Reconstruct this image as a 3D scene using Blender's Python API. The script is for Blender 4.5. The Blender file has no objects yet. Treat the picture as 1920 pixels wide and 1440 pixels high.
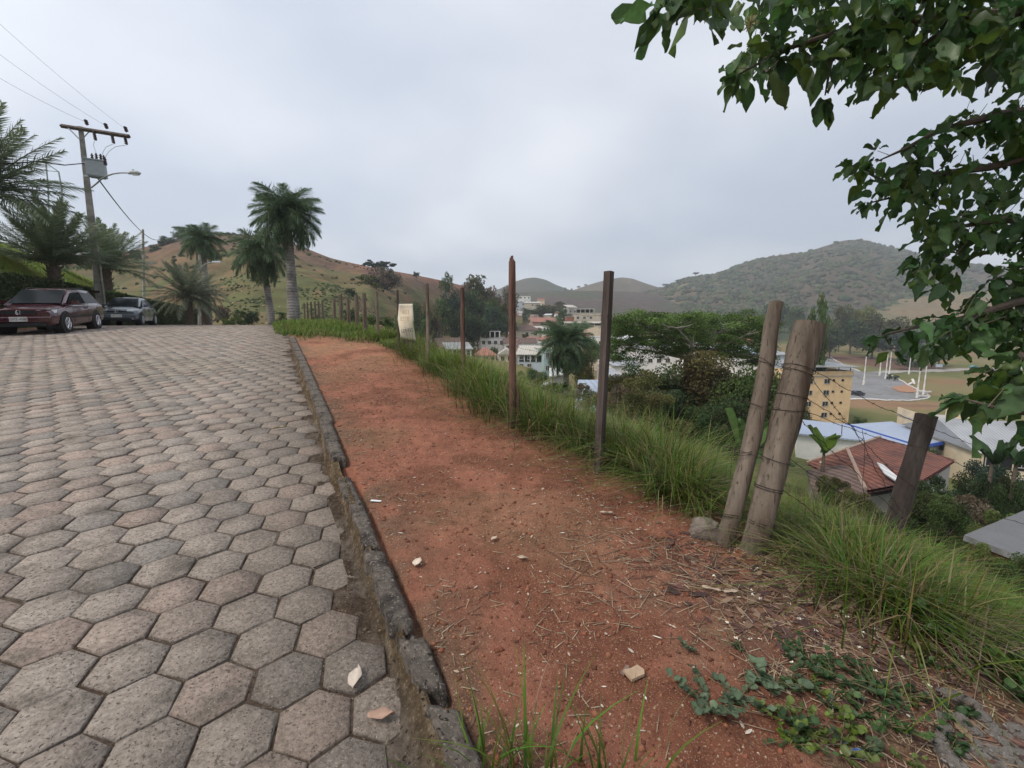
import bpy, math, random
import numpy as np
from mathutils import Vector, Matrix
S = bpy.context.scene
COL = S.collection
RNG = np.random.default_rng(7)
random.seed(7)
PI = math.pi

# ---------------------------------------------------------------- camera
PITCH = math.atan(0.131); FPX = 836.3; EYE = 1.6
cd = bpy.data.cameras.new('camera'); cam = bpy.data.objects.new('camera', cd); COL.objects.link(cam)
cam.location = (0, 0, EYE); cam.rotation_euler = (PI/2 - PITCH, 0, 0)
cd.sensor_width = 36; cd.lens = 36*FPX/1920; cd.clip_start = 0.05; cd.clip_end = 9000
S.camera = cam

# ---------------------------------------------------------------- sky, sun, exposure
SUN_EL, SUN_AZ = math.radians(50), math.radians(-118)      # azimuth from +Y, negative = left
w = bpy.data.worlds.new('World'); S.world = w; w.use_nodes = True
nt = w.node_tree; nt.nodes.clear()
def N(t, **k):
    n = nt.nodes.new(t)
    for a, b in k.items(): setattr(n, a, b)
    return n
out = N('ShaderNodeOutputWorld'); bg = N('ShaderNodeBackground')
sky = N('ShaderNodeTexSky', sky_type='NISHITA'); sky.sun_disc = False
sky.sun_elevation = SUN_EL; sky.sun_rotation = SUN_AZ
sky.air_density = 1.0; sky.dust_density = 2.5; sky.ozone_density = 1.0
tc = N('ShaderNodeTexCoord')
# cloud deck: project the view direction on a plane far overhead
sep = N('ShaderNodeSeparateXYZ'); nt.links.new(tc.outputs['Generated'], sep.inputs[0])
zz = N('ShaderNodeMath', operation='MAXIMUM'); nt.links.new(sep.outputs[2], zz.inputs[0]); zz.inputs[1].default_value = 0.0
za = N('ShaderNodeMath', operation='ADD'); nt.links.new(zz.outputs[0], za.inputs[0]); za.inputs[1].default_value = 0.22
dx = N('ShaderNodeMath', operation='DIVIDE'); nt.links.new(sep.outputs[0], dx.inputs[0]); nt.links.new(za.outputs[0], dx.inputs[1])
dy = N('ShaderNodeMath', operation='DIVIDE'); nt.links.new(sep.outputs[1], dy.inputs[0]); nt.links.new(za.outputs[0], dy.inputs[1])
cmb = N('ShaderNodeCombineXYZ'); nt.links.new(dx.outputs[0], cmb.inputs[0]); nt.links.new(dy.outputs[0], cmb.inputs[1])
n1 = N('ShaderNodeTexNoise'); n1.inputs['Scale'].default_value = 0.8; n1.inputs['Detail'].default_value = 5; n1.inputs['Roughness'].default_value = 0.42
n1.inputs['Distortion'].default_value = 0.2
nt.links.new(cmb.outputs[0], n1.inputs['Vector'])
r1 = N('ShaderNodeMapRange'); r1.interpolation_type = 'SMOOTHSTEP'
r1.inputs['From Min'].default_value = 0.34; r1.inputs['From Max'].default_value = 0.68
nt.links.new(n1.outputs[0], r1.inputs[0])
mx = N('ShaderNodeMix', data_type='RGBA')            # thin grey cloud -> bright cloud
mx.inputs[6].default_value = (4.3, 4.75, 5.6, 1); mx.inputs[7].default_value = (7.0, 7.15, 7.5, 1)
nt.links.new(r1.outputs[0], mx.inputs[0])
# brighter deck towards the sun side (left), greyer to the right
gx = N('ShaderNodeMapRange'); gx.inputs['From Min'].default_value = -0.9; gx.inputs['From Max'].default_value = 0.8
gx.inputs['To Min'].default_value = 1.14; gx.inputs['To Max'].default_value = 0.88
nt.links.new(sep.outputs[0], gx.inputs[0])
gm = N('ShaderNodeVectorMath', operation='SCALE'); nt.links.new(mx.outputs[2], gm.inputs[0]); nt.links.new(gx.outputs[0], gm.inputs['Scale'])
sm = N('ShaderNodeMix', data_type='RGBA'); sm.inputs[0].default_value = 0.86
nt.links.new(sky.outputs[0], sm.inputs[6]); nt.links.new(gm.outputs[0], sm.inputs[7])
nt.links.new(sm.outputs[2], bg.inputs[0]); bg.inputs[1].default_value = 0.10
nt.links.new(bg.outputs[0], out.inputs[0])

ld = bpy.data.lights.new('sun', 'SUN'); lo = bpy.data.objects.new('sun', ld); COL.objects.link(lo)
ld.energy = 1.6; ld.angle = math.radians(14); ld.color = (1, 0.93, 0.82)
lo.rotation_euler = Vector((math.sin(-SUN_AZ)*math.cos(SUN_EL), -math.cos(SUN_AZ)*math.cos(SUN_EL), -math.sin(SUN_EL))).to_track_quat('-Z', 'Y').to_euler()
S.view_settings.view_transform = 'Standard'; S.view_settings.look = 'None'
S.view_settings.exposure = 0.62; S.view_settings.gamma = 1
S.render.engine = 'CYCLES'
S.cycles.max_bounces = 6; S.cycles.transparent_max_bounces = 8; S.cycles.volume_bounces = 0
S.cycles.diffuse_bounces = 3; S.cycles.use_denoising = True

# ---------------------------------------------------------------- picture ray -> world
cP, sP = math.cos(PITCH), math.sin(PITCH)
def ray(px, py):
    a = (px-960)/FPX; b = (720-py)/FPX
    return np.array([a, cP + b*sP, -sP + b*cP])
def at(px, py, D):                    # point on that ray at forward distance D
    d = ray(px, py); return Vector((d[0]/d[1]*D, D, EYE + d[2]/d[1]*D))
def ztop(py, D): return at(960, py, D).z

# ---------------------------------------------------------------- noise
def _h(ix, iy, s):
    n = (ix*374761393 + iy*668265263 + s*1442695041) & 0x7fffffff
    n = ((n ^ (n >> 13))*1274126177) & 0x7fffffff
    return ((n ^ (n >> 16)) & 0xffff)/65535.0
def vnoise(x, y, s=0):
    x = np.asarray(x, float); y = np.asarray(y, float)
    ix = np.floor(x).astype(np.int64); iy = np.floor(y).astype(np.int64); fx = x-ix; fy = y-iy
    fx = fx*fx*(3-2*fx); fy = fy*fy*(3-2*fy)
    a = _h(ix, iy, s); b = _h(ix+1, iy, s); c = _h(ix, iy+1, s); d = _h(ix+1, iy+1, s)
    return (a*(1-fx)+b*fx)*(1-fy) + (c*(1-fx)+d*fx)*fy
def fbm(x, y, o=4, s=0):
    v = 0; a = 0.5; t = 0
    for k in range(o):
        v = v + a*vnoise(x, y, s+k); t += a; a *= 0.5; x = x*2.03+17.1; y = y*2.03+5.7
    return v/t
def sstep(a, b, x):
    t = np.clip((np.asarray(x, float)-a)/(b-a), 0, 1); return t*t*(3-2*t)

# ---------------------------------------------------------------- terrain heights
_ys = np.linspace(0, 400, 4001)
_sl = np.where(_ys < 12, .0773, .0773*np.exp(-((_ys-12)/6.9)**2) + .0016*(_ys < 45))
_hh = np.concatenate([[0], np.cumsum((_sl[1:]+_sl[:-1])/2*.1)])
def road_z(x, y):
    h = np.where(y < 0, .0773*y, np.interp(y, _ys, _hh))
    g = np.where(x > -3, -.045*x, .135+.065*(1-np.exp((np.minimum(x, -3)+3)/1.444)))
    return h + g
def T(x, y): return (x - .447 + .532*y)*.8828            # metres right of the kerb's road-side edge
def on(t, y): return t/.8828 + .447 - .532*y             # x for a given offset t at depth y
CP = [(900,672,150),(1000,690,150),(1050,705,110),(1100,745,100),(1000,640,220),(840,640,165),(900,608,230),
      (980,604,330),(970,578,400),(1100,604,320),(1300,640,400),(1500,640,400),(1750,602,620),(1750,652,450),
      (1650,740,138),(1820,692,216),(1550,797,92),(1900,705,200),(880,697,110),(935,697,112),(1000,697,95),(1200,700,150),(1350,705,170),(1650,700,190),
      (1500,655,300),(1900,640,420),(1650,660,300),(1400,760,90),(1250,740,100),(1950,800,90),(1750,800,90)]
pts = [tuple(at(*c)) for c in CP] + [(-40,95,-3),(-80,140,0),(-30,170,2),(-120,90,0),(-60,260,6),(-200,200,5),(-10,80,-7),(-150,400,8),
      (150,20,-19.5),(120,-60,-19.5),(250,-150,-19),(40,-60,-15),(-60,-80,-4),(-150,-100,0),(400,100,-19),(600,400,-16),
      (300,700,-6),(0,700,5),(-400,600,5),(900,900,0),(0,1500,5),(900,-300,-15),(-500,-300,0),(1500,200,-5),(0,-900,-5),(-1200,300,5),(60,45,-17.5),(40,70,-16.5),(25,30,-15)]
_P = np.array(pts); _X = _P[:, :2]/100
def _U(r2): return np.where(r2 > 1e-12, r2*np.log(r2+1e-12), 0)
_K = _U(((_X[:, None]-_X[None])**2).sum(2)); _n = len(_X)
_A = np.zeros((_n+3, _n+3)); _A[:_n, :_n] = _K + np.eye(_n)*.02; _A[:_n, _n] = 1; _A[:_n, _n+1:] = _X; _A[_n, :_n] = 1; _A[_n+1:, :_n] = _X.T
_W = np.linalg.solve(_A, np.r_[_P[:, 2], 0, 0, 0])
def valley_z(x, y):
    x = np.asarray(x, float); y = np.asarray(y, float); sh = x.shape
    q = np.stack([x.ravel(), y.ravel()], 1)/100; q0 = q
    r = np.linalg.norm(q, axis=1, keepdims=True); q = q*np.minimum(1, 13/np.maximum(r, 1e-6))
    z = np.empty(len(q))
    for i in range(0, len(q), 20000):
        c = q[i:i+20000]; z[i:i+20000] = _U(((c[:, None]-_X[None])**2).sum(2))@_W[:_n] + _W[_n] + c@_W[_n+1:]
    return np.clip(z, -21.5, 30).reshape(sh)
def ground_z(x, y, detail=True):
    x = np.asarray(x, float); y = np.asarray(y, float)
    t = T(x, y); R = road_z(x, y)
    up = sstep(-.02, .10, t)*.075 + sstep(.1, 1.2, t)*.03
    wob = fbm(x*.8, y*.8, 3, 3)-.5
    up = up + sstep(.2, .8, t)*(wob*.10 + (fbm(x*3, y*3, 3, 9)-.5)*.05 + (fbm(x*10, y*10, 3, 19)-.5)*.018*(t < 3))
    # shallow lip then slope to the valley
    tt = np.maximum(t-2.35-.25*wob, 0)
    s = 1-np.exp(-(tt/24)**1.05)
    s = np.maximum(s, sstep(58, 120, y)*(t < 4) + 0*s)
    s = np.maximum(s, sstep(20, 160, -t)*.9*(t < 0))
    s = np.maximum(s, sstep(10, 60, -y)*.9)
    V = valley_z(x, y)
    base = np.where((t > -8.6) & (t < .12) & (y < 62), -.035, 0.0)
    nz = (fbm(x*.09, y*.09, 4, 21)-.5)*1.4*np.clip(s*1.5, 0, 1) + (fbm(x*.6, y*.6, 3, 5)-.5)*.35*sstep(2.6, 6, t)
    return R*(1-s) + V*s + up*(1-s) + base + nz
def gz(x, y): return float(ground_z(np.array([x]), np.array([y]))[0])
def hit(px, py, lo=.5, hi=900):        # where a picture ray meets the ground
    d = ray(px, py); D = np.exp(np.linspace(math.log(lo), math.log(hi), 3000))
    x = d[0]/d[1]*D; z = EYE + d[2]/d[1]*D; g = ground_z(x, D)
    k = int(np.argmax(z < g)) if (z < g).any() else len(D)-1
    return Vector((x[k], D[k], g[k]))

# ---------------------------------------------------------------- object helpers
def tag(o, label=None, cat=None, group=None, kind=None):
    if label: o['label'] = label
    if cat: o['category'] = cat
    if group: o['group'] = group
    if kind: o['kind'] = kind
    return o
def empty(name, loc, label=None, cat=None, group=None, rz=0):
    o = bpy.data.objects.new(name, None); COL.objects.link(o); o.location = loc; o.rotation_euler = (0, 0, rz)
    o.empty_display_size = .2
    return tag(o, label, cat, group)
def link(name, me, parent=None, loc=None):
    o = bpy.data.objects.new(name, me); COL.objects.link(o)
    if parent is not None: o.parent = parent
    if loc is not None: o.location = loc
    return o
def bulk(name, V, F, mat, parent=None, col=None, smooth=False, loc=None):
    """numpy mesh: V (n,3), F (m,k); col (n,3) vertex colours"""
    V = np.asarray(V, np.float32); F = np.asarray(F, np.int32); m, k = F.shape
    me = bpy.data.meshes.new(name)
    me.vertices.add(len(V)); me.vertices.foreach_set('co', V.ravel())
    me.loops.add(m*k); me.loops.foreach_set('vertex_index', F.ravel())
    me.polygons.add(m); me.polygons.foreach_set('loop_start', np.arange(0, m*k, k, dtype=np.int32))
    me.polygons.foreach_set('loop_total', np.full(m, k, np.int32))
    if smooth: me.polygons.foreach_set('use_smooth', np.ones(m, bool))
    me.update(calc_edges=True)
    if col is not None:
        a = me.color_attributes.new('Col', 'FLOAT_COLOR', 'POINT')
        a.data.foreach_set('color', np.c_[np.asarray(col, np.float32), np.ones(len(V), np.float32)].ravel())
    me.materials.append(mat)
    return link(name, me, parent, loc)
class MB:
    """collects simple shapes into one mesh"""
    def __init__(s): s.v = []; s.f = []; s.mi = []
    def add(s, vs, fs, mi=0):
        b = len(s.v); s.v += [tuple(v) for v in vs]; s.f += [tuple(b+i for i in f) for f in fs]; s.mi += [mi]*len(fs); return s
    def box(s, c, d, mi=0, rz=0, taper=1, rx=0):
        hx, hy, hz = d[0]/2, d[1]/2, d[2]/2
        M = Matrix.Rotation(rz, 3, 'Z')@Matrix.Rotation(rx, 3, 'X'); vs = []
        for z, k in ((-hz, 1), (hz, taper)):
            for x, y in ((-hx, -hy), (hx, -hy), (hx, hy), (-hx, hy)): vs.append(Vector(c)+M@Vector((x*k, y*k, z)))
        return s.add(vs, [(3,2,1,0),(4,5,6,7),(0,1,5,4),(1,2,6,5),(2,3,7,6),(3,0,4,7)], mi)
    def tube(s, P, R, n=8, mi=0, cap=True, jit=0):
        P = [Vector(p) for p in P]
        if not hasattr(R, '__len__'): R = [R]*len(P)
        ref = None; rings = []
        for i, p in enumerate(P):
            t = (P[min(i+1, len(P)-1)]-P[max(i-1, 0)]); t.normalize()
            if ref is None: ref = Vector((0, 1, 0)) if abs(t.y) < .9 else Vector((1, 0, 0))
            u = t.cross(ref).normalized(); v = t.cross(u).normalized(); ref = u.cross(t).normalized() if False else ref
            rings.append([p + (u*math.cos(2*PI*k/n)+v*math.sin(2*PI*k/n))*R[i]*(1+(random.uniform(-jit, jit) if jit else 0)) for k in range(n)])
        vs = [q for r in rings for q in r]; fs = []
        for i in range(len(P)-1):
            for k in range(n): fs.append((i*n+k, i*n+(k+1) % n, (i+1)*n+(k+1) % n, (i+1)*n+k))
        if cap: fs.append(tuple(range(n-1, -1, -1))); fs.append(tuple((len(P)-1)*n+k for k in range(n)))
        return s.add(vs, fs, mi)
    def prism(s, poly, y0, y1, mi=0):       # polygon in xz extruded along y
        n = len(poly); vs = [(x, y0, z) for x, z in poly] + [(x, y1, z) for x, z in poly]
        fs = [tuple(range(n-1, -1, -1)), tuple(range(n, 2*n))] + [(i, (i+1) % n, n+(i+1) % n, n+i) for i in range(n)]
        return s.add(vs, fs, mi)
    def cyl(s, c, r, h, axis='z', n=16, mi=0, r2=None):
        c = Vector(c); a = {'x': Vector((1,0,0)), 'y': Vector((0,1,0)), 'z': Vector((0,0,1))}[axis]
        return s.tube([c-a*h/2, c+a*h/2], [r, r if r2 is None else r2], n, mi)
    def build(s, name, mats, parent=None, loc=None, smooth=False):
        me = bpy.data.meshes.new(name); me.from_pydata(s.v, [], s.f); me.update()
        for m in (mats if isinstance(mats, (list, tuple)) else [mats]): me.materials.append(m)
        me.polygons.foreach_set('material_index', s.mi)
        if smooth: me.polygons.foreach_set('use_smooth', [True]*len(s.f)); me.set_sharp_from_angle(angle=math.radians(38))
        return link(name, me, parent, loc)
def rename(o, n): o.name = n; return o
def copy_tree(o, parent=None):
    c = o.copy(); COL.objects.link(c)
    if parent is not None: c.parent = parent
    for ch in list(o.children): copy_tree(ch, c)
    return c
def text(name, s, size, mat, parent, loc, rot, ext=.002, sx=1):
    cu = bpy.data.curves.new(name, 'FONT'); cu.body = s; cu.size = size; cu.extrude = ext; cu.align_x = 'CENTER'; cu.align_y = 'CENTER'
    to = bpy.data.objects.new(name, cu); COL.objects.link(to)
    dg = bpy.context.evaluated_depsgraph_get(); me = bpy.data.meshes.new_from_object(to.evaluated_get(dg))
    bpy.data.objects.remove(to); bpy.data.curves.remove(cu)
    me.materials.clear(); me.materials.append(mat)
    o = link(name, me, parent, loc); o.rotation_euler = rot; o.scale = (sx, 1, 1); return o

# ---------------------------------------------------------------- materials
def mat(name, c=(.5,.5,.5), rough=.8, var=.25, scale=4, c2=None, s2=1.0, bump=0, bscale=30, attr=False, metal=0, trans=0, spec=.3,
        speck=None, stripes=None, grain=None, bdist=.01, detail=5, lo=.45, hi=.62):
    m = bpy.data.materials.new(name); m.use_nodes = True; t = m.node_tree; t.nodes.clear()
    L = t.links.new
    def nd(ty, **k):
        n = t.nodes.new(ty)
        for a, b in k.items(): setattr(n, a, b)
        return n
    o = nd('ShaderNodeOutputMaterial'); p = nd('ShaderNodeBsdfPrincipled')
    p.inputs['Roughness'].default_value = rough; p.inputs['Metallic'].default_value = metal
    p.inputs['Specular IOR Level'].default_value = spec
    tcn = nd('ShaderNodeTexCoord'); vec = tcn.outputs['Object']
    if grain:
        mp = nd('ShaderNodeMapping'); mp.inputs['Scale'].default_value = grain; L(vec, mp.inputs['Vector']); vec = mp.outputs[0]
    if attr: a = nd('ShaderNodeAttribute', attribute_name='Col'); col = a.outputs['Color']
    else: a = nd('ShaderNodeRGB'); a.outputs[0].default_value = (*c, 1); col = a.outputs[0]
    if c2 is not None:
        n = nd('ShaderNodeTexNoise'); n.inputs['Scale'].default_value = s2; n.inputs['Detail'].default_value = detail; L(vec, n.inputs['Vector'])
        r = nd('ShaderNodeMapRange'); r.inputs['From Min'].default_value = lo; r.inputs['From Max'].default_value = hi; L(n.outputs[0], r.inputs[0])
        x = nd('ShaderNodeMix', data_type='RGBA'); L(r.outputs[0], x.inputs[0]); L(col, x.inputs[6]); x.inputs[7].default_value = (*c2, 1); col = x.outputs[2]
    if var:
        n = nd('ShaderNodeTexNoise'); n.inputs['Scale'].default_value = scale; n.inputs['Detail'].default_value = 6; n.inputs['Roughness'].default_value = .65; L(vec, n.inputs['Vector'])
        r = nd('ShaderNodeMapRange'); r.inputs['From Min'].default_value = .25; r.inputs['From Max'].default_value = .75
        r.inputs['To Min'].default_value = 1-var; r.inputs['To Max'].default_value = 1+var; L(n.outputs[0], r.inputs[0])
        x = nd('ShaderNodeVectorMath', operation='SCALE'); L(col, x.inputs[0]); L(r.outputs[0], x.inputs['Scale']); col = x.outputs[0]
    if speck:
        for sc, th, sc_col in speck:
            n = nd('ShaderNodeTexNoise'); n.inputs['Scale'].default_value = sc; n.inputs['Detail'].default_value = 2; L(vec, n.inputs['Vector'])
            r = nd('ShaderNodeMapRange'); r.inputs['From Min'].default_value = th; r.inputs['From Max'].default_value = th+.05; L(n.outputs[0], r.inputs[0])
            x = nd('ShaderNodeMix', data_type='RGBA'); L(r.outputs[0], x.inputs[0]); L(col, x.inputs[6]); x.inputs[7].default_value = (*sc_col, 1); col = x.outputs[2]
    h = None
    if stripes:                            # (axis, period m, strength, kind)
        ax, per, st, kind = stripes
        wv = nd('ShaderNodeTexWave', wave_type='BANDS', bands_direction=ax, wave_profile='SIN'); wv.inputs['Scale'].default_value = 2*PI/(20*per)*1.0; L(vec, wv.inputs['Vector'])
        if kind in ('tile', 'x'):
            wv.inputs['Distortion'].default_value = .6 if kind == 'tile' else 0
            r = nd('ShaderNodeMapRange'); r.inputs['To Min'].default_value = .6 if kind == 'tile' else .8; r.inputs['To Max'].default_value = 1.15 if kind == 'tile' else 1.05; L(wv.outputs['Fac'], r.inputs[0])
            x = nd('ShaderNodeVectorMath', operation='SCALE'); L(col, x.inputs[0]); L(r.outputs[0], x.inputs['Scale']); col = x.outputs[0]
        b = nd('ShaderNodeBump'); b.inputs['Strength'].default_value = st; b.inputs['Distance'].default_value = .05; L(wv.outputs['Fac'], b.inputs['Height']); h = b.outputs[0]
    if bump:
        n = nd('ShaderNodeTexNoise'); n.inputs['Scale'].default_value = bscale; n.inputs['Detail'].default_value = 8; n.inputs['Roughness'].default_value = .7; L(vec, n.inputs['Vector'])
        b = nd('ShaderNodeBump'); b.inputs['Strength'].default_value = bump; b.inputs['Distance'].default_value = bdist; L(n.outputs[0], b.inputs['Height'])
        if h is not None: L(h, b.inputs['Normal'])
        h = b.outputs[0]
    if h is not None: L(h, p.inputs['Normal'])
    L(col, p.inputs['Base Color'])
    if trans:
        tr = nd('ShaderNodeBsdfTranslucent'); L(col, tr.inputs[0]); ms = nd('ShaderNodeMixShader'); ms.inputs[0].default_value = trans
        L(p.outputs[0], ms.inputs[1]); L(tr.outputs[0], ms.inputs[2]); L(ms.outputs[0], o.inputs[0])
    else: L(p.outputs[0], o.inputs[0])
    return m
M = {}
M['ground'] = mat('ground soil and turf', attr=True, rough=.95, var=.35, scale=9, bump=.9, bscale=22, bdist=.03, spec=.1, speck=[(95, .64, (.36,.20,.13)), (170, .63, (.40,.26,.18)), (70, .64, (.12,.048,.03)), (40, .68, (.15,.065,.04))])
M['paver'] = mat('concrete paver', attr=True, rough=.92, var=.5, scale=48, bump=1.0, bscale=70, bdist=.014, spec=.15, c2=(.17,.145,.12), s2=5, lo=.5, hi=.75, speck=[(85, .60, (.13,.105,.085)), (120, .64, (.40,.35,.30))])
M['joint'] = mat('joint soil', (.085,.06,.044), rough=1, var=.5, scale=24, c2=(.13,.10,.078), s2=3, bump=1, bscale=45, bdist=.02, spec=.05, speck=[(80, .64, (.26,.21,.16)), (60, .64, (.035,.025,.02))])
M['kerb'] = mat('weathered kerb concrete', (.155,.132,.112), rough=.97, var=.55, scale=26, c2=(.065,.056,.05), s2=9, bump=1, bscale=34, bdist=.03, spec=.08, speck=[(70, .60, (.26,.225,.19)), (55, .63, (.04,.034,.03))])
M['gutter'] = mat('crumbling mortar and earth', attr=True, rough=1, var=.6, scale=30, bump=1, bscale=36, bdist=.04, spec=.05, speck=[(60, .65, (.27,.22,.16)), (45, .63, (.05,.036,.026)), (150, .67, (.4,.34,.26))])
M['wood'] = mat('grey weathered wood', (.185,.15,.12), rough=.92, var=.5, scale=16, c2=(.085,.058,.042), s2=6, bump=1, bscale=18, bdist=.02, spec=.12, grain=(1, 1, .06), lo=.46, hi=.70, speck=[(75, .615, (.085,.064,.05))])
M['redwood'] = mat('split reddish wood', (.17,.095,.075), rough=.9, var=.5, scale=30, c2=(.06,.038,.032), s2=14, bump=1, bscale=30, bdist=.015, spec=.12, grain=(1, 1, .05), speck=[(60, .61, (.05,.03,.026))])
M['darkwood'] = mat('dark sawn wood', (.075,.058,.052), rough=.85, var=.35, scale=30, c2=(.13,.105,.09), s2=9, bump=.9, bscale=24, bdist=.015, spec=.15, grain=(1, 1, .12))
M['wire'] = mat('rusty wire', (.04,.028,.024), rough=.7, var=.3, metal=.3)
M['grass'] = mat('grass blades', attr=True, rough=.6, var=0, trans=.3, spec=.25)
M['leaf'] = mat('broad leaves', attr=True, rough=.42, var=.25, scale=40, trans=.4, spec=.4)
M['crown'] = mat('tree foliage', attr=True, rough=.65, var=0, trans=.35, spec=.2)
M['bark'] = mat('bark', (.13,.105,.085), rough=.95, var=.4, scale=8, bump=.8, bscale=20, bdist=.02, spec=.1)
M['palmbark'] = mat('smooth palm trunk', (.27,.25,.23), rough=.9, var=.3, scale=6, c2=(.13,.12,.11), s2=1.3, bump=.4, bscale=14, stripes=('Z', .16, .35, 'x'), spec=.15)
M['steel'] = mat('grey painted steel', (.30,.33,.34), rough=.5, var=.12, metal=.2)
M['concrete'] = mat('pole concrete', (.33,.31,.28), rough=.9, var=.25, scale=5, c2=(.20,.19,.17), s2=1.5, bump=.3, bscale=30, spec=.2)
M['porcelain'] = mat('brown porcelain', (.055,.035,.03), rough=.35, var=.1)
M['black'] = mat('black rubber', (.014,.014,.015), rough=.75, var=.15)
M['autoglass'] = mat('car glass', (.02,.024,.027), rough=.10, var=0, spec=.5)
M['autoglass'].node_tree.nodes['Principled BSDF'].inputs['IOR'].default_value = 1.16
M['glass'] = mat('dark window glass', (.016,.019,.022), rough=.08, var=0, spec=.8)
M['chrome'] = mat('bright metal', (.6,.6,.62), rough=.25, var=.05, metal=.9)
M['white'] = mat('white paint', (.72,.71,.68), rough=.7, var=.1, scale=1.5, c2=(.5,.48,.45), s2=.5)
# ================================================================ SETTING
# ---- ground: one sheet to the horizon
def build_ground():
    az = np.radians(np.concatenate([np.arange(-180, -66, 3.), np.arange(-66, 66, .28), np.arange(66, 180, 3.)]))
    rr = np.concatenate([[.02, .3], np.exp(np.linspace(math.log(.6), math.log(60), 330)), np.exp(np.linspace(math.log(61.5), math.log(1780), 170))])
    A, R = np.meshgrid(az, rr); X = np.sin(A)*R; Y = np.cos(A)*R
    Z = ground_z(X, Y); n = len(az); m = len(rr)
    t = T(X, Y)
    i, j = np.meshgrid(np.arange(m-1), np.arange(n), indexing='ij'); j2 = (j+1) % n
    F = np.stack([i*n+j, i*n+j2, (i+1)*n+j2, (i+1)*n+j], -1).reshape(-1, 4)[:, ::-1]
    def c(*a): return np.array(a, float)
    def mixc(a, b, w): return a*(1-w[..., None]) + b*w[..., None]
    f1 = fbm(X*.7, Y*.7, 4, 31); f2 = fbm(X*3.1, Y*3.1, 4, 41); f3 = fbm(X*.05, Y*.05, 4, 51); f4 = fbm(X*12, Y*12, 3, 61)
    C = np.zeros(X.shape+(3,)) + c(.275,.112,.071)
    C = mixc(C, c(.19,.078,.048)+0*C, sstep(.45, .62, f2))                        # darker damp soil
    C = mixc(C, c(.37,.18,.105)+0*C, sstep(6, 11, Y)*sstep(.35, .55, f1))        # paler sandy soil up the strip
    C = mixc(C, c(.24,.15,.085)+0*C, sstep(.54, .7, f1)*.4)                     # dry straw patches
    C = mixc(C, c(.15,.105,.07)+0*C, sstep(.6, 0, t)*sstep(.35, .6, f2)*.8)       # debris next to the kerb
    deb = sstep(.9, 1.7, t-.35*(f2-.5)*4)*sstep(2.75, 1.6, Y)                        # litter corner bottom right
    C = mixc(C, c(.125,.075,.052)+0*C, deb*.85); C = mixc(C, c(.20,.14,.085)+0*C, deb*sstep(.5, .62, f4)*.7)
    turf = np.maximum(sstep(1.95, 2.35, t+(f2-.5)*.7), sstep(11.5, 14.5, Y+(f1-.5)*3+t*.6)*(t > .15))
    soil = c(.085,.06,.035)+0*C; green = mixc(c(.075,.115,.028)+0*C, c(.13,.14,.05)+0*C, sstep(.4, .65, f1))
    C = mixc(C, mixc(soil, green, sstep(2.5, 5, t+(f2-.5)*2)), turf)
    far = sstep(45, 80, np.hypot(X, Y))                                                # valley meadow
    mead = mixc(c(.115,.135,.045)+0*C, c(.19,.165,.075)+0*C, sstep(.42, .6, f3)); mead = mixc(mead, c(.23,.14,.075)+0*C, sstep(.6, .7, fbm(X*.03, Y*.06, 4, 77)))
    C = mixc(C, mead, far*(t > 3)); C = mixc(C, c(.10,.12,.04)+0*C, (t < -9.)*1.)
    def patch(px, py, D, rx, ry, col, soft=.35, rot=0):
        nonlocal C
        q = at(px, py, D); dx = X-q.x; dy = Y-q.y; ca, sa = math.cos(rot), math.sin(rot)
        e = np.hypot((dx*ca+dy*sa)/rx, (-dx*sa+dy*ca)/ry) + (fbm(X*.12, Y*.12, 3, 88)-.5)*.5
        C = mixc(C, c(*col)+0*C, sstep(1+soft, 1-soft, e))
    patch(1640, 670, 235, 26, 32, (.13,.075,.055), .12)       # bare brown bank beyond the paved loop
    patch(1660, 769, 118, 34, 7, (.26,.165,.095), .3)         # worn strip in front of the kerb
    patch(1850, 763, 116, 24, 3, (.17,.11,.07), .4)
    patch(870, 640, 165, 22, 30, (.17,.115,.08), .3)
    patch(1240, 700, 150, 30, 30, (.16,.13,.08), .4)
    under = ((t > -8.45) & (t < .05) & (Y < 62) & (Y > -3))
    C = mixc(C, c(.08,.055,.04)+0*C, under*1.)
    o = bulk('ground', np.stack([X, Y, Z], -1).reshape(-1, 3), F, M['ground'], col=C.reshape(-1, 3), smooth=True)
    tag(o, 'red dirt strip, grassy slope and valley floor', 'ground', kind='structure')
build_ground()

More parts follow.
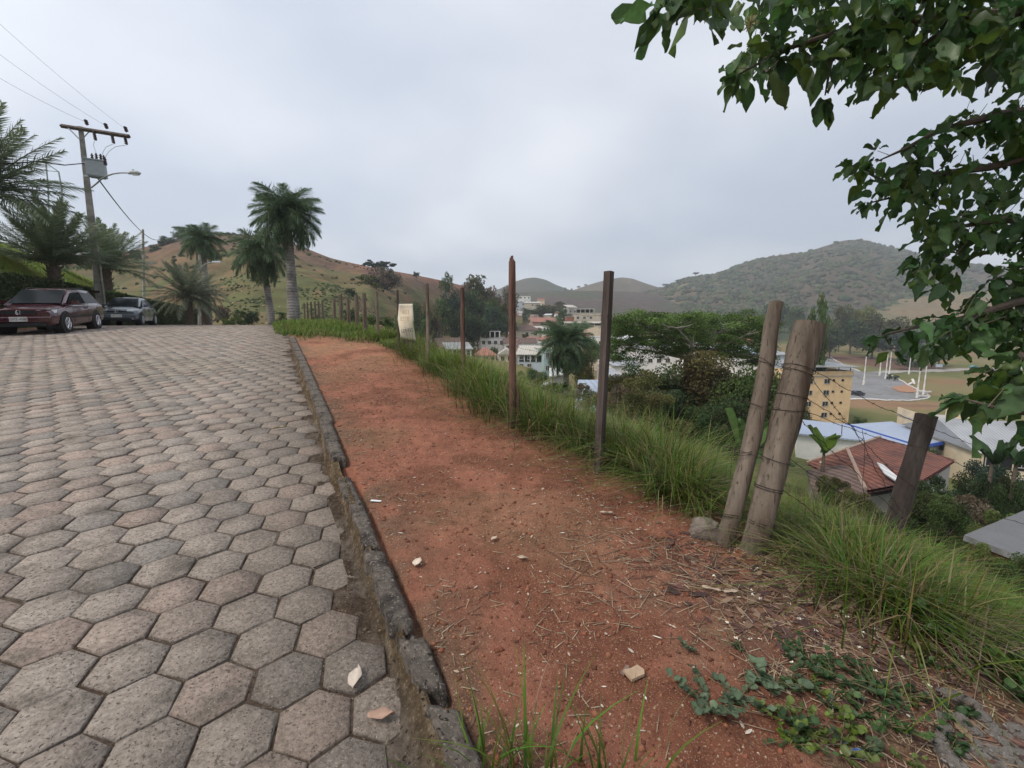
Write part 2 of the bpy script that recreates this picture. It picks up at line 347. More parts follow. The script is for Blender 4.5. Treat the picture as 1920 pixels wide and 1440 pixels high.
# ---- paved road of hexagonal concrete blocks (lattice measured on the near blocks)
O_ = np.array([-1.6055, 1.6924]); A_ = np.array([.24971, .07226]); B_ = np.array([-.07153, .24896])
A_ = A_/np.linalg.norm(A_)*.26; B_ = np.array([-A_[1], A_[0]])
def build_road():
    u, v = np.meshgrid(np.arange(-130, 190), np.arange(-60, 290)); u = u + .5*(v % 2)
    cx = O_[0]+u*A_[0]+v*B_[0]*math.sqrt(3)/2; cy = O_[1]+u*A_[1]+v*B_[1]*math.sqrt(3)/2
    t = T(cx, cy); edge = -.07+.10*(fbm(cx*1.3, cy*1.3, 3, 4)-.5)*3 - .16*sstep(4, 9, cy)*0
    k = (t < edge) & (t > -8.35) & (cy > -2.6) & (cy < 60) & (np.abs(cx) < 45)
    cx = cx[k]; cy = cy[k]; t = t[k]; n = len(cx); r = np.random.default_rng(3)
    ang = math.atan2(A_[1], A_[0]) + PI/6 + np.arange(6)*PI/3
    rad = .26/math.sqrt(3)
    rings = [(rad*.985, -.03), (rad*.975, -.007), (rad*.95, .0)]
    tilt = r.normal(0, .012, (n, 2)); dz = r.normal(0, .0022, n)
    tw = r.normal(0, .018, n); jx = r.normal(0, .0018, (n, 2)); sc = 1-np.abs(r.normal(0, .008, n))
    V = []; C = []
    base = np.array([.37,.315,.268]); pink = np.array([.385,.30,.25]); grey = np.array([.265,.24,.215]); grn = np.array([.25,.235,.165])
    f = fbm(cx*.35, cy*.35, 3, 15); q = r.random(n); q2 = r.random(n)
    col = base*(1-.0)+0*cx[:, None]; wp = sstep(.55, .95, q); col = col*(1-wp[:, None])+pink*wp[:, None]
    wg = sstep(.72, .9, q2)*.85; col = col*(1-wg[:, None])+grey*wg[:, None]
    wn = sstep(.52, .7, f)*.3; col = col*(1-wn[:, None])+grn*wn[:, None]
    col *= (1+r.normal(0, .06, n))[:, None]
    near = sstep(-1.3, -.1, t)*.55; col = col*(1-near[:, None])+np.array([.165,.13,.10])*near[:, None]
    oil = np.exp(-((cx+5.2)**2+(cy-6.6)**2)/.12); col = col*(1-.0*oil[:, None])
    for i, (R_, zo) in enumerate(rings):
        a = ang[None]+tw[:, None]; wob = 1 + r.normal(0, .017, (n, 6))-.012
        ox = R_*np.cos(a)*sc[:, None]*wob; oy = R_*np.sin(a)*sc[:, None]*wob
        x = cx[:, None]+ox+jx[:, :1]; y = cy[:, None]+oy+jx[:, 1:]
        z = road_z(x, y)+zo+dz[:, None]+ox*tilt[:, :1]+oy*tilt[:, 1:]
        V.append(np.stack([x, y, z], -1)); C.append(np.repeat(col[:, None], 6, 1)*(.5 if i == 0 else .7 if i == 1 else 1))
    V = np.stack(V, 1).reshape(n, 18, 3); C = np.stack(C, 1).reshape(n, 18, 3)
    ctr = np.stack([cx+jx[:, 0], cy+jx[:, 1], road_z(cx, cy)+dz+.0015], -1)[:, None]
    V = np.concatenate([V, ctr], 1); C = np.concatenate([C, col[:, None]], 1)
    F = []
    for a in (0, 1):
        for j in range(6): F.append((a*6+j, a*6+(j+1) % 6, a*6+6+(j+1) % 6, a*6+6+j))
    F = np.array(F)[None]+np.arange(n)[:, None, None]*19
    Tt = np.array([(12+j, 12+(j+1) % 6, 18) for j in range(6)])[None]+np.arange(n)[:, None, None]*19
    # as one mesh with mixed faces
    V = V.reshape(-1, 3); F = F.reshape(-1, 4); Tt = Tt.reshape(-1, 3)
    me = bpy.data.meshes.new('road'); me.vertices.add(len(V)); me.vertices.foreach_set('co', V.astype(np.float32).ravel())
    nl = F.size+Tt.size; me.loops.add(nl); me.loops.foreach_set('vertex_index', np.r_[F.ravel(), Tt.ravel()].astype(np.int32))
    npo = len(F)+len(Tt); me.polygons.add(npo)
    st = np.r_[np.arange(len(F))*4, F.size+np.arange(len(Tt))*3].astype(np.int32)
    me.polygons.foreach_set('loop_start', st); me.polygons.foreach_set('loop_total', np.r_[np.full(len(F), 4), np.full(len(Tt), 3)].astype(np.int32))
    me.polygons.foreach_set('use_smooth', np.r_[np.zeros(len(F), bool), np.ones(len(Tt), bool)])
    me.update(calc_edges=True); a = me.color_attributes.new('Col', 'FLOAT_COLOR', 'POINT'); a.data.foreach_set('color', np.c_[C.reshape(-1, 3), np.ones(len(V))].astype(np.float32).ravel())
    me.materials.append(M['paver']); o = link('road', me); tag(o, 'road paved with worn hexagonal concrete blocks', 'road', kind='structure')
    # joint bed
    ts = np.linspace(-8.4, .0, 60); yy = np.concatenate([np.linspace(-3, 12, 160), np.linspace(12.3, 60, 160)]); Tm, Y = np.meshgrid(ts, yy)
    X = on(Tm, Y); Z = road_z(X, Y)-.0105+.009*(fbm(X*5, Y*5, 3, 8)-.5); n2 = len(ts); i, j = np.meshgrid(np.arange(len(yy)-1), np.arange(n2-1), indexing='ij')
    F = np.stack([i*n2+j, i*n2+j+1, (i+1)*n2+j+1, (i+1)*n2+j], -1).reshape(-1, 4)
    o = bulk('road_joint_bed', np.stack([X, Y, Z], -1).reshape(-1, 3), F, M['joint'], smooth=True); tag(o, 'dark earth showing in the joints of the hexagonal paving', 'road bed', kind='structure')
build_road()

# ---- crumbling gutter band between the blocks and the kerb stones
def build_gutter():
    ss = np.concatenate([np.arange(-1.5, 5, .02), np.arange(5, 14, .05)])         # measured as depth y
    us = np.linspace(0, 1, 26); U, Y = np.meshgrid(us, ss)
    outer = -.15+.07*(fbm(Y*1.1, Y*0+3, 3, 71)-.5)*2; outer = outer*(1-.45*sstep(5, 12, Y))
    inner = .03 + .03*(fbm(Y*3.5, Y*0+9, 3, 12)-.5)
    t = outer+(inner-outer)*U; X = on(t, Y)
    face = sstep(.42, .92, U**1.0+.5*(fbm(X*6, Y*6, 3, 90)-.5))
    amp = .105*(1-.45*sstep(4, 12, Y))
    Z = road_z(X, Y)-.013+.014*sstep(0, .15, U)*sstep(.3, .7, fbm(X*2.5, Y*2.5, 3, 33))+face*amp+(fbm(X*9, Y*9, 4, 73)-.5)*.035*sstep(0, .25, U)
    Z -= .05*sstep(.62, .75, fbm(X*2.2+5, Y*2.2, 2, 66))*sstep(.5, .9, U)*(Y < 6)
    f = fbm(X*4, Y*4, 4, 74); f2 = fbm(U*9+X*3, Y*5, 4, 75)
    C = np.zeros(X.shape+(3,))+[.155,.125,.10]; C = C*(1-sstep(.42, .58, f)[..., None])+np.array([.085,.062,.046])*sstep(.42, .58, f)[..., None]
    e = sstep(.35, .8, U)[..., None]; C = C*(1-e*.85)+(np.array([.15,.105,.06])*(.35+1.1*f2[..., None]))*e*.85
    k = (sstep(.58, .68, f2)*e[..., 0]*.6)[..., None]; C = C*(1-k)+np.array([.27,.21,.15])*k
    n2 = len(us); i, j = np.meshgrid(np.arange(len(ss)-1), np.arange(n2-1), indexing='ij')
    F = np.stack([i*n2+j, i*n2+j+1, (i+1)*n2+j+1, (i+1)*n2+j], -1).reshape(-1, 4)
    o = bulk('gutter', np.stack([X, Y, Z], -1).reshape(-1, 3), F, M['gutter'], col=C.reshape(-1, 3), smooth=True)
    tag(o, 'eroded mortar and earth between paving and kerb', 'gutter', kind='structure')
build_gutter()

# ---- kerb stones: individual broken slabs
def kerb_stone(y0, y1, label, group, t0=.0, wdt=.135, dz=0, tilt=0, rough=.012, seed=0):
    r = random.Random(seed); n = max(6, int((y1-y0)/.018)) if y0 < 5 else 8; m = 6
    ym = (y0+y1)/2; xm = on(t0+wdt/2, ym); zc = float(road_z(np.array([xm]), np.array([ym]))[0])
    ja = [r.uniform(-.02, .02) for _ in range(m+1)]; jb = [r.uniform(-.02, .02) for _ in range(m+1)]
    V = []; F = []
    H = .125
    for side in (0, 1):                            # 0 bottom, 1 top
        for i in range(n+1):
            for j in range(m+1):
                a = i/n; b = j/m; y = y0+(y1-y0)*a + (ja[j] if i == 0 else jb[j] if i == n else 0)*(1 if rough > .005 else .2)
                tt = t0 + wdt*b
                e = rough*((fbm(np.array([y*9.+seed]), np.array([b*3.+seed*7]), 3, 5)[0]-.5)*1.6+(vnoise(np.array([y*45.]), np.array([seed*2.7]), 3)[0]-.5)*1.0)
                if j == 0: tt += e*1.1+ (rough*1.2*vnoise(np.array([y*22.]), np.array([seed*3.1]), 8)[0])
                if j == m: tt += e*.5
                z = float(road_z(np.array([on(tt, y)]), np.array([y]))[0]) + dz + tilt*(a-.5)
                if side: z += H + (fbm(np.array([y*12.]), np.array([tt*12.]), 3, seed)[0]-.5)*rough*.9 - (.010 if j in (0, m) else 0) - (.008 if i in (0, n) else 0)
                else: z -= .03
                V.append((on(tt, y)-xm, y-ym, z-zc))
    g = lambda s, i, j: s*(n+1)*(m+1)+i*(m+1)+j
    for i in range(n):
        for j in range(m): F.append((g(1,i,j), g(1,i,j+1), g(1,i+1,j+1), g(1,i+1,j)))
    for i in range(n):
        F.append((g(0,i,0), g(1,i,0), g(1,i+1,0), g(0,i+1,0))); F.append((g(1,i,m), g(0,i,m), g(0,i+1,m), g(1,i+1,m)))
    for j in range(m):
        F.append((g(1,0,j), g(0,0,j), g(0,0,j+1), g(1,0,j+1))); F.append((g(0,n,j), g(1,n,j), g(1,n,j+1), g(0,n,j+1)))
    o = bulk('kerb_stone', V, np.array(F), M['kerb'], loc=(xm, ym, zc))
    tag(o, label, 'kerb stone', group)
GK = 'kerb stones between the road and the dirt strip'
kerb_stone(-.45, .40, 'kerb stone nearest the camera, below the foreground grass', GK, .0, .12, .0, .0, .014, 1)
kerb_stone(.44, 1.44, 'long dark rough kerb slab running under the foreground grass blades', GK, -.005, .115, .0, .0, .016, 2)
kerb_stone(1.53, 1.74, 'short tilted broken kerb block between two open gaps', GK, .0, .105, -.006, .03, .018, 3)
kerb_stone(1.83, 2.40, 'dark kerb slab with a chipped left edge, just past the short broken block', GK, -.022, .105, -.004, -.015, .016, 4)
kerb_stone(2.42, 2.90, 'kerb slab beside the white plastic strip, with a cracked corner', GK, -.022, .10, 0, .008, .014, 5)
kerb_stone(2.92, 3.42, 'mossy kerb slab partly sunk below the earth at its far end', GK, -.022, .10, -.022, -.03, .014, 6)
kerb_stone(3.72, 4.15, 'kerb stone on the far side of the dark hole in the kerb', GK, -.02, .11, .008, .01, .010, 7)
kerb_stone(4.17, 4.75, 'kerb stone second beyond the dark hole in the kerb', GK, -.015, .115, 0, 0, .007, 8)
ys_ = [4.78, 5.55, 6.4, 7.4, 8.5, 9.8, 11.2, 12.8]
for i in range(len(ys_)-1):
    kerb_stone(ys_[i], ys_[i+1]-.025, 'straight intact far kerb stone beside the orange dirt, beyond the broken ones', GK, 0, .13, 0, 0, .004, 20+i)

# ---- hills: relief behind the valley, each a body with its own ridge
def cvals(v, px):
    return np.interp(px, [q[0] for q in v], [q[1] for q in v]) if isinstance(v, list) else v
def hill(name, label, prof, Dc, D0, z0, mt, colf, nu=90, wobble=.12, pw=1.25, back=.28, seed=0, step=6, kind='structure'):
    px = np.arange(prof[0][0], prof[-1][0]+1, step); sy = np.interp(px, [p[0] for p in prof], [p[1] for p in prof])
    ker = np.array([1,2,3,2,1])/9; sy2 = np.convolve(np.pad(sy, 2, 'edge'), ker, 'valid')
    us = np.concatenate([np.linspace(0, 1, nu), 1+np.linspace(.03, 1, 16)])
    PX, Uu = np.meshgrid(px, us)
    a = (PX-960)/FPX; b = (720-np.broadcast_to(sy2, PX.shape))/FPX
    d1 = cP+b*sP; tx = a/d1; tz = (-sP+b*cP)/d1
    Dc = cvals(Dc, PX); D0 = cvals(D0, PX); z0 = cvals(z0, PX)
    Dn = D0+(Dc-D0)*np.minimum(Uu, 1)+(Uu > 1)*(Uu-1)*Dc*back
    X = tx*Dn; Y = Dn
    zc = EYE+tz*Dc
    k = Dc*.13
    ns = (1-np.abs(2*fbm(X/k, Y/k*.8, 4, seed)-1))-.6
    S = np.minimum(Uu, 1)**pw
    Z = z0+(zc-z0)*S + ns*wobble*(zc-z0)*np.sin(np.clip(Uu, 0, 1)*PI)*1.6*np.minimum(1, Uu*3)
    Z = np.where(Uu <= 1, np.minimum(Z, EYE+tz*Dn - np.abs(zc-z0)*.003*(Uu < .995)), Z)     # nothing in front tops the ridge line
    Z = np.where(Uu > 1, zc-(zc-z0)*sstep(1, 2, Uu), Z)
    C = colf(X, Y, Z, Uu, PX)
    Z = np.concatenate([Z[:1]-32, Z]); X = np.concatenate([X[:1], X]); Y = np.concatenate([Y[:1]*.985, Y]); C = np.concatenate([C[:1], C]); us = np.r_[0, us]; Uu = np.concatenate([Uu[:1], Uu]); PX = np.concatenate([PX[:1], PX])
    n = len(px); i, j = np.meshgrid(np.arange(len(us)-1), np.arange(n-1), indexing='ij')
    F = np.stack([i*n+j, i*n+j+1, (i+1)*n+j+1, (i+1)*n+j], -1).reshape(-1, 4)
    o = bulk(name, np.stack([X, Y, Z], -1).reshape(-1, 3), F, mt, col=C.reshape(-1, 3), smooth=True)
    tag(o, label, 'hill', kind=kind)
    return X, Y, Z, Uu, PX
M['hillturf'] = mat('hill pasture', attr=True, rough=1, var=.32, scale=.12, bump=.7, bscale=.35, bdist=1.2, spec=.05, detail=6)
M['hillwood'] = mat('wooded hill', attr=True, rough=1, var=.45, scale=.09, bump=1, bscale=.12, bdist=4, spec=.05)
def cm(*a): return np.array(a, float)
def mx3(a, b, w): return a*(1-w[..., None])+b*w[..., None]
def col_left(X, Y, Z, U, PX):
    f = fbm(X/16, Y/16, 4, 3); g = fbm(X/5, Y/9, 4, 8); h = fbm(X/40, Y/40, 3, 12)
    C = np.zeros(X.shape+(3,))+cm(.165,.135,.07); C = mx3(C, cm(.125,.128,.056)+0*C, sstep(.42, .6, f)*sstep(.95, .5, U+(h-.5)*.5))
    C = mx3(C, cm(.155,.10,.075)+0*C, sstep(.5, .8, U+(h-.5)*.4)*.9)
    C = mx3(C, cm(.215,.13,.078)+0*C, sstep(.58, .68, g)*sstep(.02, .2, U)*.7)
    C = mx3(C, cm(.23,.12,.08)+0*C, sstep(560, 700, PX)*sstep(.75, .95, U)*sstep(.35, .55, f)*.8)
    tr = np.abs(((Z+fbm(X/30, Y/30, 2, 5)*6) % 2.6)/2.6-.5)*2                   # cattle terraces
    return C*(1-.14*sstep(.6, .95, tr))[..., None]
HL = hill('hill', 'brown and green pasture hill behind the palms with orange soil patches',
     [(-700,470),(-200,470),(100,478),(180,476),(240,472),(290,458),(330,447),(430,438),(500,443),(560,460),(620,484),(700,502),(760,512),(820,524),(870,536),(930,560),(985,600)],
     [(700,215),(860,300)], [(690,80),(760,125),(830,225)], [(700,-3),(830,2)], M['hillturf'], col_left, wobble=.13, pw=1.05, seed=5)
HK = hill('knoll', 'low green knoll in front of the pasture hill, dotted with termite mounds',
     [(250,612),(330,572),(400,520),(440,503),(480,500),(520,506),(560,512),(620,528),(670,552),(710,585),(740,615)],
     125, 72, -4, M['hillturf'], lambda X, Y, Z, U, PX: col_left(X, Y, Z, U*.45, PX)*1.0, wobble=.05, pw=.9, seed=9)
def col_far(c1, c2):
    def f(X, Y, Z, U, PX):
        a = fbm(X/60, Y/60, 4, 3); return mx3(np.zeros(X.shape+(3,))+cm(*c1), cm(*c2)+np.zeros(X.shape+(3,)), sstep(.4, .6, a))
    return f
hill('hill', 'blue grey cone shaped hill left of the second tall post', [(860,560),(910,552),(940,540),(962,529),(985,522),(1003,520),(1022,524),(1045,535),(1075,546),(1110,556)],
     1250, 800, 0, M['hillwood'], col_far((.075,.085,.055), (.095,.085,.06)), seed=13, wobble=.05, step=3)
hill('hill', 'bare brown rounded hill behind the squared post', [(1030,556),(1075,544),(1110,532),(1140,524),(1165,520),(1185,522),(1210,531),(1245,542),(1300,552)],
     1150, 780, 0, M['hillturf'], col_far((.135,.11,.075), (.105,.09,.065)), seed=17, wobble=.05, step=3)
hill('hill', 'dark purple brown ridge in the middle distance above the town', [(880,575),(930,556),(970,549),(1020,546),(1080,545),(1130,545),(1180,547),(1230,550),(1290,562),(1350,590)],
     800, 420, 2, M['hillwood'], col_far((.105,.08,.068), (.085,.088,.055)), seed=19, wobble=.05, step=4)
def col_mt(X, Y, Z, U, PX):
    a = fbm(X/70, Y/70, 4, 3); C = mx3(np.zeros(X.shape+(3,))+cm(.06,.082,.034), cm(.105,.085,.06)+np.zeros(X.shape+(3,)), sstep(.42, .58, a))
    return mx3(C, cm(.19,.145,.085)+0*C, sstep(1440, 1250, PX+(a-.5)*200)*sstep(.35, .6, a+.1)*.8)
HM = hill('mountain', 'large wooded mountain on the right with a rounded summit', [(1130,568),(1200,550),(1240,541),(1290,522),(1320,517),(1345,514),(1375,502),(1400,493),(1430,484),(1470,477),(1510,473),(1545,462),(1575,452),(1600,449),(1625,452),(1660,462),(1700,470),(1750,480),(1810,492),(1900,503),(2100,520),(2500,540)],
     1000, 470, -8, M['hillwood'], col_mt, seed=23, wobble=.25, pw=1.3, step=5, nu=110)
HP = hill('hill', 'dry brown pasture rise above the distant white town', [(1560,604),(1610,580),(1650,566),(1690,556),(1740,551),(1830,546),(1950,542),(2150,540),(2400,548)],
     640, 500, 4, M['hillturf'], col_far((.20,.15,.085), (.16,.14,.075)), seed=29, wobble=.04, pw=.9, step=5)

# ---- paved loop, country road and valley street, laid on the ground
def inpoly(x, y, P):
    c = np.zeros(x.shape, bool); j = len(P)-1
    for i in range(len(P)):
        xi, yi = P[i]; xj, yj = P[j]
        k = ((yi > y) != (yj > y)) & (x < (xj-xi)*(y-yi)/((yj-yi) if abs(yj-yi) > 1e-9 else 1e-9)+xi); c ^= k; j = i
    return c
def ribbon(name, label, P, w, m, cat='road', dz=.08, kind='structure'):
    P = [Vector(p) for p in P]; pts_ = []
    for a, b in zip(P, P[1:]):
        k = max(2, int((b-a).length/2.5))
        pts_ += [a.lerp(b, i/k) for i in range(k)]
    pts_.append(P[-1]); V = []
    for i, p in enumerate(pts_):
        d = (pts_[min(i+1, len(pts_)-1)]-pts_[max(0, i-1)]); d.z = 0; d.normalize(); n = Vector((-d.y, d.x, 0))
        for s in (-1, -.33, .33, 1):
            q = p+n*s*w/2; V.append((q.x, q.y, gz(q.x, q.y)+dz))
    F = [(i*4+j, i*4+j+1, i*4+4+j+1, i*4+4+j) for i in range(len(pts_)-1) for j in range(3)]
    o = bulk(name, V, np.array(F), m); tag(o, label, cat, kind=kind); return o
M['asphalt'] = mat('grey valley paving', (.23,.23,.235), rough=.9, var=.15, scale=.6, c2=(.19,.185,.18), s2=.08, spec=.2)
M['lightroad'] = mat('pale road', (.34,.32,.29), rough=.9, var=.15, scale=.5)
H_ = lambda px, py: hit(px, py)
# ================================================================ NEAR VEGETATION
def blades(P, h, lean, phi, w, c0, c1, seg=3):
    P = np.asarray(P, float); n = len(P); us = np.linspace(0, 1, seg+1)
    dx, dy = np.cos(phi), np.sin(phi); V = np.zeros((n, seg+1, 2, 3)); C = np.zeros((n, seg+1, 2, 3))
    for k, u in enumerate(us):
        x = P[:, 0]+dx*lean*h*u**1.9; y = P[:, 1]+dy*lean*h*u**1.9; z = P[:, 2]+h*u*(1-.42*np.minimum(lean, 1.6)*u)
        ww = w*(1-u**1.6*.93)*(.75+.5*min(u*3, 1)*.5)
        for s in (0, 1):
            sg = 1 if s else -1
            V[:, k, s, 0] = x-dy*ww*sg/2; V[:, k, s, 1] = y+dx*ww*sg/2; V[:, k, s, 2] = z
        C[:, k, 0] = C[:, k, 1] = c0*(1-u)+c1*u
    idx = np.arange(n)[:, None]*(2*(seg+1)); F = np.concatenate([idx+np.array([[2*k, 2*k+1, 2*k+3, 2*k+2]]) for k in range(seg)], 1).reshape(-1, 4)
    return V.reshape(-1, 3), F, C.reshape(-1, 3)
def merge(L):
    V = []; F = []; C = []; b = 0
    for v, f, c in L: V.append(v); F.append(f+b); C.append(c); b += len(v)
    return np.concatenate(V), np.concatenate(F), np.concatenate(C)
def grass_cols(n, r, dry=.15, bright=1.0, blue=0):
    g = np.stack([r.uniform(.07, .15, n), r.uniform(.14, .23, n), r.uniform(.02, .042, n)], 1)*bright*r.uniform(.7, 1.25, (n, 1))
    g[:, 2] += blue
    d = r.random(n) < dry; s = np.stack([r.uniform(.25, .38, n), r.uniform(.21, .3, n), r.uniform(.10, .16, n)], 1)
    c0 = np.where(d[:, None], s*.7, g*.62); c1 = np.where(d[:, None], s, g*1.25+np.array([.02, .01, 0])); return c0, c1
def field(name, label, n, tr, yr, hr, seed, dens=None, lean=(.3, 1.1), wd=(.005, .011), dry=.15, bright=1, cl=1.2, clump=None, seg=3, kind='stuff', bend=None):
    r = np.random.default_rng(seed); out = []; tot = 0
    while tot < n:
        m = n; y = r.uniform(yr[0], yr[1], m); t = r.uniform(tr[0], tr[1], m)
        if clump:                                  # gather the blades in tufts
            cy_ = np.round(y/clump)*clump; ct = np.round(t/clump)*clump
            jy = (_h((cy_*97).astype(np.int64), (ct*89).astype(np.int64), seed)-.5)*clump*.9; jt = (_h((cy_*31).astype(np.int64), (ct*71).astype(np.int64), seed+1)-.5)*clump*.9
            y = cy_+jy+r.normal(0, clump*.2, m); t = ct+jt+r.normal(0, clump*.2, m)
        x = on(t, y); k = np.ones(m, bool)
        if dens is not None: k = r.random(m) < dens(t, y, x)
        k &= (y > .25)
        out.append(np.stack([x[k], y[k], t[k]], 1)); tot += k.sum()
        if k.sum() == 0: break
    Q = np.concatenate(out)[:n]; n = len(Q); x, y, t = Q.T; z = ground_z(x, y)-.02
    hn = fbm(x*cl, y*cl, 3, seed)
    h = (hr[0]+(hr[1]-hr[0])*np.clip((hn-.25)*2, 0, 1))*r.uniform(.5, 1.1, n)
    phi = r.uniform(0, 2*PI, n) if bend is None else r.normal(bend, 1.1, n)
    c0, c1 = grass_cols(n, r, dry, bright); pt = fbm(x*1.3+3, y*1.3, 3, seed+5)[:, None]; w1 = sstep(.45, .72, pt)*.35; yel = np.array([.21, .19, .06])*r.uniform(.6, 1.2, (n, 1)); c0 = c0*(1-w1)+yel*.7*w1; c1 = c1*(1-w1)+yel*1.2*w1
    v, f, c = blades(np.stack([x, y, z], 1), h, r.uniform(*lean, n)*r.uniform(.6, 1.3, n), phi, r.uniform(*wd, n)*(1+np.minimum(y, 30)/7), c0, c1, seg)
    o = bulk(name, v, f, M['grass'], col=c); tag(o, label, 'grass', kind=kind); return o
edge = lambda t, y, x: sstep(1.95, 2.35, t+(fbm(x*2.2, y*2.2, 3, 41)-.5)*1.1)*(.35+.65*sstep(.35, .55, fbm(x*1.5, y*1.5, 3, 2)))
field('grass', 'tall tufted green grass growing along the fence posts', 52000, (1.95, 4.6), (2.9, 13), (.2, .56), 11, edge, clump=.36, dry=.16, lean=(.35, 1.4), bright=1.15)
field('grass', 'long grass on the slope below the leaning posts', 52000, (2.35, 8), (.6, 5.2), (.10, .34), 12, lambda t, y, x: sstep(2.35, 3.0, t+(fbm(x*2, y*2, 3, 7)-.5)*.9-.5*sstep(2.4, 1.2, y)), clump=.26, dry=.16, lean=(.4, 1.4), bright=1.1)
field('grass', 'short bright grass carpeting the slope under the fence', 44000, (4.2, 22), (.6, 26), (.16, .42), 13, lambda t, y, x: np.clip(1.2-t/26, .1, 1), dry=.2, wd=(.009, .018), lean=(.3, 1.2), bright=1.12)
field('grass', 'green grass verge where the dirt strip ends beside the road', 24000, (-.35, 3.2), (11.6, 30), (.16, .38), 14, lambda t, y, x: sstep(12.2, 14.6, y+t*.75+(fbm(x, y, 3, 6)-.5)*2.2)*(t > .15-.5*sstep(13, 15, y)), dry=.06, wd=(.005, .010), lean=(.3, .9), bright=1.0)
field('dry_grass', 'straw coloured dead grass stalks leaning out from the fence line', 2600, (2.0, 3.6), (2.2, 7.5), (.22, .5), 15, edge, dry=1, lean=(.6, 1.7), wd=(.003, .006), bend=-2.2)
field('dry_grass', 'straw coloured seed stems standing above the tall grass', 2600, (2.6, 6.5), (2.6, 9), (.5, .8), 16, None, dry=.95, lean=(.2, .7), wd=(.002, .0035), seg=4)
field('grass', 'sparse low grass sprouting in the dirt strip beside the fence', 1500, (1.2, 2.4), (3.2, 12), (.03, .13), 18, lambda t, y, x: sstep(.52, .68, fbm(x*1.9, y*1.9, 3, 19))*.9+sstep(1.7, 2.2, t)*.5, dry=.55, lean=(.5, 1.6), wd=(.003, .005))
field('grass', 'tiny grass sprigs rooted along the kerb and gutter', 900, (-.34, .30), (1.0, 9), (.02, .07), 19, lambda t, y, x: sstep(.5, .66, fbm(x*2.4, y*2.4, 3, 29))*(np.abs(t-.07) > .08), dry=.45, lean=(.5, 1.6), wd=(.002, .004))
# foreground clumps at the lower edge
def clump(px, py, n, hmax, label, seed, spread=.07, w=(.006, .013), dry=.06, group=None, name='grass_clump'):
    p = hit(px, py, .3); r = np.random.default_rng(seed); P = np.stack([r.normal(0, spread, n), r.normal(0, spread, n), np.zeros(n)], 1)
    P[:, 2] = ground_z(P[:, 0]+p.x, P[:, 1]+p.y)-p.z-.02
    phi = np.arctan2(P[:, 1], P[:, 0])+r.normal(0, .6, n); c0, c1 = grass_cols(n, r, dry, .8)
    v, f, c = blades(P, r.uniform(.3, 1, n)**.8*hmax, r.uniform(.15, .9 if name == 'grass_clump' else 1.7, n), phi, r.uniform(*w, n), c0*r.uniform(.7, 1.2, (n, 1)), c1, 5)
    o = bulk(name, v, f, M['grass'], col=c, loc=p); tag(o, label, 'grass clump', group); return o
GC = 'grass clumps at the lower edge'
clump(905, 1470, 34, .30, 'dark green grass clump at the foot of the nearest kerb stone', 1, group=GC)
clump(1010, 1500, 44, .44, 'tallest foreground grass clump with blades reaching up the red dirt', 2, group=GC)
clump(1145, 1490, 26, .36, 'small foreground grass clump furthest right of its three neighbours', 3, .05, group=GC)
GT_ = 'large grass tussocks along the fence'
for k, (px, py, n, h, sp, lab) in enumerate([(1235, 905, 420, .62, .17, 'biggest grass tussock, between the square post and the slim leaning post'), (1165, 870, 260, .50, .12, 'grass tussock just right of the square post'), (1270, 925, 280, .42, .11, 'grass tussock with drooping dry blades left of the stone'), (1015, 805, 260, .52, .13, 'grass tussock right of the jagged post'), (1085, 830, 220, .42, .13, 'low bright grass tussock left of the square post'), (925, 770, 260, .60, .15, 'grass tussock left of the jagged post'), (885, 738, 240, .62, .16, 'grass tussock at the foot of the slim reddish post'), (838, 700, 220, .6, .16, 'grass tussock between the two slim posts'), (790, 672, 260, .62, .18, 'grass tussock around the banner stake'), (1525, 1005, 300, .46, .12, 'grass tussock right of the foot of the stout post'), (1590, 1062, 300, .36, .12, 'dark arching grass tussock between the stout post and the dark post'), (1650, 1120, 300, .33, .15, 'wide sprawling grass tussock in front of the dark sloping post'), (1740, 1150, 260, .27, .15, 'sprawling grass tussock before the sawn off stump')]):
    o = clump(px, py, int(n*2.1), h*1.55, lab, 60+k, sp*1.25, (.004, .012), .2, GT_, 'grass_tussock')
    o['category'] = 'grass tussock'
for k, (px, py, h) in enumerate([(985, 1445, .33), (1165, 1440, .30), (1250, 1400, .2)]):
    p = hit(px, py, .3); m = MB(); a = [(-.05, .02), (.03, .03), (.05, .01)][k]
    m.tube([(0, 0, -.02), (a[0]*.2, a[1]*.2, h*.4), (a[0], a[1], h*.8), (a[0]*1.7, a[1]*1.6, h)], [.0016, .0014, .001, .0006], 5)
    m.tube([(a[0]*.9, a[1], h*.75), (a[0]*.2-.03, a[1], h*.9)], [.0008, .0005], 4)
    o = m.build('reed_grass', mat('grass stem', (.16, .15, .06), var=.2), loc=p)
    tag(o, ['thin bare grass stem leaning left over the red dirt', 'thin bare grass stem rising beside the rightmost foreground clump', 'short thin grass stem at the right of the foreground clumps'][k], 'grass stem', 'thin grass stems in the foreground')

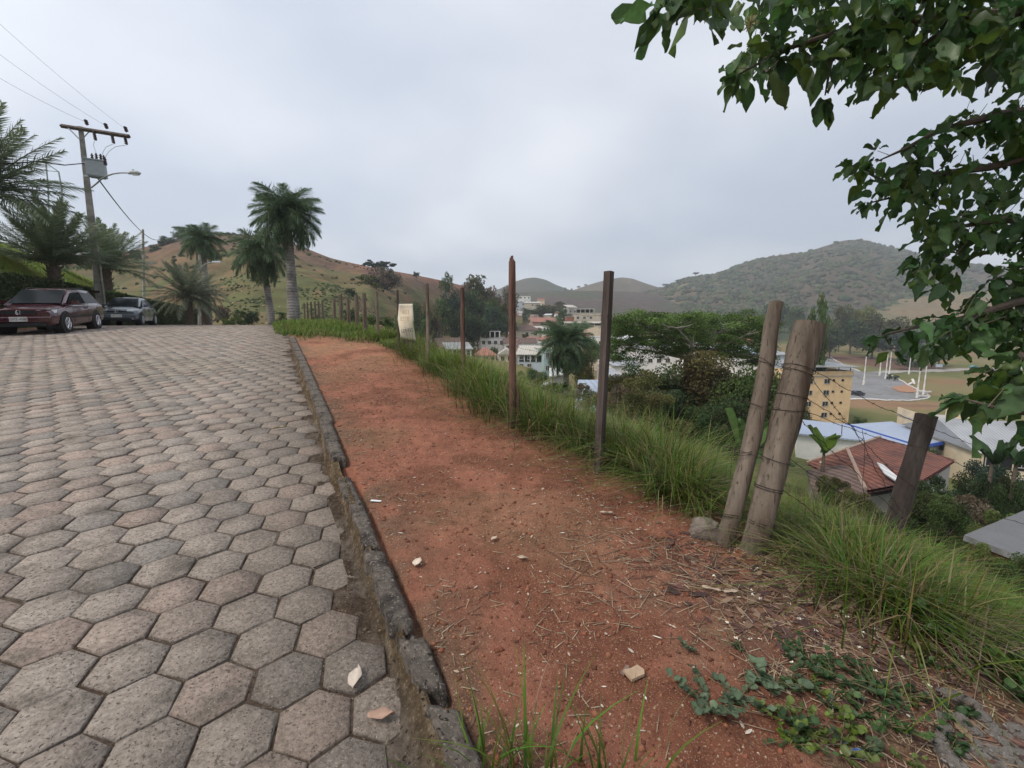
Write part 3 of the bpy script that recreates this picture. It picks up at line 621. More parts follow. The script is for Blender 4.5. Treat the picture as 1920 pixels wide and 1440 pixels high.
# ---------------------------------------------------------------- leaves with real outline, fold and wavy edge
def leaf_batch(P, D, U, L, Wd, col, r, wave=.10, droop=.35, rows=8, wobble=.055):
    """P base (n,3); D direction; U up normal; L length; Wd half width ratio"""
    n = len(P); D = D/np.linalg.norm(D, axis=1, keepdims=True); R = np.cross(D, U); R /= np.linalg.norm(R, axis=1, keepdims=True)+1e-9; U = np.cross(R, D)
    us = (1-np.cos(np.linspace(0, PI, rows)))/2*.5+np.linspace(0, 1, rows)*.5; V = np.zeros((n, rows, 3, 3)); C = np.zeros((n, rows, 3, 3)); ph = r.uniform(0, 6.28, n); fr = r.uniform(7, 11, n); dr = droop*r.uniform(.3, 1.6, n)
    for k, u in enumerate(us):
        prof = max(math.sin(PI*min(.995, .015+u*.98)**.88), 0)**.82*(1-.45*u**4)+.015; cx_ = P+D*(L*u*(1-.18*dr*u))[:, None]-np.array([0, 0, 1])*(L*dr*u*u*.6)[:, None]
        wv = wave*np.sin(fr*u+ph)
        for s, sg in ((0, -1), (1, 0), (2, 1)):
            wob = 1+wobble*np.sin(fr*1.7*u+ph*2+s)
            V[:, k, s] = cx_+R*(sg*L*Wd*prof*wob)[:, None]+U*(abs(sg)*L*(.10+wv*sg)*(1 if sg else 0))[:, None]
            C[:, k, s] = col*(1.25 if sg == 0 else 1)
    b = np.arange(n)[:, None]*(rows*3); q = []
    for k in range(rows-1):
        for s in (0, 1): q.append(b+np.array([[k*3+s, k*3+s+1, k*3+3+s+1, k*3+3+s]]))
    return V.reshape(-1, 3), np.concatenate(q, 1).reshape(-1, 4), C.reshape(-1, 3)
def unit(r, n):
    v = r.normal(0, 1, (n, 3)); return v/np.linalg.norm(v, axis=1, keepdims=True)
def leafcol(r, n, base=(.06, .115, .038), young=.22):
    c = np.array(base)*r.uniform(.6, 1.5, (n, 1))*r.uniform(.85, 1.15, (n, 3)); y = r.random(n) < young
    c[y] = np.array([.085, .14, .025])*r.uniform(.7, 1.2, (y.sum(), 1)); return c
def big_tree():
    r = np.random.default_rng(42); bx_, by_ = 5.6, 3.4; base = Vector((bx_, by_, gz(bx_, by_)-.2))
    root = empty('broadleaf_tree', base, 'broad leaved tree overhanging from the right with dark green drooping leaves', 'tree')
    W = lambda px, py, D: at(px, py, D)-base
    tr = MB(); crotch = Vector((5.2, 3.3, 2.9))-base
    tr.tube([(0, 0, 0), (-.08, 0, .9), (-.2, -.05, 2.2), tuple(crotch)], [.16, .14, .125, .11], 12, jit=.06); 
    tr.build('trunk', M['bark'], root, smooth=True)
    limbs = [[(2050,-130,2.5),(1800,-60,2.3),(1520,-60,2.1),(1340,-35,1.9),(1240,5,1.75)],
             [(2060,20,2.8),(1820,30,2.6),(1620,45,2.5),(1470,95,2.4),(1380,140,2.4)],
             [(1820,30,2.6),(1720,90,2.6),(1650,140,2.6)],
             [(1620,45,2.5),(1560,120,2.5),(1545,180,2.5)],
             [(2040,190,2.9),(1870,215,2.9),(1760,243,3.0),(1700,275,3.0),(1640,300,3.05)],
             [(2020,270,2.9),(1850,310,3.0),(1740,325,3.1),(1660,345,3.1),(1600,312,3.1)],
             [(1740,325,3.1),(1680,370,3.1),(1625,385,3.1)],
             [(2060,430,2.7),(1880,410,2.8),(1790,430,2.9),(1720,480,2.9)],
             [(2060,540,2.6),(1900,565,2.7),(1800,600,2.8),(1700,615,2.9),(1640,630,2.9)],
             [(2060,560,2.6),(1930,650,2.6),(1875,700,2.6),(1845,745,2.6)],
             [(2080,790,1.9),(1950,775,1.9),(1880,768,1.9),(1810,752,1.95)]]
    br = MB(); paths = []; outer = []
    for i, L in enumerate(limbs):
        P = [W(*q) for q in L]
        if i in (0, 1, 4, 5, 7, 8, 9, 10): s0 = crotch+Vector((0, 0, .0 if L[0][1] < 300 else -.5)); P = [s0, s0.lerp(P[0], .35)+Vector((.03, .22, .22)), s0.lerp(P[0], .7)+Vector((-.05, .10, .16))]+P; outer.append(P[1:4])
        P = [p+Vector([random.uniform(-.015, .015) for _ in 'xyz']) for p in P]
        rad = np.linspace(.05 if len(P) > 5 else .016, .0035, len(P)); br.tube(P, list(rad), 7); paths.append(P[-len(L):])
    LP = []; LD = []; LU = []; LL = []; ST = []
    def sprig(c, n, big=1.0, out=None):
        for _ in range(n):
            d = unit(r, 1)[0]
            if out is not None: d = d*.8+out
            d[2] -= .55; d /= np.linalg.norm(d); u = unit(r, 1)[0]*.7+np.array([0, -.3, 1.])
            LP.append(np.array(c)+d*.02); LD.append(d); LU.append(u); LL.append(r.uniform(.065, .14)*big)
    paths = paths+outer
    for P in paths:                                         # sprigs down the limbs
        for a, b in zip(P, P[1:]):
            k = max(2, int((b-a).length/.06))
            for i in range(k):
                p = a.lerp(b, i/k); off = unit(r, 1)[0]*r.uniform(.02, .12); q = p+Vector(off); ST.append((p, q)); sprig(q, r.integers(2, 5))
        e = P[-1]; sprig(e, 6, .9, np.array((P[-1]-P[-2]).normalized()))
    polys = [([(1380,-80),(1392,20),(1405,60),(1385,120),(1368,150),(1385,170),(1425,150),(1465,118),(1500,108),(1530,165),(1550,170),(1590,150),(1640,170),(1690,165),(1745,130),(1800,165),(1835,120),(1925,150),(2010,190),(2010,-80)], 820, 2.2, 3.1, 1.15),
             ([(1200,-60),(1200,20),(1225,50),(1262,40),(1300,45),(1335,20),(1345,-60)], 26, 1.7, 1.9, 1.25),
             ([(1590,300),(1640,285),(1690,295),(1730,255),(1775,225),(1850,190),(2010,170),(2010,460),(1790,430),(1730,415),(1700,375),(1630,365),(1600,330)], 400, 2.7, 3.4, 1.0),
             ([(1715,400),(2010,380),(2010,640),(1890,610),(1830,565),(1760,548),(1690,512),(1722,450)], 400, 2.6, 3.4, 1.05),
             ([(1635,622),(1700,600),(1800,590),(2010,560),(2010,700),(1930,665),(1860,665),(1800,645),(1740,655),(1680,645)], 220, 2.5, 3.2, 1.0),
             ([(1835,690),(2010,640),(2010,840),(1890,775),(1830,745)], 110, 2.2, 2.8, 1.1),
             ([(1800,745),(2010,745),(2010,830),(1900,800),(1815,790)], 26, 1.85, 2.1, 1.2)]
    for pl, n, d0, d1, big in polys:
        A = np.array(pl, float); got = 0
        while got < n:
            x = r.uniform(A[:, 0].min(), A[:, 0].max()); y = r.uniform(A[:, 1].min(), A[:, 1].max())
            if not inpoly(np.array([x]), np.array([y]), pl)[0]: continue
            if fbm(np.array([x/38.]), np.array([y/38.]), 3, 6)[0] < .43: got += .5; continue
            c = W(x, y, r.uniform(d0, d1)); sprig(c, 1, big); got += 1
            if r.random() < .25: ST.append((c, c+Vector((r.uniform(0, .12), r.uniform(-.05, .05), r.uniform(.02, .12)))))
    for a, b in ST: br.tube([a, b], [.0025, .0018], 4, cap=False)
    br.build('branches', M['bark'], root, smooth=True)
    n = len(LP); v, f, c = leaf_batch(np.array(LP), np.array(LD), np.array(LU), np.array(LL), .27, leafcol(r, n), r, wave=.11, droop=.45)
    bulk('leaves', v, f, M['leaf'], root, c, smooth=True)
    # small pale flower head hanging among the leaves
    fl = MB(); c = W(1408, 45, 2.35)
    for _ in range(60):
        d = Vector(unit(r, 1)[0])*r.uniform(.01, .045); fl.tube([c, c+d], [.001, .002], 4)
    fl.build('flower_head', mat('pale greenish bloom', (.36, .33, .18), var=.2), root)
big_tree()

# ---------------------------------------------------------------- fence posts
GP = 'wooden fence posts along the dirt strip'
def post(bp, tp, Dt, r0, r1, m, label, kink=None, sq=False, n=14, sink=.25, jag=0, group=GP, base=None):
    b = hit(*bp) if base is None else base
    t = at(tp[0], tp[1], Dt if Dt else b.y); o = b.copy(); root = empty('fence_post', o, label, 'fence post', group) ; b_ = Vector((0, 0, 0)); t_ = t-o
    ax = (t_-b_).normalized(); P = [b_-ax*sink]; K = 9
    for i in range(K+1):
        p = b_.lerp(t_, i/K)
        if kink: p += Vector((kink*math.sin(PI*min(1, i/K*1.1))*1.0, 0, 0))
        P.append(p)
    mb = MB()
    if sq: mb.tube(P, r0*1.35, 4, jit=0.03)
    else: mb.tube(P, list(np.linspace(r0, r1, len(P))*(1+np.array([random.uniform(-.06, .06) for _ in P]))), n, jit=.07)
    if jag:
        for k in range(4):
            a = k*1.6+.3; q = t_+Vector((math.cos(a), math.sin(a), 0))*r1*.5; mb.tube([q-ax*.05, q+ax*random.uniform(.01, jag)], [r1*.45, r1*.2], 5)
    mb.build('post_shaft', m, root, smooth=not sq)
    root['_r'] = r0; return root, t_, ax
def binding(root, t_, f, r, m=None):
    c = t_*f; ax = t_.normalized(); u = ax.cross(Vector((0, 1, 0))).normalized(); v = ax.cross(u); mb = MB()
    sl = random.uniform(-.03, .03); ph = random.uniform(0, 6)
    for d in (0,) if random.random() < .6 else (0, .014):
        P = [c+ax*(d+sl*math.sin(k*2*PI/14+ph))+(u*math.cos(k*2*PI/14)+v*math.sin(k*2*PI/14))*(r*1.06) for k in range(15)]; mb.tube(P, .0021, 5, cap=False)
    mb.build('wire_binding', M['wire'], root)
postsW = {}
p1, t1, _ = post((1412,1032), (1518,607), 2.80, .070, .092, M['wood'], 'thick round grey post leaning right, the stoutest in the fence', n=18)
for f in (.12, .27, .40, .62, .68, .78, .80): binding(p1, t1, f, .072+.020*f)
p2, t2, _ = post((1358,1016), (1456,566), 2.85, .055, .044, M['wood'], 'slim round grey post leaning right beside the thickest post, slightly crooked', kink=.035, n=14)
for f in (.1, .38, .58, .75): binding(p2, t2, f, .052)
p3, t3, _ = post(None, (1738,778), 3.62, .066, .07, M['darkwood'], 'dark weathered post with a rounded top standing down the slope on the right', base=Vector((on(3.98, 3.5), 3.5, gz(on(3.98, 3.5), 3.5))), n=16)
p5, t5, _ = post((1122,882), (1142,509), 3.86, .033, .033, M['darkwood'], 'tall straight square sawn post, dark brown', sq=True)
p6, t6, _ = post((962,802), (960,490), 4.92, .042, .038, M['redwood'], 'tall split reddish post with a jagged top', jag=.06, n=9)
mb = MB(); mb.tube([(.05, .01, -.2), (.055, 0, .3), (.06, .0, .46)], [.03, .024, .006], 6, jit=.15); mb.build('broken_stub', M['redwood'], p6)
p7, t7, _ = post((869,716), (867,540), 7.3, .042, .032, M['redwood'], 'slim reddish brown post next beyond the tall jagged one', n=9)
p8, t8, _ = post((803,690), (801,532), 8.4, .036, .03, M['wood'], 'slim grey post just right of the faded banner sign', n=9)
def apost(px, ty, y, r, m, label, g=GP):
    tt = (.0); a = ray(px, ty); x = a[0]/a[1]*y; b = Vector((x, y, gz(x, y)))
    return post(None, (px, ty), y, r, r*.85, m, label, base=b, n=8, group=g)
apost(745, 544, 10.2, .03, M['darkwood'], 'thin dark post rising behind the left edge of the banner sign')
apost(706, 547, 12.1, .045, M['wood'], 'grey post, first of the far row left of the banner sign')
G2 = 'far pale posts crowded together beyond the dirt strip'
for i, (px, ty, y) in enumerate([(682,550,13.7),(668,553,15.0),(652,556,16.6),(638,553,18.6),(626,559,20.5),(604,563,25),(597,565,27),(590,565,29),(583,566,31),(576,567,34),(570,568,37)]):
    apost(px, ty, y, .075 if i != 3 else .10, M['wood'], ['pale far post second left from the banner sign', 'pale far post third left from the banner sign', 'pale far post fourth left from the banner sign', 'stout pale far post, widest of the crowded row'][i] if i < 4 else 'thin far post in the dense row just right of the tall palm trunk', G2)
pb = hit(1848, 1112, 1.0)
post(None, (1850,1066), pb.y, .05, .045, M['darkwood'], 'short sawn off stump of a post in the grass at the right edge', base=Vector((pb.x, pb.y, pb.z)), n=10)

# rock at the foot of the slim leaning post
def rock(name, loc, sz, label, cat, m, seed, group=None, rz=0, flat=1):
    r = random.Random(seed); import bmesh
    bm = bmesh.new(); bmesh.ops.create_icosphere(bm, subdivisions=5 if 'mound' in name else 4, radius=1)
    for v in bm.verts:
        p = v.co; k = 1+.35*(fbm(np.array([p.x*1.7+seed]), np.array([p.y*1.7+p.z*1.3]), 3, seed)[0]-.5)*2
        k *= 1-.12*(abs(p.x*.8+p.z*.6) > .75); k *= 1+(.35 if 'mound' in name else .10)*(fbm(np.array([p.x*7+seed]), np.array([p.y*7+p.z*5]), 4, 4)[0]-.5); v.co = Vector((p.x*sz[0]*k, p.y*sz[1]*k, max(p.z, -.6)*sz[2]*k))
    me = bpy.data.meshes.new(name); bm.to_mesh(me); bm.free(); me.materials.append(m); o = link(name, me, loc=loc); o.rotation_euler = (0, 0, rz); return tag(o, label, cat, group)
M['rock'] = mat('stone', (.26,.215,.18), rough=.95, var=.35, scale=14, c2=(.12,.09,.075), s2=6, bump=1, bscale=25, bdist=.02)
M['rubble'] = mat('pale rubble', (.30,.27,.24), rough=1, var=.5, scale=30, c2=(.17,.135,.11), s2=14, bump=1, bscale=45, bdist=.04, speck=[(60, .62, (.42,.39,.35)), (45, .62, (.09,.07,.06))])
q = hit(1322, 1003); rock('rock', q+Vector((.0, 0, .03)), (.115, .08, .075), 'rounded stone wedged at the foot of the slim leaning post', 'rock', M['rock'], 3, rz=-.3)
q = hit(1800, 1322); rock('concrete_chunk', q+Vector((0, 0, .02)), (.07, .028, .026), 'narrow grey broken concrete chunk above the pale mound', 'rubble', M['rubble'], 5, rz=-.7)
q = hit(1880, 1400, .6); rock('concrete_mound', q+Vector((.02, -.02, -.03)), (.22, .13, .035), 'pale spilled mortar mound in the lower right corner', 'rubble', M['rubble'], 8, rz=-.6)
for i, (px, py, s_) in enumerate([(1800,1352,.03),(1842,1350,.035),(1760,1400,.03),(1900,1372,.03),(1780,1432,.04),(1822,1376,.022)]):
    q = hit(px, py, .6); rock('rubble_piece', q+Vector((0, 0, .01)), (s_, s_*.8, s_*.6), 'small pale crumb of mortar scattered by the pale mound', 'rubble', M['rubble'], 30+i, 'mortar crumbs around the mound', rz=i)

# ---------------------------------------------------------------- barbed wire
def strand(P, label, r=.0019, sag=.03, barb=.11, group='barbed wire strands of the fence', wig=.006):
    P = [Vector(p) for p in P]; o = P[0]; mb = MB(); path = []
    for a, b in zip(P, P[1:]):
        L = (b-a).length; k = max(3, int(L/.07))
        for i in range(k):
            u = i/k; path.append(a.lerp(b, u)-Vector((0, 0, sag*4*u*(1-u)*L/2))+Vector((random.uniform(-wig, wig), random.uniform(-wig, wig), random.uniform(-wig, wig))))
    path.append(P[-1]); path = [p-o for p in path]
    mb.tube(path, r, 4, cap=False)
    if barb:
        d = 0
        for a, b in zip(path, path[1:]):
            d += (b-a).length
            if d > barb:
                d = 0
                for _ in range(2):
                    v = Vector(unit(RNG, 1)[0])*.012; mb.tube([a-v, a+v], .0012, 3, cap=False)
    x = mb.build('barbed_wire', M['wire'], loc=o); tag(x, label, 'barbed wire', group); return x
P1 = lambda f: p1.location+t1*f+Vector((.03, -.085, 0))
P1r = lambda f: p1.location+t1*f+Vector((.088, 0, 0))
P2 = lambda f: p2.location+t2*f+Vector((0, -.055, 0))
P3 = lambda f: p3.location+t3*f+Vector((0, -.085, 0))
P5 = lambda f: p5.location+t5*f+Vector((0, -.04, 0))
P6 = lambda f: p6.location+t6*f+Vector((0, -.045, 0))
P7 = lambda f: p7.location+t7*f+Vector((0, -.04, 0))
P8 = lambda f: p8.location+t8*f+Vector((0, -.035, 0))
ends = [at(2050, 905, 4.3), at(2050, 960, 4.3), at(2050, 1010, 4.3), at(2050, 1085, 4.2), at(2050, 1150, 4.1)]
strand([P1r(.80), P3(.93), ends[0]], 'topmost barbed strand running from the stout post over the dark sloping post')
strand([P1r(.77), at(1640, 850, 3.1), P3(.55), ends[2]], 'steep second barbed strand dropping from the stout post behind the first')
strand([P1r(.62), P3(.80), ends[1]], 'barbed strand crossing the yellow building at mid height')
strand([P1r(.58), at(1600, 880, 3.1), P3(.35)], 'slack barbed strand dipping over the red tiled roof')
strand([P1r(.68), at(1600, 800, 3.0), at(1690, 960, 3.3), P3(.62)], 'loose tangled barbed strand crossing the others over the tiled roof')
strand([P1r(.40), at(1640, 960, 3.1), P3(.2), ends[3]], 'low barbed strand in the long grass between the stout and the dark post')
strand([P1r(.27), at(1650, 1040, 3.0), ends[4]], 'lowest barbed strand sinking into the grass right of the stout post')
strand([at(1617, 808, 3.2), at(1622, 830, 3.2), at(1617, 905, 3.2), at(1632, 990, 3.2)], 'hanging broken wire end curling down over the tiled roof', sag=0, barb=.5)
for f, g, h_, i_, j_, s_ in [(.78, .75, .78, .72, .72, 'top'), (.62, .58, .55, .50, .5, 'second'), (.40, .38, .35, .3, .3, 'third')]:
    strand([P1(f), P2(g), P5(h_), P6(i_), P7(j_), P8(j_)], s_+' fine barbed strand stretched from the stout post back along the left posts', r=.0013, sag=.02, barb=.16)

# ---------------------------------------------------------------- banner sign
def sign():
    b = hit(772, 668); root = empty('banner_sign', b, 'faded cream cloth banner on a low stake beside the fence', 'sign')
    D = b.y; M['cloth'] = mat('faded banner cloth', (.72,.63,.47), rough=.9, var=.12, scale=6, c2=(.66,.61,.54), s2=2)
    c = [(748,570),(774,569),(775,600),(780,640),(752,634),(746,600)]
    Q = lambda px, py, d=0: at(px, py, D+d)-b
    nx, ny = 8, 16; V = []
    for j in range(ny+1):
        v = j/ny; L = np.interp(v, [0, .45, 1], [748, 745.5, 751.5]); R_ = np.interp(v, [0, .45, .5, 1], [774, 775.5, 774.5, 780]); yt = np.interp(v, [0, 1], [570, 634]); yr = np.interp(v, [0, 1], [569.5, 639.5])
        for i in range(nx+1):
            u = i/nx; p = Q(L+(R_-L)*u, yt+(yr-yt)*u, .035*math.sin(v*6+u*2)-.02*math.sin(u*PI)); V.append(tuple(p))
    F = [(j*(nx+1)+i, (j+1)*(nx+1)+i, (j+1)*(nx+1)+i+1, j*(nx+1)+i+1) for j in range(ny) for i in range(nx)]
    o = bulk('banner', V, np.array(F), M['cloth'], root, smooth=True); md = o.modifiers.new('thick', 'SOLIDIFY'); md.thickness = .004
    mb = MB(); mb.tube([Q(770, 672, .06), Q(771, 600, .06)], .035, 8); mb.build('stake', M['wood'], root)
    mb = MB(); mb.box(Q(766, 640, .07), (.30, .03, .09)); mb.build('crossbar', M['wood'], root)
    mb = MB(); mb.box(Q(761, 570.5, .05), (.32, .02, .02)); mb.build('top_batten', M['wood'], root)
    fo = mat('faded orange print', (.55,.36,.22), var=.2); dk = mat('dark print', (.07,.065,.07), var=.2)
    for s, px, py, sz, m, tilt in [('803', 761, 585.5, .125, fo, 0), ('ESTE', 759, 598, .115, fo, -.02), ('L27/732', 763, 620, .095, dk, -.12)]:
        text('lettering', s, sz, m, root, Q(px, py, -.075), (PI/2, tilt, 0), .001, .8)
sign()
# ---------------------------------------------------------------- ground litter
def scatter_stuff(name, label, n, fn, mt, cols, shape, seed, cat='litter'):
    r = np.random.default_rng(seed); x, y = fn(r, n); n = len(x); z = ground_z(x, y); a = r.uniform(0, 6.28, n); V, F, sz = shape(r, n)
    ca, sa = np.cos(a)[:, None], np.sin(a)[:, None]; vx = V[:, :, 0]*ca-V[:, :, 1]*sa; vy = V[:, :, 0]*sa+V[:, :, 1]*ca
    W_ = np.stack([vx+x[:, None], vy+y[:, None], V[:, :, 2]+z[:, None]], -1); k = V.shape[1]
    FF = (F[None]+np.arange(n)[:, None, None]*k).reshape(-1, F.shape[1]); C = np.array(cols)[r.integers(0, len(cols), n)]*r.uniform(.7, 1.2, (n, 1))
    o = bulk(name, W_.reshape(-1, 3), FF, mt, col=np.repeat(C, k, 0)); tag(o, label, cat, kind='stuff'); return o
def sh_pebble(r, n):
    B = np.array([(1,0,0),(0,1,0),(-1,0,0),(0,-1,0),(0,0,1),(0,0,-.6)], float); s = (r.uniform(.5, 1, n)**2*.0065+.0016)[:, None, None]
    return B[None]*s*r.uniform(.6, 1.3, (n, 1, 3))*np.array([1, 1, .7]), np.array([(0,1,4),(1,2,4),(2,3,4),(3,0,4),(1,0,5),(2,1,5),(3,2,5),(0,3,5)]), 0
def sh_straw(r, n, L=(.015, .09), w=.0014):
    l = r.uniform(*L, n)/2; ti = r.normal(0, .10, n); V = np.zeros((n, 8, 3)); 
    for k, (sx, sy, sz) in enumerate([(-1,-1,0),(1,-1,0),(1,1,0),(-1,1,0),(-1,-1,1),(1,-1,1),(1,1,1),(-1,1,1)]):
        V[:, k, 0] = sx*l; V[:, k, 1] = sy*w+np.abs(sx)*0+sx*0; V[:, k, 2] = .004+sz*w*1.6+sx*l*np.abs(ti)
    return V, np.array([(3,2,1,0),(4,5,6,7),(0,1,5,4),(1,2,6,5),(2,3,7,6),(3,0,4,7)]), 0
def sh_leaf(r, n, L=(.02, .05)):
    l = r.uniform(*L, n)[:, None]; B = np.array([(-1,0,.1),(-.3,-.38,.35),(.5,-.28,.25),(1,0,.5),(.5,.3,.4),(-.3,.36,.2)]); V = B[None]*l[..., None]*np.array([1, 1, .35])*r.uniform(.6, 1.3, (n, 1, 3)); V[:, :, 2] += .003
    return V, np.array([(0,1,2,3),(0,3,4,5)]), 0
def area(t0, t1, y0, y1, dn=None):
    def f(r, n):
        y = y0+(y1-y0)*r.random(n*3)**1.35; t = r.uniform(t0, t1, n*3); x = on(t, y)
        k = np.ones(len(x), bool) if dn is None else r.random(len(x)) < dn(t, y, x)
        return x[k][:n], y[k][:n]
    return f
M['bits'] = mat('litter bits', attr=True, rough=.9, var=.15, scale=60)
scatter_stuff('gravel', 'coarse pale grit scattered over the red dirt', 15000, area(.13, 2.3, .9, 11, lambda t, y, x: .35+.65*sstep(.4, .6, fbm(x*2.5, y*2.5, 3, 91))), M['bits'], [(.36,.24,.16),(.30,.17,.11),(.25,.105,.065),(.19,.08,.05),(.42,.33,.25),(.24,.10,.06)], sh_pebble, 5, 'gravel')
scatter_stuff('dirt_clods', 'small clods of red earth on the dirt strip', 2600, area(.13, 2.3, .9, 9), M['bits'], [(.22,.08,.045),(.16,.065,.04),(.26,.11,.06)], lambda r, n: (sh_pebble(r, n)[0]*2.4, sh_pebble(r, n)[1], 0), 6, 'gravel')
scatter_stuff('straw_litter', 'dry straw and twig bits strewn over the dirt', 3800, area(.15, 3.0, .95, 7, lambda t, y, x: np.clip(.08+.8*sstep(1.0, 1.9, t)*sstep(2.9, 1.9, y)+.6*sstep(1.7, 2.3, t)+.5*sstep(.55, .62, fbm(x*1.6, y*1.6, 3, 44)), 0, 1)), M['bits'], [(.36,.28,.18),(.28,.19,.12),(.20,.12,.08),(.42,.35,.25)], sh_straw, 7)
scatter_stuff('straw_litter', 'matted dead stalks covering the ground in the lower right', 3600, area(.95, 3.1, .8, 2.7, lambda t, y, x: sstep(.8, 1.8, t+(fbm(x*3, y*3, 3, 8)-.5)*.8)), M['bits'], [(.30,.21,.14),(.22,.14,.10),(.15,.085,.06),(.36,.28,.19)], lambda r, n: sh_straw(r, n, (.04, .2), .0016), 8)
scatter_stuff('dead_leaves', 'brown dead leaf litter under the overhanging tree', 2600, area(1.0, 3.1, .8, 3.4, lambda t, y, x: sstep(1.35, 2.1, t+(fbm(x*2, y*2, 3, 9)-.5)*.9)*sstep(3.0, 2.1, y)), M['bits'], [(.12,.06,.05),(.09,.05,.045),(.17,.09,.06),(.07,.04,.035),(.24,.16,.11)], sh_leaf, 9)
scatter_stuff('wood_chips', 'pale bark chips and husks scattered on the dirt and along the gutter', 900, area(-.32, 2.2, 1.1, 11, lambda t, y, x: np.clip(.16+.95*(np.abs(t+.14) < .10)*(y > 1.4)+.5*sstep(1.3, 2, t), 0, 1)*(np.abs(t-.07) > .09)), M['bits'], [(.50,.42,.33),(.42,.33,.24),(.58,.52,.44)], lambda r, n: sh_leaf(r, n, (.008, .02)), 10)
# single pieces
def flatleaf(px, py, L, label, c, seed, rz, group=None, name='dry_leaf', cat='dry leaf', W_=.3):
    p = hit(px, py, .4); 
    r = np.random.default_rng(seed)
    if T(p.x, p.y) < 0: p.z = float(road_z(np.array([p.x]), np.array([p.y]))[0])
    v, f, c_ = leaf_batch(np.array([[-L/2, 0, .012]]), np.array([[1., 0, .05]]), np.array([[0, .15, 1.]]), np.array([L]), W_, np.array([c]), r, .04, .02, wobble=.03)
    o = bulk(name, v, f, mat('dry leaf', attr=True, var=.15, scale=60, trans=.1), col=c_, loc=p+Vector((0, 0, .006)), smooth=True); o.rotation_euler = (0, 0, rz); md = o.modifiers.new('thick', 'SOLIDIFY'); md.thickness = .0012
    return tag(o, label, cat, group)
tan_ = (.48, .37, .28)
flatleaf(783, 1060, .075, 'curled cream leaf standing up on the red dirt near the kerb', (.60,.50,.40), 1, 1.4, W_=.36)
flatleaf(980, 1053, .065, 'narrow tan leaf in the middle of the red dirt', tan_, 2, -.3)
flatleaf(927, 1015, .055, 'small tan leaf lying pointing up the dirt strip', tan_, 3, 1.0)
flatleaf(668, 1292, .11, 'long pale dry leaf on the pavers beside the gutter', (.52,.44,.37), 4, 1.7, W_=.25)
flatleaf(716, 1366, .10, 'broad pinkish dry leaf in the gutter nearest the camera', (.42,.27,.20), 5, .1)
flatleaf(1333, 1113, .09, 'slender tan leaf left of a matching leaf under the leaning posts', tan_, 6, -.5, W_=.16)
flatleaf(1372, 1118, .08, 'slender tan leaf right of a matching leaf under the leaning posts', tan_, 7, 0, W_=.2)
flatleaf(1137, 968, .09, 'pale bark flake on the dirt below the square post', (.5,.42,.33), 8, -.2, W_=.13)
flatleaf(525, 812, .14, 'wisp of dry straw lying on the pavers by the far kerb', (.36,.30,.18), 9, .6, W_=.10)
fl_m = mat('white petals', (.78,.74,.62), var=.08)
for i, (px, py) in enumerate([(1338,1082),(1418,1068),(1410,1118),(1425,1125),(1472,1121),(1480,1136),(1408,1110),(1498,1163),(1502,1165),(1530,1187),(1363,1171),(1380,1199),(1407,1202),(1578,1150),(1588,1160),(1570,1158),(1615,1150),(1640,1182),(1637,1200),(1618,1190),(1612,1218),(1640,1262),(1545,1245),(1485,1247),(1675,1210),(1758,1298),(1743,1290),(1690,1235),(1425,1202)]):
    p = hit(px, py, .5); mb = MB(); r = random.Random(i)
    for k in range(4):
        a = k*1.57+r.random(); d = Vector((math.cos(a), math.sin(a), 0)); s_ = .012; e = d.cross(Vector((0, 0, 1)))*.004
        mb.add([Vector((0, 0, .002)), d*s_*.5+e+Vector((0, 0, .006)), d*s_+Vector((0, 0, r.uniform(.001, .008))), d*s_*.5-e+Vector((0, 0, .006))], [(0, 1, 2, 3)])
    o = mb.build('fallen_flower', fl_m, loc=p+Vector((0, 0, .004))); tag(o, 'small white flower fallen on the litter under the overhanging tree', 'flower', 'fallen white flowers')
def slab(px, py, d, label, cat, m, rz, name, rx=0, parent=None, dz=.0):
    p = hit(px, py, .4); mb = MB(); n = 7; pts_ = [(math.cos(k*2*PI/n)*d[0]/2*random.uniform(.8, 1.1), math.sin(k*2*PI/n)*d[1]/2*random.uniform(.8, 1.1)) for k in range(n)]
    if cat == 'tile shard': pts_ = [(-d[0]/2, -d[1]/2), (d[0]*.3, -d[1]*.5), (d[0]/2, -d[1]*.15), (d[0]*.42, d[1]*.45), (0, d[1]*.38), (-d[0]*.45, d[1]/2)]
    if cat == 'plastic strip': pts_ = [(-d[0]/2, -d[1]/2), (d[0]/2, -d[1]/2*.7), (d[0]/2, d[1]/2), (-d[0]/2, d[1]/2)]
    n = len(pts_); mb.add([(x, y, 0) for x, y in pts_]+[(x, y, d[2]) for x, y in pts_], [tuple(range(n-1, -1, -1)), tuple(range(n, 2*n))]+[(i, (i+1) % n, n+(i+1) % n, n+i) for i in range(n)])
    o = mb.build(name, m, loc=p+Vector((0, 0, dz))); o.rotation_euler = (rx, .05, rz); return tag(o, label, cat)
rr_ = random.Random(9)
for i in range(46):
    px = 1760+rr_.random()*170; py = 1335+(px-1760)*.30+rr_.random()*100
    q = hit(px, min(py, 1470), .6); s_ = rr_.uniform(.008, .028); rock('rubble_piece', q+Vector((0, 0, s_*.3)), (s_, s_*rr_.uniform(.6, 1), s_*.6), 'small pale crumb of mortar scattered by the pale mound', 'rubble', M['rubble'], 130+i, 'mortar crumbs around the mound', rz=i)
slab(705, 942, (.075, .024, .003), 'white plastic strip lying on the dirt beside the kerb', 'plastic strip', mat('white plastic', (.75,.76,.76), rough=.4, var=.05), -.1, 'plastic_strip', dz=.008)
tile_m = mat('broken tile', (.42,.30,.20), var=.2, scale=30, bump=.3)
slab(1190, 1268, (.085, .055, .012), 'broken piece of tan roof tile on the dirt in front of the weeds', 'tile shard', tile_m, .5, 'tile_shard', dz=.010)
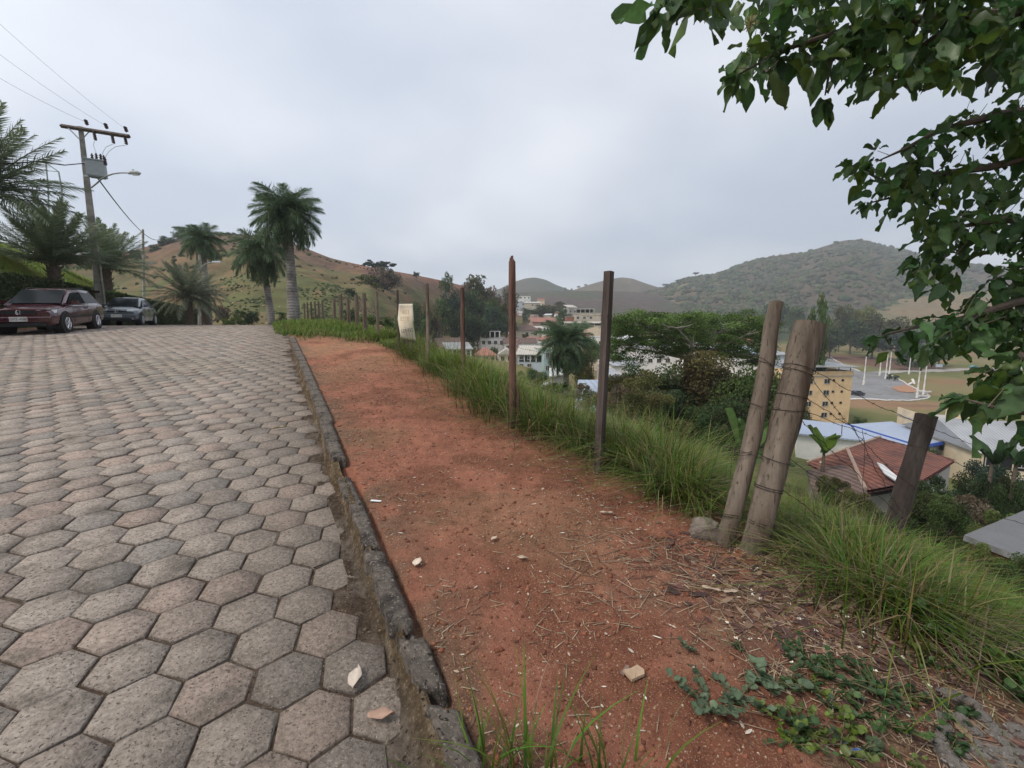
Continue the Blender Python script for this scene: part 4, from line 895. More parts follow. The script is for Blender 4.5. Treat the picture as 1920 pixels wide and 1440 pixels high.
slab(1172, 1262, (.06, .018, .010), 'narrow tile splinter touching the larger tan shard', 'tile shard', mat('tile edge', (.22,.15,.12), var=.2), .9, 'tile_shard', dz=.006)
blue = mat('crumpled blue plastic', (.05,.10,.30), rough=.35, var=.4, scale=40, c2=(.4,.45,.5), s2=30)
q = hit(1612, 1420, .5); rock('plastic_scrap', q+Vector((0, 0, .01)), (.028, .02, .012), 'crumpled blue and clear plastic scrap at the bottom edge', 'litter', blue, 12)
q = hit(1585, 1395, .5); rock('plastic_scrap', q+Vector((0, 0, .008)), (.016, .007, .006), 'tiny blue plastic sliver above the crumpled blue scrap', 'litter', blue, 13)
# sticks
def stick(P, rad, label, seed, dz=.008):
    P = [hit(px, py, .4)+Vector((0, 0, dz+h_)) for px, py, h_ in P]; o = P[0]; mb = MB(); P = [p-o for p in P]; Q = []
    for a, b in zip(P, P[1:]):
        for k in range(5): Q.append(a.lerp(b, k/5)+Vector([random.uniform(-.004, .004) for _ in 'xyz']))
    Q.append(P[-1]); mb.tube(Q, list(np.linspace(rad, rad*.4, len(Q))), 6)
    for k in (len(Q)//3, 2*len(Q)//3): mb.tube([Q[k], Q[k]+Vector((random.uniform(-.06, .06), random.uniform(.02, .07), .03))], [rad*.5, rad*.2], 5)
    x = mb.build('dead_branch', mat('dead branch', (.24,.16,.12), var=.3, scale=30), loc=o); return tag(x, label, 'stick', 'dead branches on the ground')
stick([(1590,1375,0),(1612,1398,.01),(1700,1445,0)], .006, 'forked brown branch curving along the bottom edge by the blue plastic', 1)
stick([(1845,1190,.16),(1838,1240,.12),(1825,1330,0)], .004, 'upright bare twig in front of the right hand weeds', 2, 0)
stick([(1720,1160,.06),(1790,1220,.02),(1850,1290,0)], .004, 'long pale stem slanting down above the dead leaf litter', 3)
stick([(1735,1285,0),(1770,1360,.01)], .003, 'pale straight stick pointing to the mortar mound', 4)
stick([(1620,1170,.02),(1700,1165,.01)], .0035, 'reddish level stick below the long grass', 5)
stick([(1310,1240,0),(1350,1290,.005)], .0025, 'short pale stick left of the grey green weeds', 6)
# dead twig tangle on the right
r = np.random.default_rng(77); mb = MB(); c = hit(1832, 1215, .8)
for _ in range(90):
    a = Vector((r.normal(0, .09), r.normal(0, .07), r.uniform(0, .10))); d = Vector((r.normal(0, 1), r.normal(0, 1), r.uniform(-.3, .7))).normalized()*r.uniform(.06, .22); mb.tube([a-d/2, a+d*.1+Vector((0, 0, .01)), a+d/2], [.0017, .0014, .0008], 4, cap=False)
tag(mb.build('twig_tangle', mat('dead twig', (.27,.20,.15), var=.3), loc=c), 'tangle of bare dead twigs between the litter and the green weeds', 'dead twigs')
# weeds: stems with ovate leaves
def weed(px, py, n, size, L, label, base, seed, wide=.36, up=.4, name='weed', group='broad leaved weeds at the lower right'):
    p = hit(px, py, .5); r = np.random.default_rng(seed); LP = []; LD = []; LU = []; ns = max(3, n//7); mb = MB()
    root = empty(name, p, label, 'weed', group)
    for s in range(ns):
        a = r.uniform(0, 6.28); d = np.array([math.cos(a), math.sin(a), up+r.uniform(-.1, .5)]); d /= np.linalg.norm(d); ln = size*r.uniform(.5, 1.1)
        P = [Vector((0, 0, -.01)), Vector(d*ln*.5), Vector(d*ln)-Vector((0, 0, ln*.15))]; mb.tube(P, [.0022, .0018, .001], 5)
        for k in range(7):
            u = .25+.75*k/6; c = np.array(P[0].lerp(P[2], u)); b = r.uniform(0, 6.28); e = np.array([math.cos(b), math.sin(b), .35]); LP.append(c); LD.append(e+d*.5); LU.append(np.array([0, 0, 1.])+r.normal(0, .25, 3))
    n = len(LP); col = np.array(base)*r.uniform(.65, 1.35, (n, 1)); v, f, c = leaf_batch(np.array(LP), np.array(LD), np.array(LU), L*r.uniform(.6, 1.2, n), wide, col, r, .06, .3)
    mb.build('stem', mat('weed stem', (.14,.12,.06), var=.2), root); bulk('leaves', v, f, M['leaf'], root, c, smooth=True)
gg = (.12, .17, .10); dg = (.045, .095, .035); yg = (.13, .19, .03)
weed(1295, 1215, 18, .09, .028, 'small dark weed growing in the dirt left of the white flowers', (.08,.10,.055), 1)
weed(1330, 1325, 60, .16, .046, 'soft grey green weed spreading at the edge of the red dirt', gg, 2)
weed(1385, 1310, 46, .12, .046, 'soft grey green weed just right of its larger twin', gg, 3)
weed(1452, 1288, 46, .10, .05, 'grey green rosette weed with broad leaves', gg, 4)
weed(1510, 1245, 60, .18, .032, 'dark green creeping weed under the fallen flowers', dg, 5, up=.15)
weed(1560, 1275, 70, .18, .03, 'dark green creeping weed in the centre of the patch', dg, 6, up=.15)
weed(1590, 1345, 48, .14, .036, 'bright yellow green weed near the bottom right', yg, 7)
weed(1650, 1300, 70, .18, .034, 'bushy green weed left of the dead twigs', dg, 8)
weed(1655, 1355, 60, .17, .034, 'green weed right of the yellow green one', (.06,.12,.03), 9)
weed(1478, 1398, 26, .09, .032, 'yellowish weed low at the bottom edge', yg, 10)
weed(1525, 1290, 20, .07, .03, 'tiny yellow green weed between the creeping ones', yg, 11)
weed(1390, 1200+20, 16, .06, .02, 'sprig of weed beside the fallen white flowers', dg, 12)
rw = random.Random(21)
for k in range(26):
    px = rw.uniform(1430, 1800); py = 1215+rw.random()*215; c_ = [(.05,.095,.035),(.07,.12,.04),(.09,.13,.07),(.12,.16,.04)][k % 4]
    weed(px, py, rw.randint(18, 44), rw.uniform(.06, .13), rw.uniform(.022, .04), 'small leafy weed sprouting through the litter in the lower right patch', c_, 200+k, up=rw.uniform(.2, .7), group='small weeds in the lower right patch')
for k, (px, py) in enumerate([(1820,1165),(1870,1190),(1905,1240),(1790,1130),(1895,1150),(1915,1310),(1880,1270),(1740,1190),(1690,1150)]):
    weed(px, py, 60, .20, .05, ['leafy bush of weeds behind the dead twigs', 'leafy weeds right of the dead twigs', 'dark leafy weed at the right edge', 'leafy weed below the dark sloping post', 'bright leafy weed at the foot of the sawn off stump', 'leafy weed above the mortar mound at the right edge', 'leafy weed just under the right edge bush', 'low leafy weed in front of the long grass', 'small leafy weed left of the others on the lip of the slope'][k], (.05,.10,.025) if k != 4 else (.09,.17,.03), 40+k, up=.7, group='leafy weeds on the lip of the slope at the right')
# ================================================================ LEFT SIDE: hedge, bank, pole, palms, cars
def tpt(t, y, dz=0): x = on(t, y); return Vector((x, y, gz(x, y)+dz))
def strip_mesh(name, ys, prof, mt, colf, wob=0):
    """prof: function(y) -> list of (t, z above road)"""
    V = []; n = None
    for y in ys:
        L = prof(y); n = len(L)
        for (t, dz) in L: x = on(t, y); V.append((x, y, float(road_z(np.array([x]), np.array([y]))[0])+dz))
    F = [(i*n+j, i*n+j+1, (i+1)*n+j+1, (i+1)*n+j) for i in range(len(ys)-1) for j in range(n-1)]; V = np.array(V)
    return bulk(name, V, np.array(F), mt, col=colf(V) if colf else None, smooth=True)
# clipped hedge: dense box of tiny leaves
M['hedge'] = mat('clipped hedge', attr=True, rough=.8, var=.25, scale=6, bump=1, bscale=14, bdist=.08, trans=0)
def hedge():
    ys = np.arange(9, 66, .5); root = empty('hedge', tpt(-9.7, 30), 'long dark clipped hedge along the far side of the road', 'hedge'); 
    H = lambda y: 2.05+.05*math.sin(y*.7)
    def prof(y): h = H(y); return [(-9.35, 0), (-9.3, h*.35), (-9.3, h*.7), (-9.33, h-.06), (-9.45, h), (-9.8, h+.02), (-10.1, h), (-10.15, h*.5), (-10.15, 0)]
    def cf(V): f = fbm(V[:, 1]*.8, V[:, 2]*2, 3, 5); return np.array([.05, .065, .03])*(.7+.7*f[:, None])
    o = strip_mesh('hedge_core', ys, prof, M['hedge'], cf); o.parent = root; o.location = -root.location
    r = np.random.default_rng(5); n = 60000; y = 9+57*r.random(n)**1.25; q = r.random(n); h = 2.05*r.random(n); t = np.full(n, -9.3); top = q < .3; t[top] = -9.3-.85*r.random(top.sum()); h[top] = 2.07
    x = on(t, y); z = road_z(x, y)+h; P = np.stack([x, y, z], 1)+r.normal(0, .035, (n, 3)); D = unit(r, n); D[:, 0] += .5; U = unit(r, n)
    V, F, C = quads(P, D, U, .045+.03*r.random(n)+y*.0008, np.array([.062, .085, .035])*r.uniform(.5, 1.5, (n, 1)))
    o = bulk('leaves', V, F, M['crown'], root, C); o.location = -root.location
def quads(P, D, U, s, col, asp=.6):
    D = D/np.linalg.norm(D, axis=1, keepdims=True); R = np.cross(D, U); R /= np.linalg.norm(R, axis=1, keepdims=True)+1e-9; s = np.asarray(s)[:, None]
    V = np.stack([P-D*s, P-R*s*asp, P+D*s, P+R*s*asp], 1).reshape(-1, 3); n = len(P)
    return V, np.arange(n*4).reshape(-1, 4), np.repeat(col, 4, 0)
hedge()
def bank():
    ys = np.arange(6, 70, .5)
    def prof(y):
        hh = np.interp(y, [6, 17, 24, 34, 46, 60, 70], [6.2, 5.6, 5.2, 4.3, 3.1, 2.0, 1.2]); L = []
        for k in range(16):
            u = k/15; L.append((-9.9-5.5*u, 1.55+(hh-1.55)*(math.sin(u*PI/2)**.9)+.08*math.sin(y*.8+k)))
        L += [(-19, hh-.4), (-26, hh-1.6), (-36, -1)]; return L
    def cf(V): f = fbm(V[:, 0]*.5, V[:, 1]*.5, 4, 5); g = fbm(V[:, 0]*3, V[:, 1]*3, 3, 6); return (np.array([.15, .225, .035])*(1-f[:, None])+np.array([.24, .27, .06])*f[:, None])*(.75+.5*g[:, None])
    o = strip_mesh('lawn_bank', ys, prof, M['hillturf2'], cf); tag(o, 'bright green mown bank rising behind the hedge', 'bank', kind='structure')
M['hillturf2'] = mat('mown bank turf', attr=True, rough=.95, var=.2, scale=3, bump=.8, bscale=12, bdist=.06, spec=.1)
bank()
r = np.random.default_rng(91); n = 26000; y = 8+50*r.random(n)**1.2; u = r.random(n); t = -9.9-5.5*u; hh = np.interp(y, [6, 17, 24, 34, 46, 60, 70], [6.2, 5.6, 5.2, 4.3, 3.1, 2.0, 1.2]); x = on(t, y)
z = road_z(x, y)+1.55+(hh-1.55)*(np.sin(u*PI/2)**.9)-.02; c0 = np.array([.10, .15, .03])*r.uniform(.6, 1.3, (n, 1)); v, f, c = blades(np.stack([x, y, z], 1), r.uniform(.05, .14, n), r.uniform(.3, 1, n), r.uniform(0, 6.28, n), .02+y*.0009, c0, c0*1.4, 2)
tag(bulk('grass', v, f, M['grass'], col=c), 'mown grass blades covering the bright bank', 'grass', kind='stuff')

# ---------------------------------------------------------------- palms
def frond_mesh(name, L, nl, ll, droop, seed, col, w=.035, vee=.5, lift=.0):
    r = np.random.default_rng(seed); us = np.linspace(0, 1, 12); P = []
    for u in us: P.append((L*u*(1-.22*droop*u), 0, L*(lift*u-droop*.55*u*u)))
    P = np.array(P); mb = MB(); mb.tube([tuple(p) for p in P], list(np.linspace(.028, .004, 12)*L/2.6), 5, cap=False)
    LP = []; LD = []; LL = []
    for k in range(nl):
        u = .14+.86*(k+.5*r.random())/nl; i = min(int(u*11), 10); f = u*11-i; p = P[i]*(1-f)+P[i+1]*f; tg = P[i+1]-P[i]; tg /= np.linalg.norm(tg)
        for s in (-1, 1):
            d = tg*(.55+.5*u)+np.array([0, s*1., 0])*(1-.35*u)+np.array([0, 0, vee*r.uniform(-.5, 1.)]); LP.append(p); LD.append(d/np.linalg.norm(d)); LL.append(ll*math.sin(PI*min(.97, .12+u*.86))**.6*r.uniform(.8, 1.1))
    LP = np.array(LP); LD = np.array(LD); LL = np.array(LL); n = len(LP); sd = np.cross(LD, np.array([0, 0, 1.])); sd /= np.linalg.norm(sd, axis=1, keepdims=True)+1e-9
    nz = np.array([0, 0, 1.]); V = []
    for u, ww in ((0, .5), (.45, 1.), (1, .08)):
        c = LP+LD*(LL*u)[:, None]-nz*(LL*.42*u*u*(.6+droop*.6))[:, None]
        V.append(c-sd*w*ww/2); V.append(c+sd*w*ww/2)
    V = np.stack(V, 1).reshape(-1, 3); b = np.arange(n)[:, None]*6; F = np.concatenate([b+np.array([[0, 1, 3, 2]]), b+np.array([[2, 3, 5, 4]])], 1).reshape(-1, 4)
    C = np.repeat(np.array(col)*r.uniform(.65, 1.4, (n, 1)), 6, 0)
    base = len(mb.v); me_v = np.array(mb.v); F0 = np.array(mb.f); V = np.concatenate([me_v, V]); F = np.concatenate([F0, F+base]); C = np.concatenate([np.tile(np.array(col)*[1.6, 1.35, 1.5], (base, 1)), C])
    me_o = bulk(name, V, F, M['crown'], col=C); me = me_o.data; bpy.data.objects.remove(me_o); return me
FR = {}
def fronds(kind):
    if kind in FR: return FR[kind]
    if kind == 'tall': FR[kind] = [frond_mesh('frond', 2.15, 62, .66, d, i, (.12,.175,.10), .034, 1.2) for i, d in enumerate((.7, 1.0, 1.3))]
    if kind == 'bushy': FR[kind] = [frond_mesh('frond', 3.1, 66, .52, d, 10+i, (.17,.215,.13), .034, .6) for i, d in enumerate((.25, .45, .75))]
    if kind == 'grey': FR[kind] = [frond_mesh('frond', 2.8, 44, .46, d, 20+i, (.15,.175,.12), .035, .5) for i, d in enumerate((.3, .55, .8))]
    return FR[kind]
def palm(x, y, htrunk, kind, nf, label, sc=1.0, r0=.2, r1=.12, el=(-.35, 1.35), seed=0, lean=0, z0=None, name='palm_tree', bulge=None, group='palms lining the far side of the road'):
    r = random.Random(seed); z = gz(x, y) if z0 is None else z0; root = empty(name, (x, y, z), label, 'palm tree', group); mb = MB()
    P = [(lean*u*u*htrunk, 0, -.3+(htrunk+.3)*u) for u in np.linspace(0, 1, 10)]; R_ = list(np.linspace(r0, r1, 10))
    if bulge: R_ = [a*(1+bulge*math.exp(-((k/9-.2)/.2)**2)) for k, a in enumerate(R_)]
    mb.tube(P, R_, 14, jit=.03)
    if kind == 'tall': mb.build('trunk', M['palmbark'], root, smooth=True); m2 = MB(); m2.tube([(P[-1][0], 0, htrunk-.1), (P[-1][0]*1.02, 0, htrunk+.35), (P[-1][0]*1.04, 0, htrunk+.8)], [r1*1.05, r1*1.15, r1*.5], 12); m2.build('crownshaft', mat('green crownshaft', (.10,.13,.06), var=.2, scale=3), root, smooth=True)
    else:
        for k in range(60):                               # old frond stubs
            a = k*2.4; zz_ = htrunk*(k/60); c = Vector((math.cos(a)*r0*.9, math.sin(a)*r0*.9, zz_)); mb.tube([c, c+Vector((math.cos(a)*.13, math.sin(a)*.13, .16))], [.05, .02], 5)
        mb.build('trunk', M['bark'], root, smooth=True)
    top = Vector((P[-1][0], 0, htrunk+(.65*0+.5 if kind == 'tall' else 0))); ms = fronds(kind)
    for k in range(nf):
        e = el[0]+(el[1]-el[0])*((k+.5)/nf); az = k*2.399+r.uniform(-.2, .2)
        me = ms[0 if e > .7 else (1 if e > .15 else 2)] if kind != 'tall' else ms[k % 3]
        o = link('frond', me, root); s_ = sc*r.uniform(.88, 1.1); o.location = top; o.scale = (s_, s_, s_); o.rotation_euler = (r.uniform(-.25, .25), -e, az)
def px_palm(px, topy, y, htop_frac, kind, nf, label, **k):
    a = ray(px, 560); x = a[0]/a[1]*y; return palm(x, y, htop_frac, kind, nf, label, **k)
px_palm(549, 0, 26, 5.6, 'tall', 64, 'tallest smooth trunked palm with a full crown at the end of the road', sc=.98, r0=.33, r1=.17, el=(-.75, 1.3), seed=1, bulge=.12)
px_palm(506, 0, 31, 4.6, 'tall', 40, 'second smooth trunked palm, leaning slightly, left of the tallest one', sc=1.05, r0=.26, r1=.15, el=(-.9, 1.1), seed=2, lean=-.09)
px_palm(389, 0, 46, 8.0, 'tall', 46, 'distant palm with a round crown behind the bushy grey one', sc=1.1, r0=.3, r1=.2, el=(-.6, 1.3), seed=3)
px_palm(352, 0, 37, 2.3, 'grey', 60, 'bushy grey green palm at the end of the hedge', sc=1.1, r0=.3, r1=.26, el=(-.25, 1.4), seed=4)
px_palm(384, 0, 40, 3.0, 'grey', 30, 'shaggy low palm behind the second street lamp', sc=.75, r0=.3, r1=.26, el=(-1.2, 1.1), seed=5)
px_palm(205, 0, 31, 3.7, 'bushy', 54, 'bushy palm behind the concrete power pole', sc=1.1, r0=.28, r1=.25, el=(.1, 1.5), seed=6)
px_palm(108, 0, 22.5, 2.9, 'bushy', 60, 'large bushy palm with upright fronds above the dark red car', sc=1.08, r0=.27, r1=.25, el=(.3, 1.52), seed=7)
px_palm(-18, 0, 18.5, 5.2, 'bushy', 60, 'big palm reaching in from the left edge of the view', sc=1.2, r0=.27, r1=.25, el=(.1, 1.45), seed=8)

# ---------------------------------------------------------------- power pole, transformer, lamp, wires
def pole():
    y = 24.6; a = ray(190, 575); x = a[0]/a[1]*y; b = Vector((x, y, gz(x, y))); tp = at(151, 238, y+.3)-b; root = empty('power_pole', b, 'concrete power pole with a wooden crossarm, behind the parked cars', 'power pole')
    mb = MB(); K = 10; P = [tp*(k/K) for k in range(K+1)]; P[0] = tp*-.05
    mb.tube(P, list(np.linspace(.30, .14, K+1)), 4); mb.build('pole_shaft', M['concrete'], root)
    mb = MB(); mb.tube([tp*.02+Vector((.28, -.1, 0)), tp*.42+Vector((.2, -.05, 0))], [.05, .045], 8); mb.build('conduit', M['concrete'], root)
    Q = lambda px, py, d=0: at(px, py, y+d)-b
    mb = MB(); A, B = Q(115, 236, .3), Q(242, 256, -.4); d = (B-A); ax = d.normalized(); mb.tube([A, B], .105, 4); arm = mb.build('crossarm', M['darkwood'], root)
    mb = MB(); mb.tube([Q(128, 240, .1), Q(150, 262, .1)], .03, 4); mb.tube([Q(168, 246, .1), Q(153, 262, .1)], .03, 4); mb.build('brace', M['steel'], root)
    for px, py in ((163, 233), (200, 240), (237, 246)):
        c = Q(px, py, -.1); mb = MB(); mb.tube([c-Vector((.02, 0, .05)), c, c+Vector((-.06, 0, .22))], [.03, .06, .05], 8)
        for k in range(3): mb.cyl(c+Vector((-.02*k, 0, .02+k*.08)), .085, .035, n=10)
        mb.build('pin_insulator', M['porcelain'], root, smooth=True)
    for px, py in ((178, 258), (212, 264), (236, 266)):
        c = Q(px, py, -.15); mb = MB(); mb.tube([c+Vector((-.03, 0, .32)), c+Vector((.02, 0, -.02)), c+Vector((.04, 0, -.14))], [.05, .06, .035], 8)
        for k in range(4): mb.cyl(c+Vector((.01*k-.02, 0, .22-k*.1)), .078, .03, n=10)
        mb.build('fuse_cutout', M['porcelain'], root, smooth=True)
    c = Q(181, 317, -.35); tr = MB(); tr.box(c, (.74, .5, .76), rz=.5, taper=.96)
    for k in range(6): tr.box(c+Vector((-.30+.12*k, -.24+.065*k, -.03)), (.03, .14, .56), rz=.5)
    tr.box(c+Vector((0, 0, .40)), (.80, .56, .05), rz=.5); tr.box(c-Vector((0, 0, .40)), (.6, .42, .06), rz=.5)
    t_ = tr.build('transformer', M['steel'], root)
    for dx, dz in ((-.2, .60), (.02, .62), (.24, .58), (.46, .40), (.4, .52)):
        mb = MB(); q = c+Vector((dx, .05, dz)); mb.tube([q-Vector((0, 0, .2)), q+Vector((0, 0, .18))], [.055, .03], 8)
        for k in range(3): mb.cyl(q+Vector((0, 0, -.12+k*.1)), .07, .025, n=10)
        o = mb.build('bushing', M['porcelain'], t_, smooth=True)
    mb = MB(); mb.box(Q(166, 306, -.1), (.55, .12, .1)); mb.box(Q(168, 330, -.1), (.55, .12, .1)); mb.build('transformer_bracket', M['steel'], root)
    mb = MB()
    for s_, e_, k_ in (((178,262),(181,300),.2),((212,270),(186,302),.35),((236,272),(192,303),.5),((186,300),(198,300),-.5)):
        p, q = Q(*s_, -.2), Q(*e_, -.3); mb.tube([p, p.lerp(q, .35)+Vector((-.1, 0, k_*.4)), p.lerp(q, .7)+Vector((.0, 0, k_*.5)), q], .012, 4, cap=False)
    mb.build('jumper_wires', M['steel'], root)
    # street lamp on its curved arm
    L = MB(); pts_ = [(171,352),(180,345),(190,336),(200,330),(212,326),(226,324),(244,324)]; L.tube([Q(px, py, -.02-.22*i) for i, (px, py) in enumerate(pts_)], .035, 8)
    arm = L.build('lamp_arm', M['steel'], root, smooth=True)
    h = Q(252, 325, -1.5); L = MB(); L.tube([h+Vector((-.30, 0, .0)), h+Vector((-.1, 0, .04)), h+Vector((.18, 0, .02)), h+Vector((.30, 0, -.01))], [.05, .10, .10, .04], 10); L.cyl(h+Vector((-.05, 0, .14)), .035, .09, n=8); L.build('lamp_head', mat('lamp shell', (.40,.41,.40), rough=.5, var=.1), root, smooth=True)
    L = MB(); L.box(h+Vector((.05, 0, -.06)), (.3, .13, .05)); L.build('lamp_glass', mat('lamp lens', (.6,.6,.56), rough=.2), root)
    mb = MB(); mb.box(Q(176, 547, -.28), (.62, .02, .12)); mb.build('band', M['porcelain'], root)
    W = lambda P, r, label: tag((lambda mb, o: (mb.tube([p-o for p in P], r, 4, cap=False), mb.build('overhead_wire', M['wire'], loc=o))[1])(MB(), P[0]), label, 'wire', 'overhead wires at the power pole')
    A = b+Q(160, 306, 0); B = at(72, 303, 20); E_ = at(-60, 300, 17); W([A, A.lerp(B, .5)-Vector((0, 0, .12)), B, B.lerp(E_, .5)-Vector((0, 0, .1)), E_], .03, 'dark cable running left from the power pole into the palm fronds')
    A = b+Q(183, 334, -.2); B = at(292, 450, 62); W([A]+[A.lerp(B, u)-Vector((0, 0, 4*u*(1-u)*.7)) for u in np.linspace(.1, .9, 9)]+[B], .035, 'dark cable slanting down from the transformer to the far end of the road')
    for k, (px, py) in enumerate(((163,233),(200,240),(237,246))):
        A = b+Q(px, py-3, -.1); B = at(-300+k*40, -40-k*60, 13); W([A]+[A.lerp(B, u)-Vector((0, 0, 4*u*(1-u)*.25)) for u in np.linspace(.15, .85, 6)]+[B], .006, ['leftmost', 'middle', 'rightmost'][k]+' thin faint wire leaving the crossarm insulators towards the upper left')
pole()
def small_lamp(px, D, ptop, arm, label):
    a = ray(px, 590); x = a[0]/a[1]*D; b = Vector((x, D, gz(x, D))); root = empty('street_lamp', b, label, 'street lamp', 'far street lamps'); Q = lambda p: at(p[0], p[1], D)-b
    mb = MB(); mb.tube([(0, 0, -.3), tuple(Q(ptop))], [.16, .10], 8); mb.build('lamp_post', M['concrete'], root, smooth=True)
    mb = MB(); mb.tube([Q(p) for p in arm], .05, 6); mb.build('lamp_arm', M['steel'], root); h = Q(arm[-1]); mb = MB(); mb.box(h+Vector((.25, 0, 0)), (.75, .3, .14)); mb.build('lamp_head', M['chrome'], root)
small_lamp(372, 44, (374, 478), [(373,506),(380,498),(390,493),(402,491)], 'far street lamp with a short white arm beside the shaggy palm')
small_lamp(268, 50, (268, 430), [(268,506),(272,498),(279,493)], 'far street lamp half hidden behind the palm fronds')
# goal like metal frame seen above the palms
b = at(95, 345, 34); root = empty('metal_frame', Vector((b.x, b.y, gz(b.x, b.y))), 'thin metal ball court frame rising above the palms at left', 'metal frame')
Q = lambda px, py, d=0: at(px, py, 34+d)-root.location
mb = MB()
for P in ([(86,305),(90,345),(96,520)], [(110,322),(116,355),(124,520)]): mb.tube([Q(*p) for p in P], .05, 5)
mb.build('frame_post', M['steel'], root)
mb = MB(); mb.tube([Q(86,305), Q(110,322)], .04, 5); mb.tube([Q(70,318), Q(110,322)], .025, 4); mb.build('frame_bar', M['steel'], root)

# ---------------------------------------------------------------- cars
def car(front_wheel, slope, label, spec):
    hd = Vector((-slope*-1, -1, 0)); hd = Vector((.455 if spec['wagon'] else .5, -1, 0)).normalized(); lf = Vector((-hd.y, hd.x, 0))
    fx, rx, hw, L0, L1 = spec['fx'], spec['rx'], spec['hw'], spec['x0'], spec['x1']
    c = Vector(front_wheel)-hd*fx-lf*(hw-.08); c.z = (gz(*(c+hd*fx).xy)+gz(*(c+hd*rx).xy))/2+.035
    root = empty('parked_car', c, label, 'car', 'cars parked along the road'); root.rotation_euler = (0, 0, math.atan2(hd.y, hd.x))
    pitch = math.atan2(gz(*(c+hd*fx).xy)-gz(*(c+hd*rx).xy), fx-rx); ca, cb = c+lf*hw, c-lf*hw; roll = math.atan2(gz(*ca.xy)-gz(*cb.xy), 2*hw)
    root.rotation_euler = (roll, -pitch, math.atan2(hd.y, hd.x))
    root.scale = (1, 1, 1.06 if spec['wagon'] else 1.02)
    paint = mat('car paint', spec['col'], rough=.22, var=.04, spec=.7); paint.node_tree.nodes['Principled BSDF'].inputs['Coat Weight'].default_value = .7; paint.node_tree.nodes['Principled BSDF'].inputs['Coat Roughness'].default_value = .06
    dark = mat('dark plastic', (.02,.02,.022), rough=.6, var=.1)
    # lower body: rings along x
    st = spec['stations']; V = []; m = 9
    for (x, w_, zl, zs, zb) in st:      # x, half width, sill, shoulder, top (centre)
        ring = [(w_*.86, zl), (w_*.97, zl+.06), (w_, zl+.24), (w_, zs-.12), (w_*.965, zs-.02), (w_*.87, zs+.015), (w_*.5, zb-.008), (0, zb)]
        ring = ring+[(-a, b_) for a, b_ in ring[-2::-1]]
        for a, b_ in ring: V.append((x, a, b_))
        m = len(ring)
    F = [(i*m+j, i*m+j+1, (i+1)*m+j+1, (i+1)*m+j) for i in range(len(st)-1) for j in range(m-1)]
    F2 = [tuple(range(m)), tuple(reversed([(len(st)-1)*m+j for j in range(m)]))]; F3 = [(i*m, (i+1)*m, (i+1)*m+m-1, i*m+m-1) for i in range(len(st)-1)]
    mb = MB(); mb.add(V, F+F2+F3); body = mb.build('body', paint, root, smooth=True); bv = body.modifiers.new('round', 'BEVEL'); bv.width = .02; bv.segments = 2; bv.limit_method = 'ANGLE'; bv.angle_limit = .5
    # cabin
    V = []; cs = spec['cabin']      # x, half width at base, half width at roof, base z, roof z
    for (x, wb, wr, zb, zr) in cs:
        ring = [(wb, zb), (wb*.985, zb+.03), (wr+.03, zr-.10), (wr, zr-.03), (wr*.75, zr), (0, zr+.02)]; ring = ring+[(-a, b_) for a, b_ in ring[-2::-1]]; m = len(ring)
        for a, b_ in ring: V.append((x, a, b_))
    F = [(i*m+j, i*m+j+1, (i+1)*m+j+1, (i+1)*m+j) for i in range(len(cs)-1) for j in range(m-1)]+[tuple(range(m)), tuple(reversed([(len(cs)-1)*m+j for j in range(m)]))]
    mb = MB(); mb.add(V, F); mb.build('cabin', paint, root, smooth=True)
    g = .006
    def pane(name, P, out): mb = MB(); P = [Vector(p) for p in P]; o = Vector(out)*g; mb.add([p+o for p in P]+[p-o*.3 for p in P], [tuple(range(len(P)))]+[tuple(reversed(range(len(P), 2*len(P))))]+[(i, len(P)+i, len(P)+(i+1) % len(P), (i+1) % len(P)) for i in range(len(P))]); return mb.build(name, M['autoglass'], root)
    (xa, wba, wra, zba, zra), (xb, wbb, wrb, zbb, zrb) = cs[0], cs[1]
    fwd = Vector((zrb-zba, 0, xa-xb)).normalized()
    e = Vector((xa-xb, 0, zba-zrb)).normalized()
    w0, w1 = wba*.86, wrb*.93
    A = Vector((xa, 0, zba+.02)); B = Vector((xb, 0, zrb-.02)); A_2 = A.lerp(B, .04)
    off = fwd*.035
    pane('windscreen', [A_2+off+Vector((0, w0, 0)), A_2+off+Vector((.02, 0, 0)), A_2+off-Vector((0, w0, 0)), B.lerp(A, .06)+off-Vector((0, w1, 0)), B.lerp(A, .06)+off+Vector((.01, 0, 0)), B.lerp(A, .06)+off+Vector((0, w1, 0))], fwd)
    for sgn in (1, -1):
        for q in spec['side']:
            P = []
            for x, v in q:
                wb = np.interp(-x, [-k[0] for k in cs], [k[1] for k in cs]); wr = np.interp(-x, [-k[0] for k in cs], [k[2] for k in cs]); zb = spec['beltz']; zr = np.interp(-x, [-k[0] for k in cs], [k[4] for k in cs])
                P.append((x, sgn*((wb*.985)*(1-v)+(wr+.03)*v+.004), zb+.05+(zr-.13-zb)*v))
            pane('side_window', P if sgn > 0 else P[::-1], (0, sgn, .2))
        mb = MB(); mx_ = spec['mirror']; mb.box((mx_, sgn*(hw+.06), spec['beltz']+.09), (.12, .18, .13)); mb.build('mirror', paint, root)
        mb = MB(); x0, x1, z = spec['light']; P = [(x0+.012, sgn*(spec['lw'][0]), z-.065), (x0-.02, sgn*(spec['lw'][1]), z-.05), (x1, sgn*(hw+.002), z-.02), (x1-.05, sgn*(hw-.004), z+.075), (x0-.05, sgn*(spec['lw'][1]), z+.085), (x0+.0, sgn*spec['lw'][0], z+.06)]
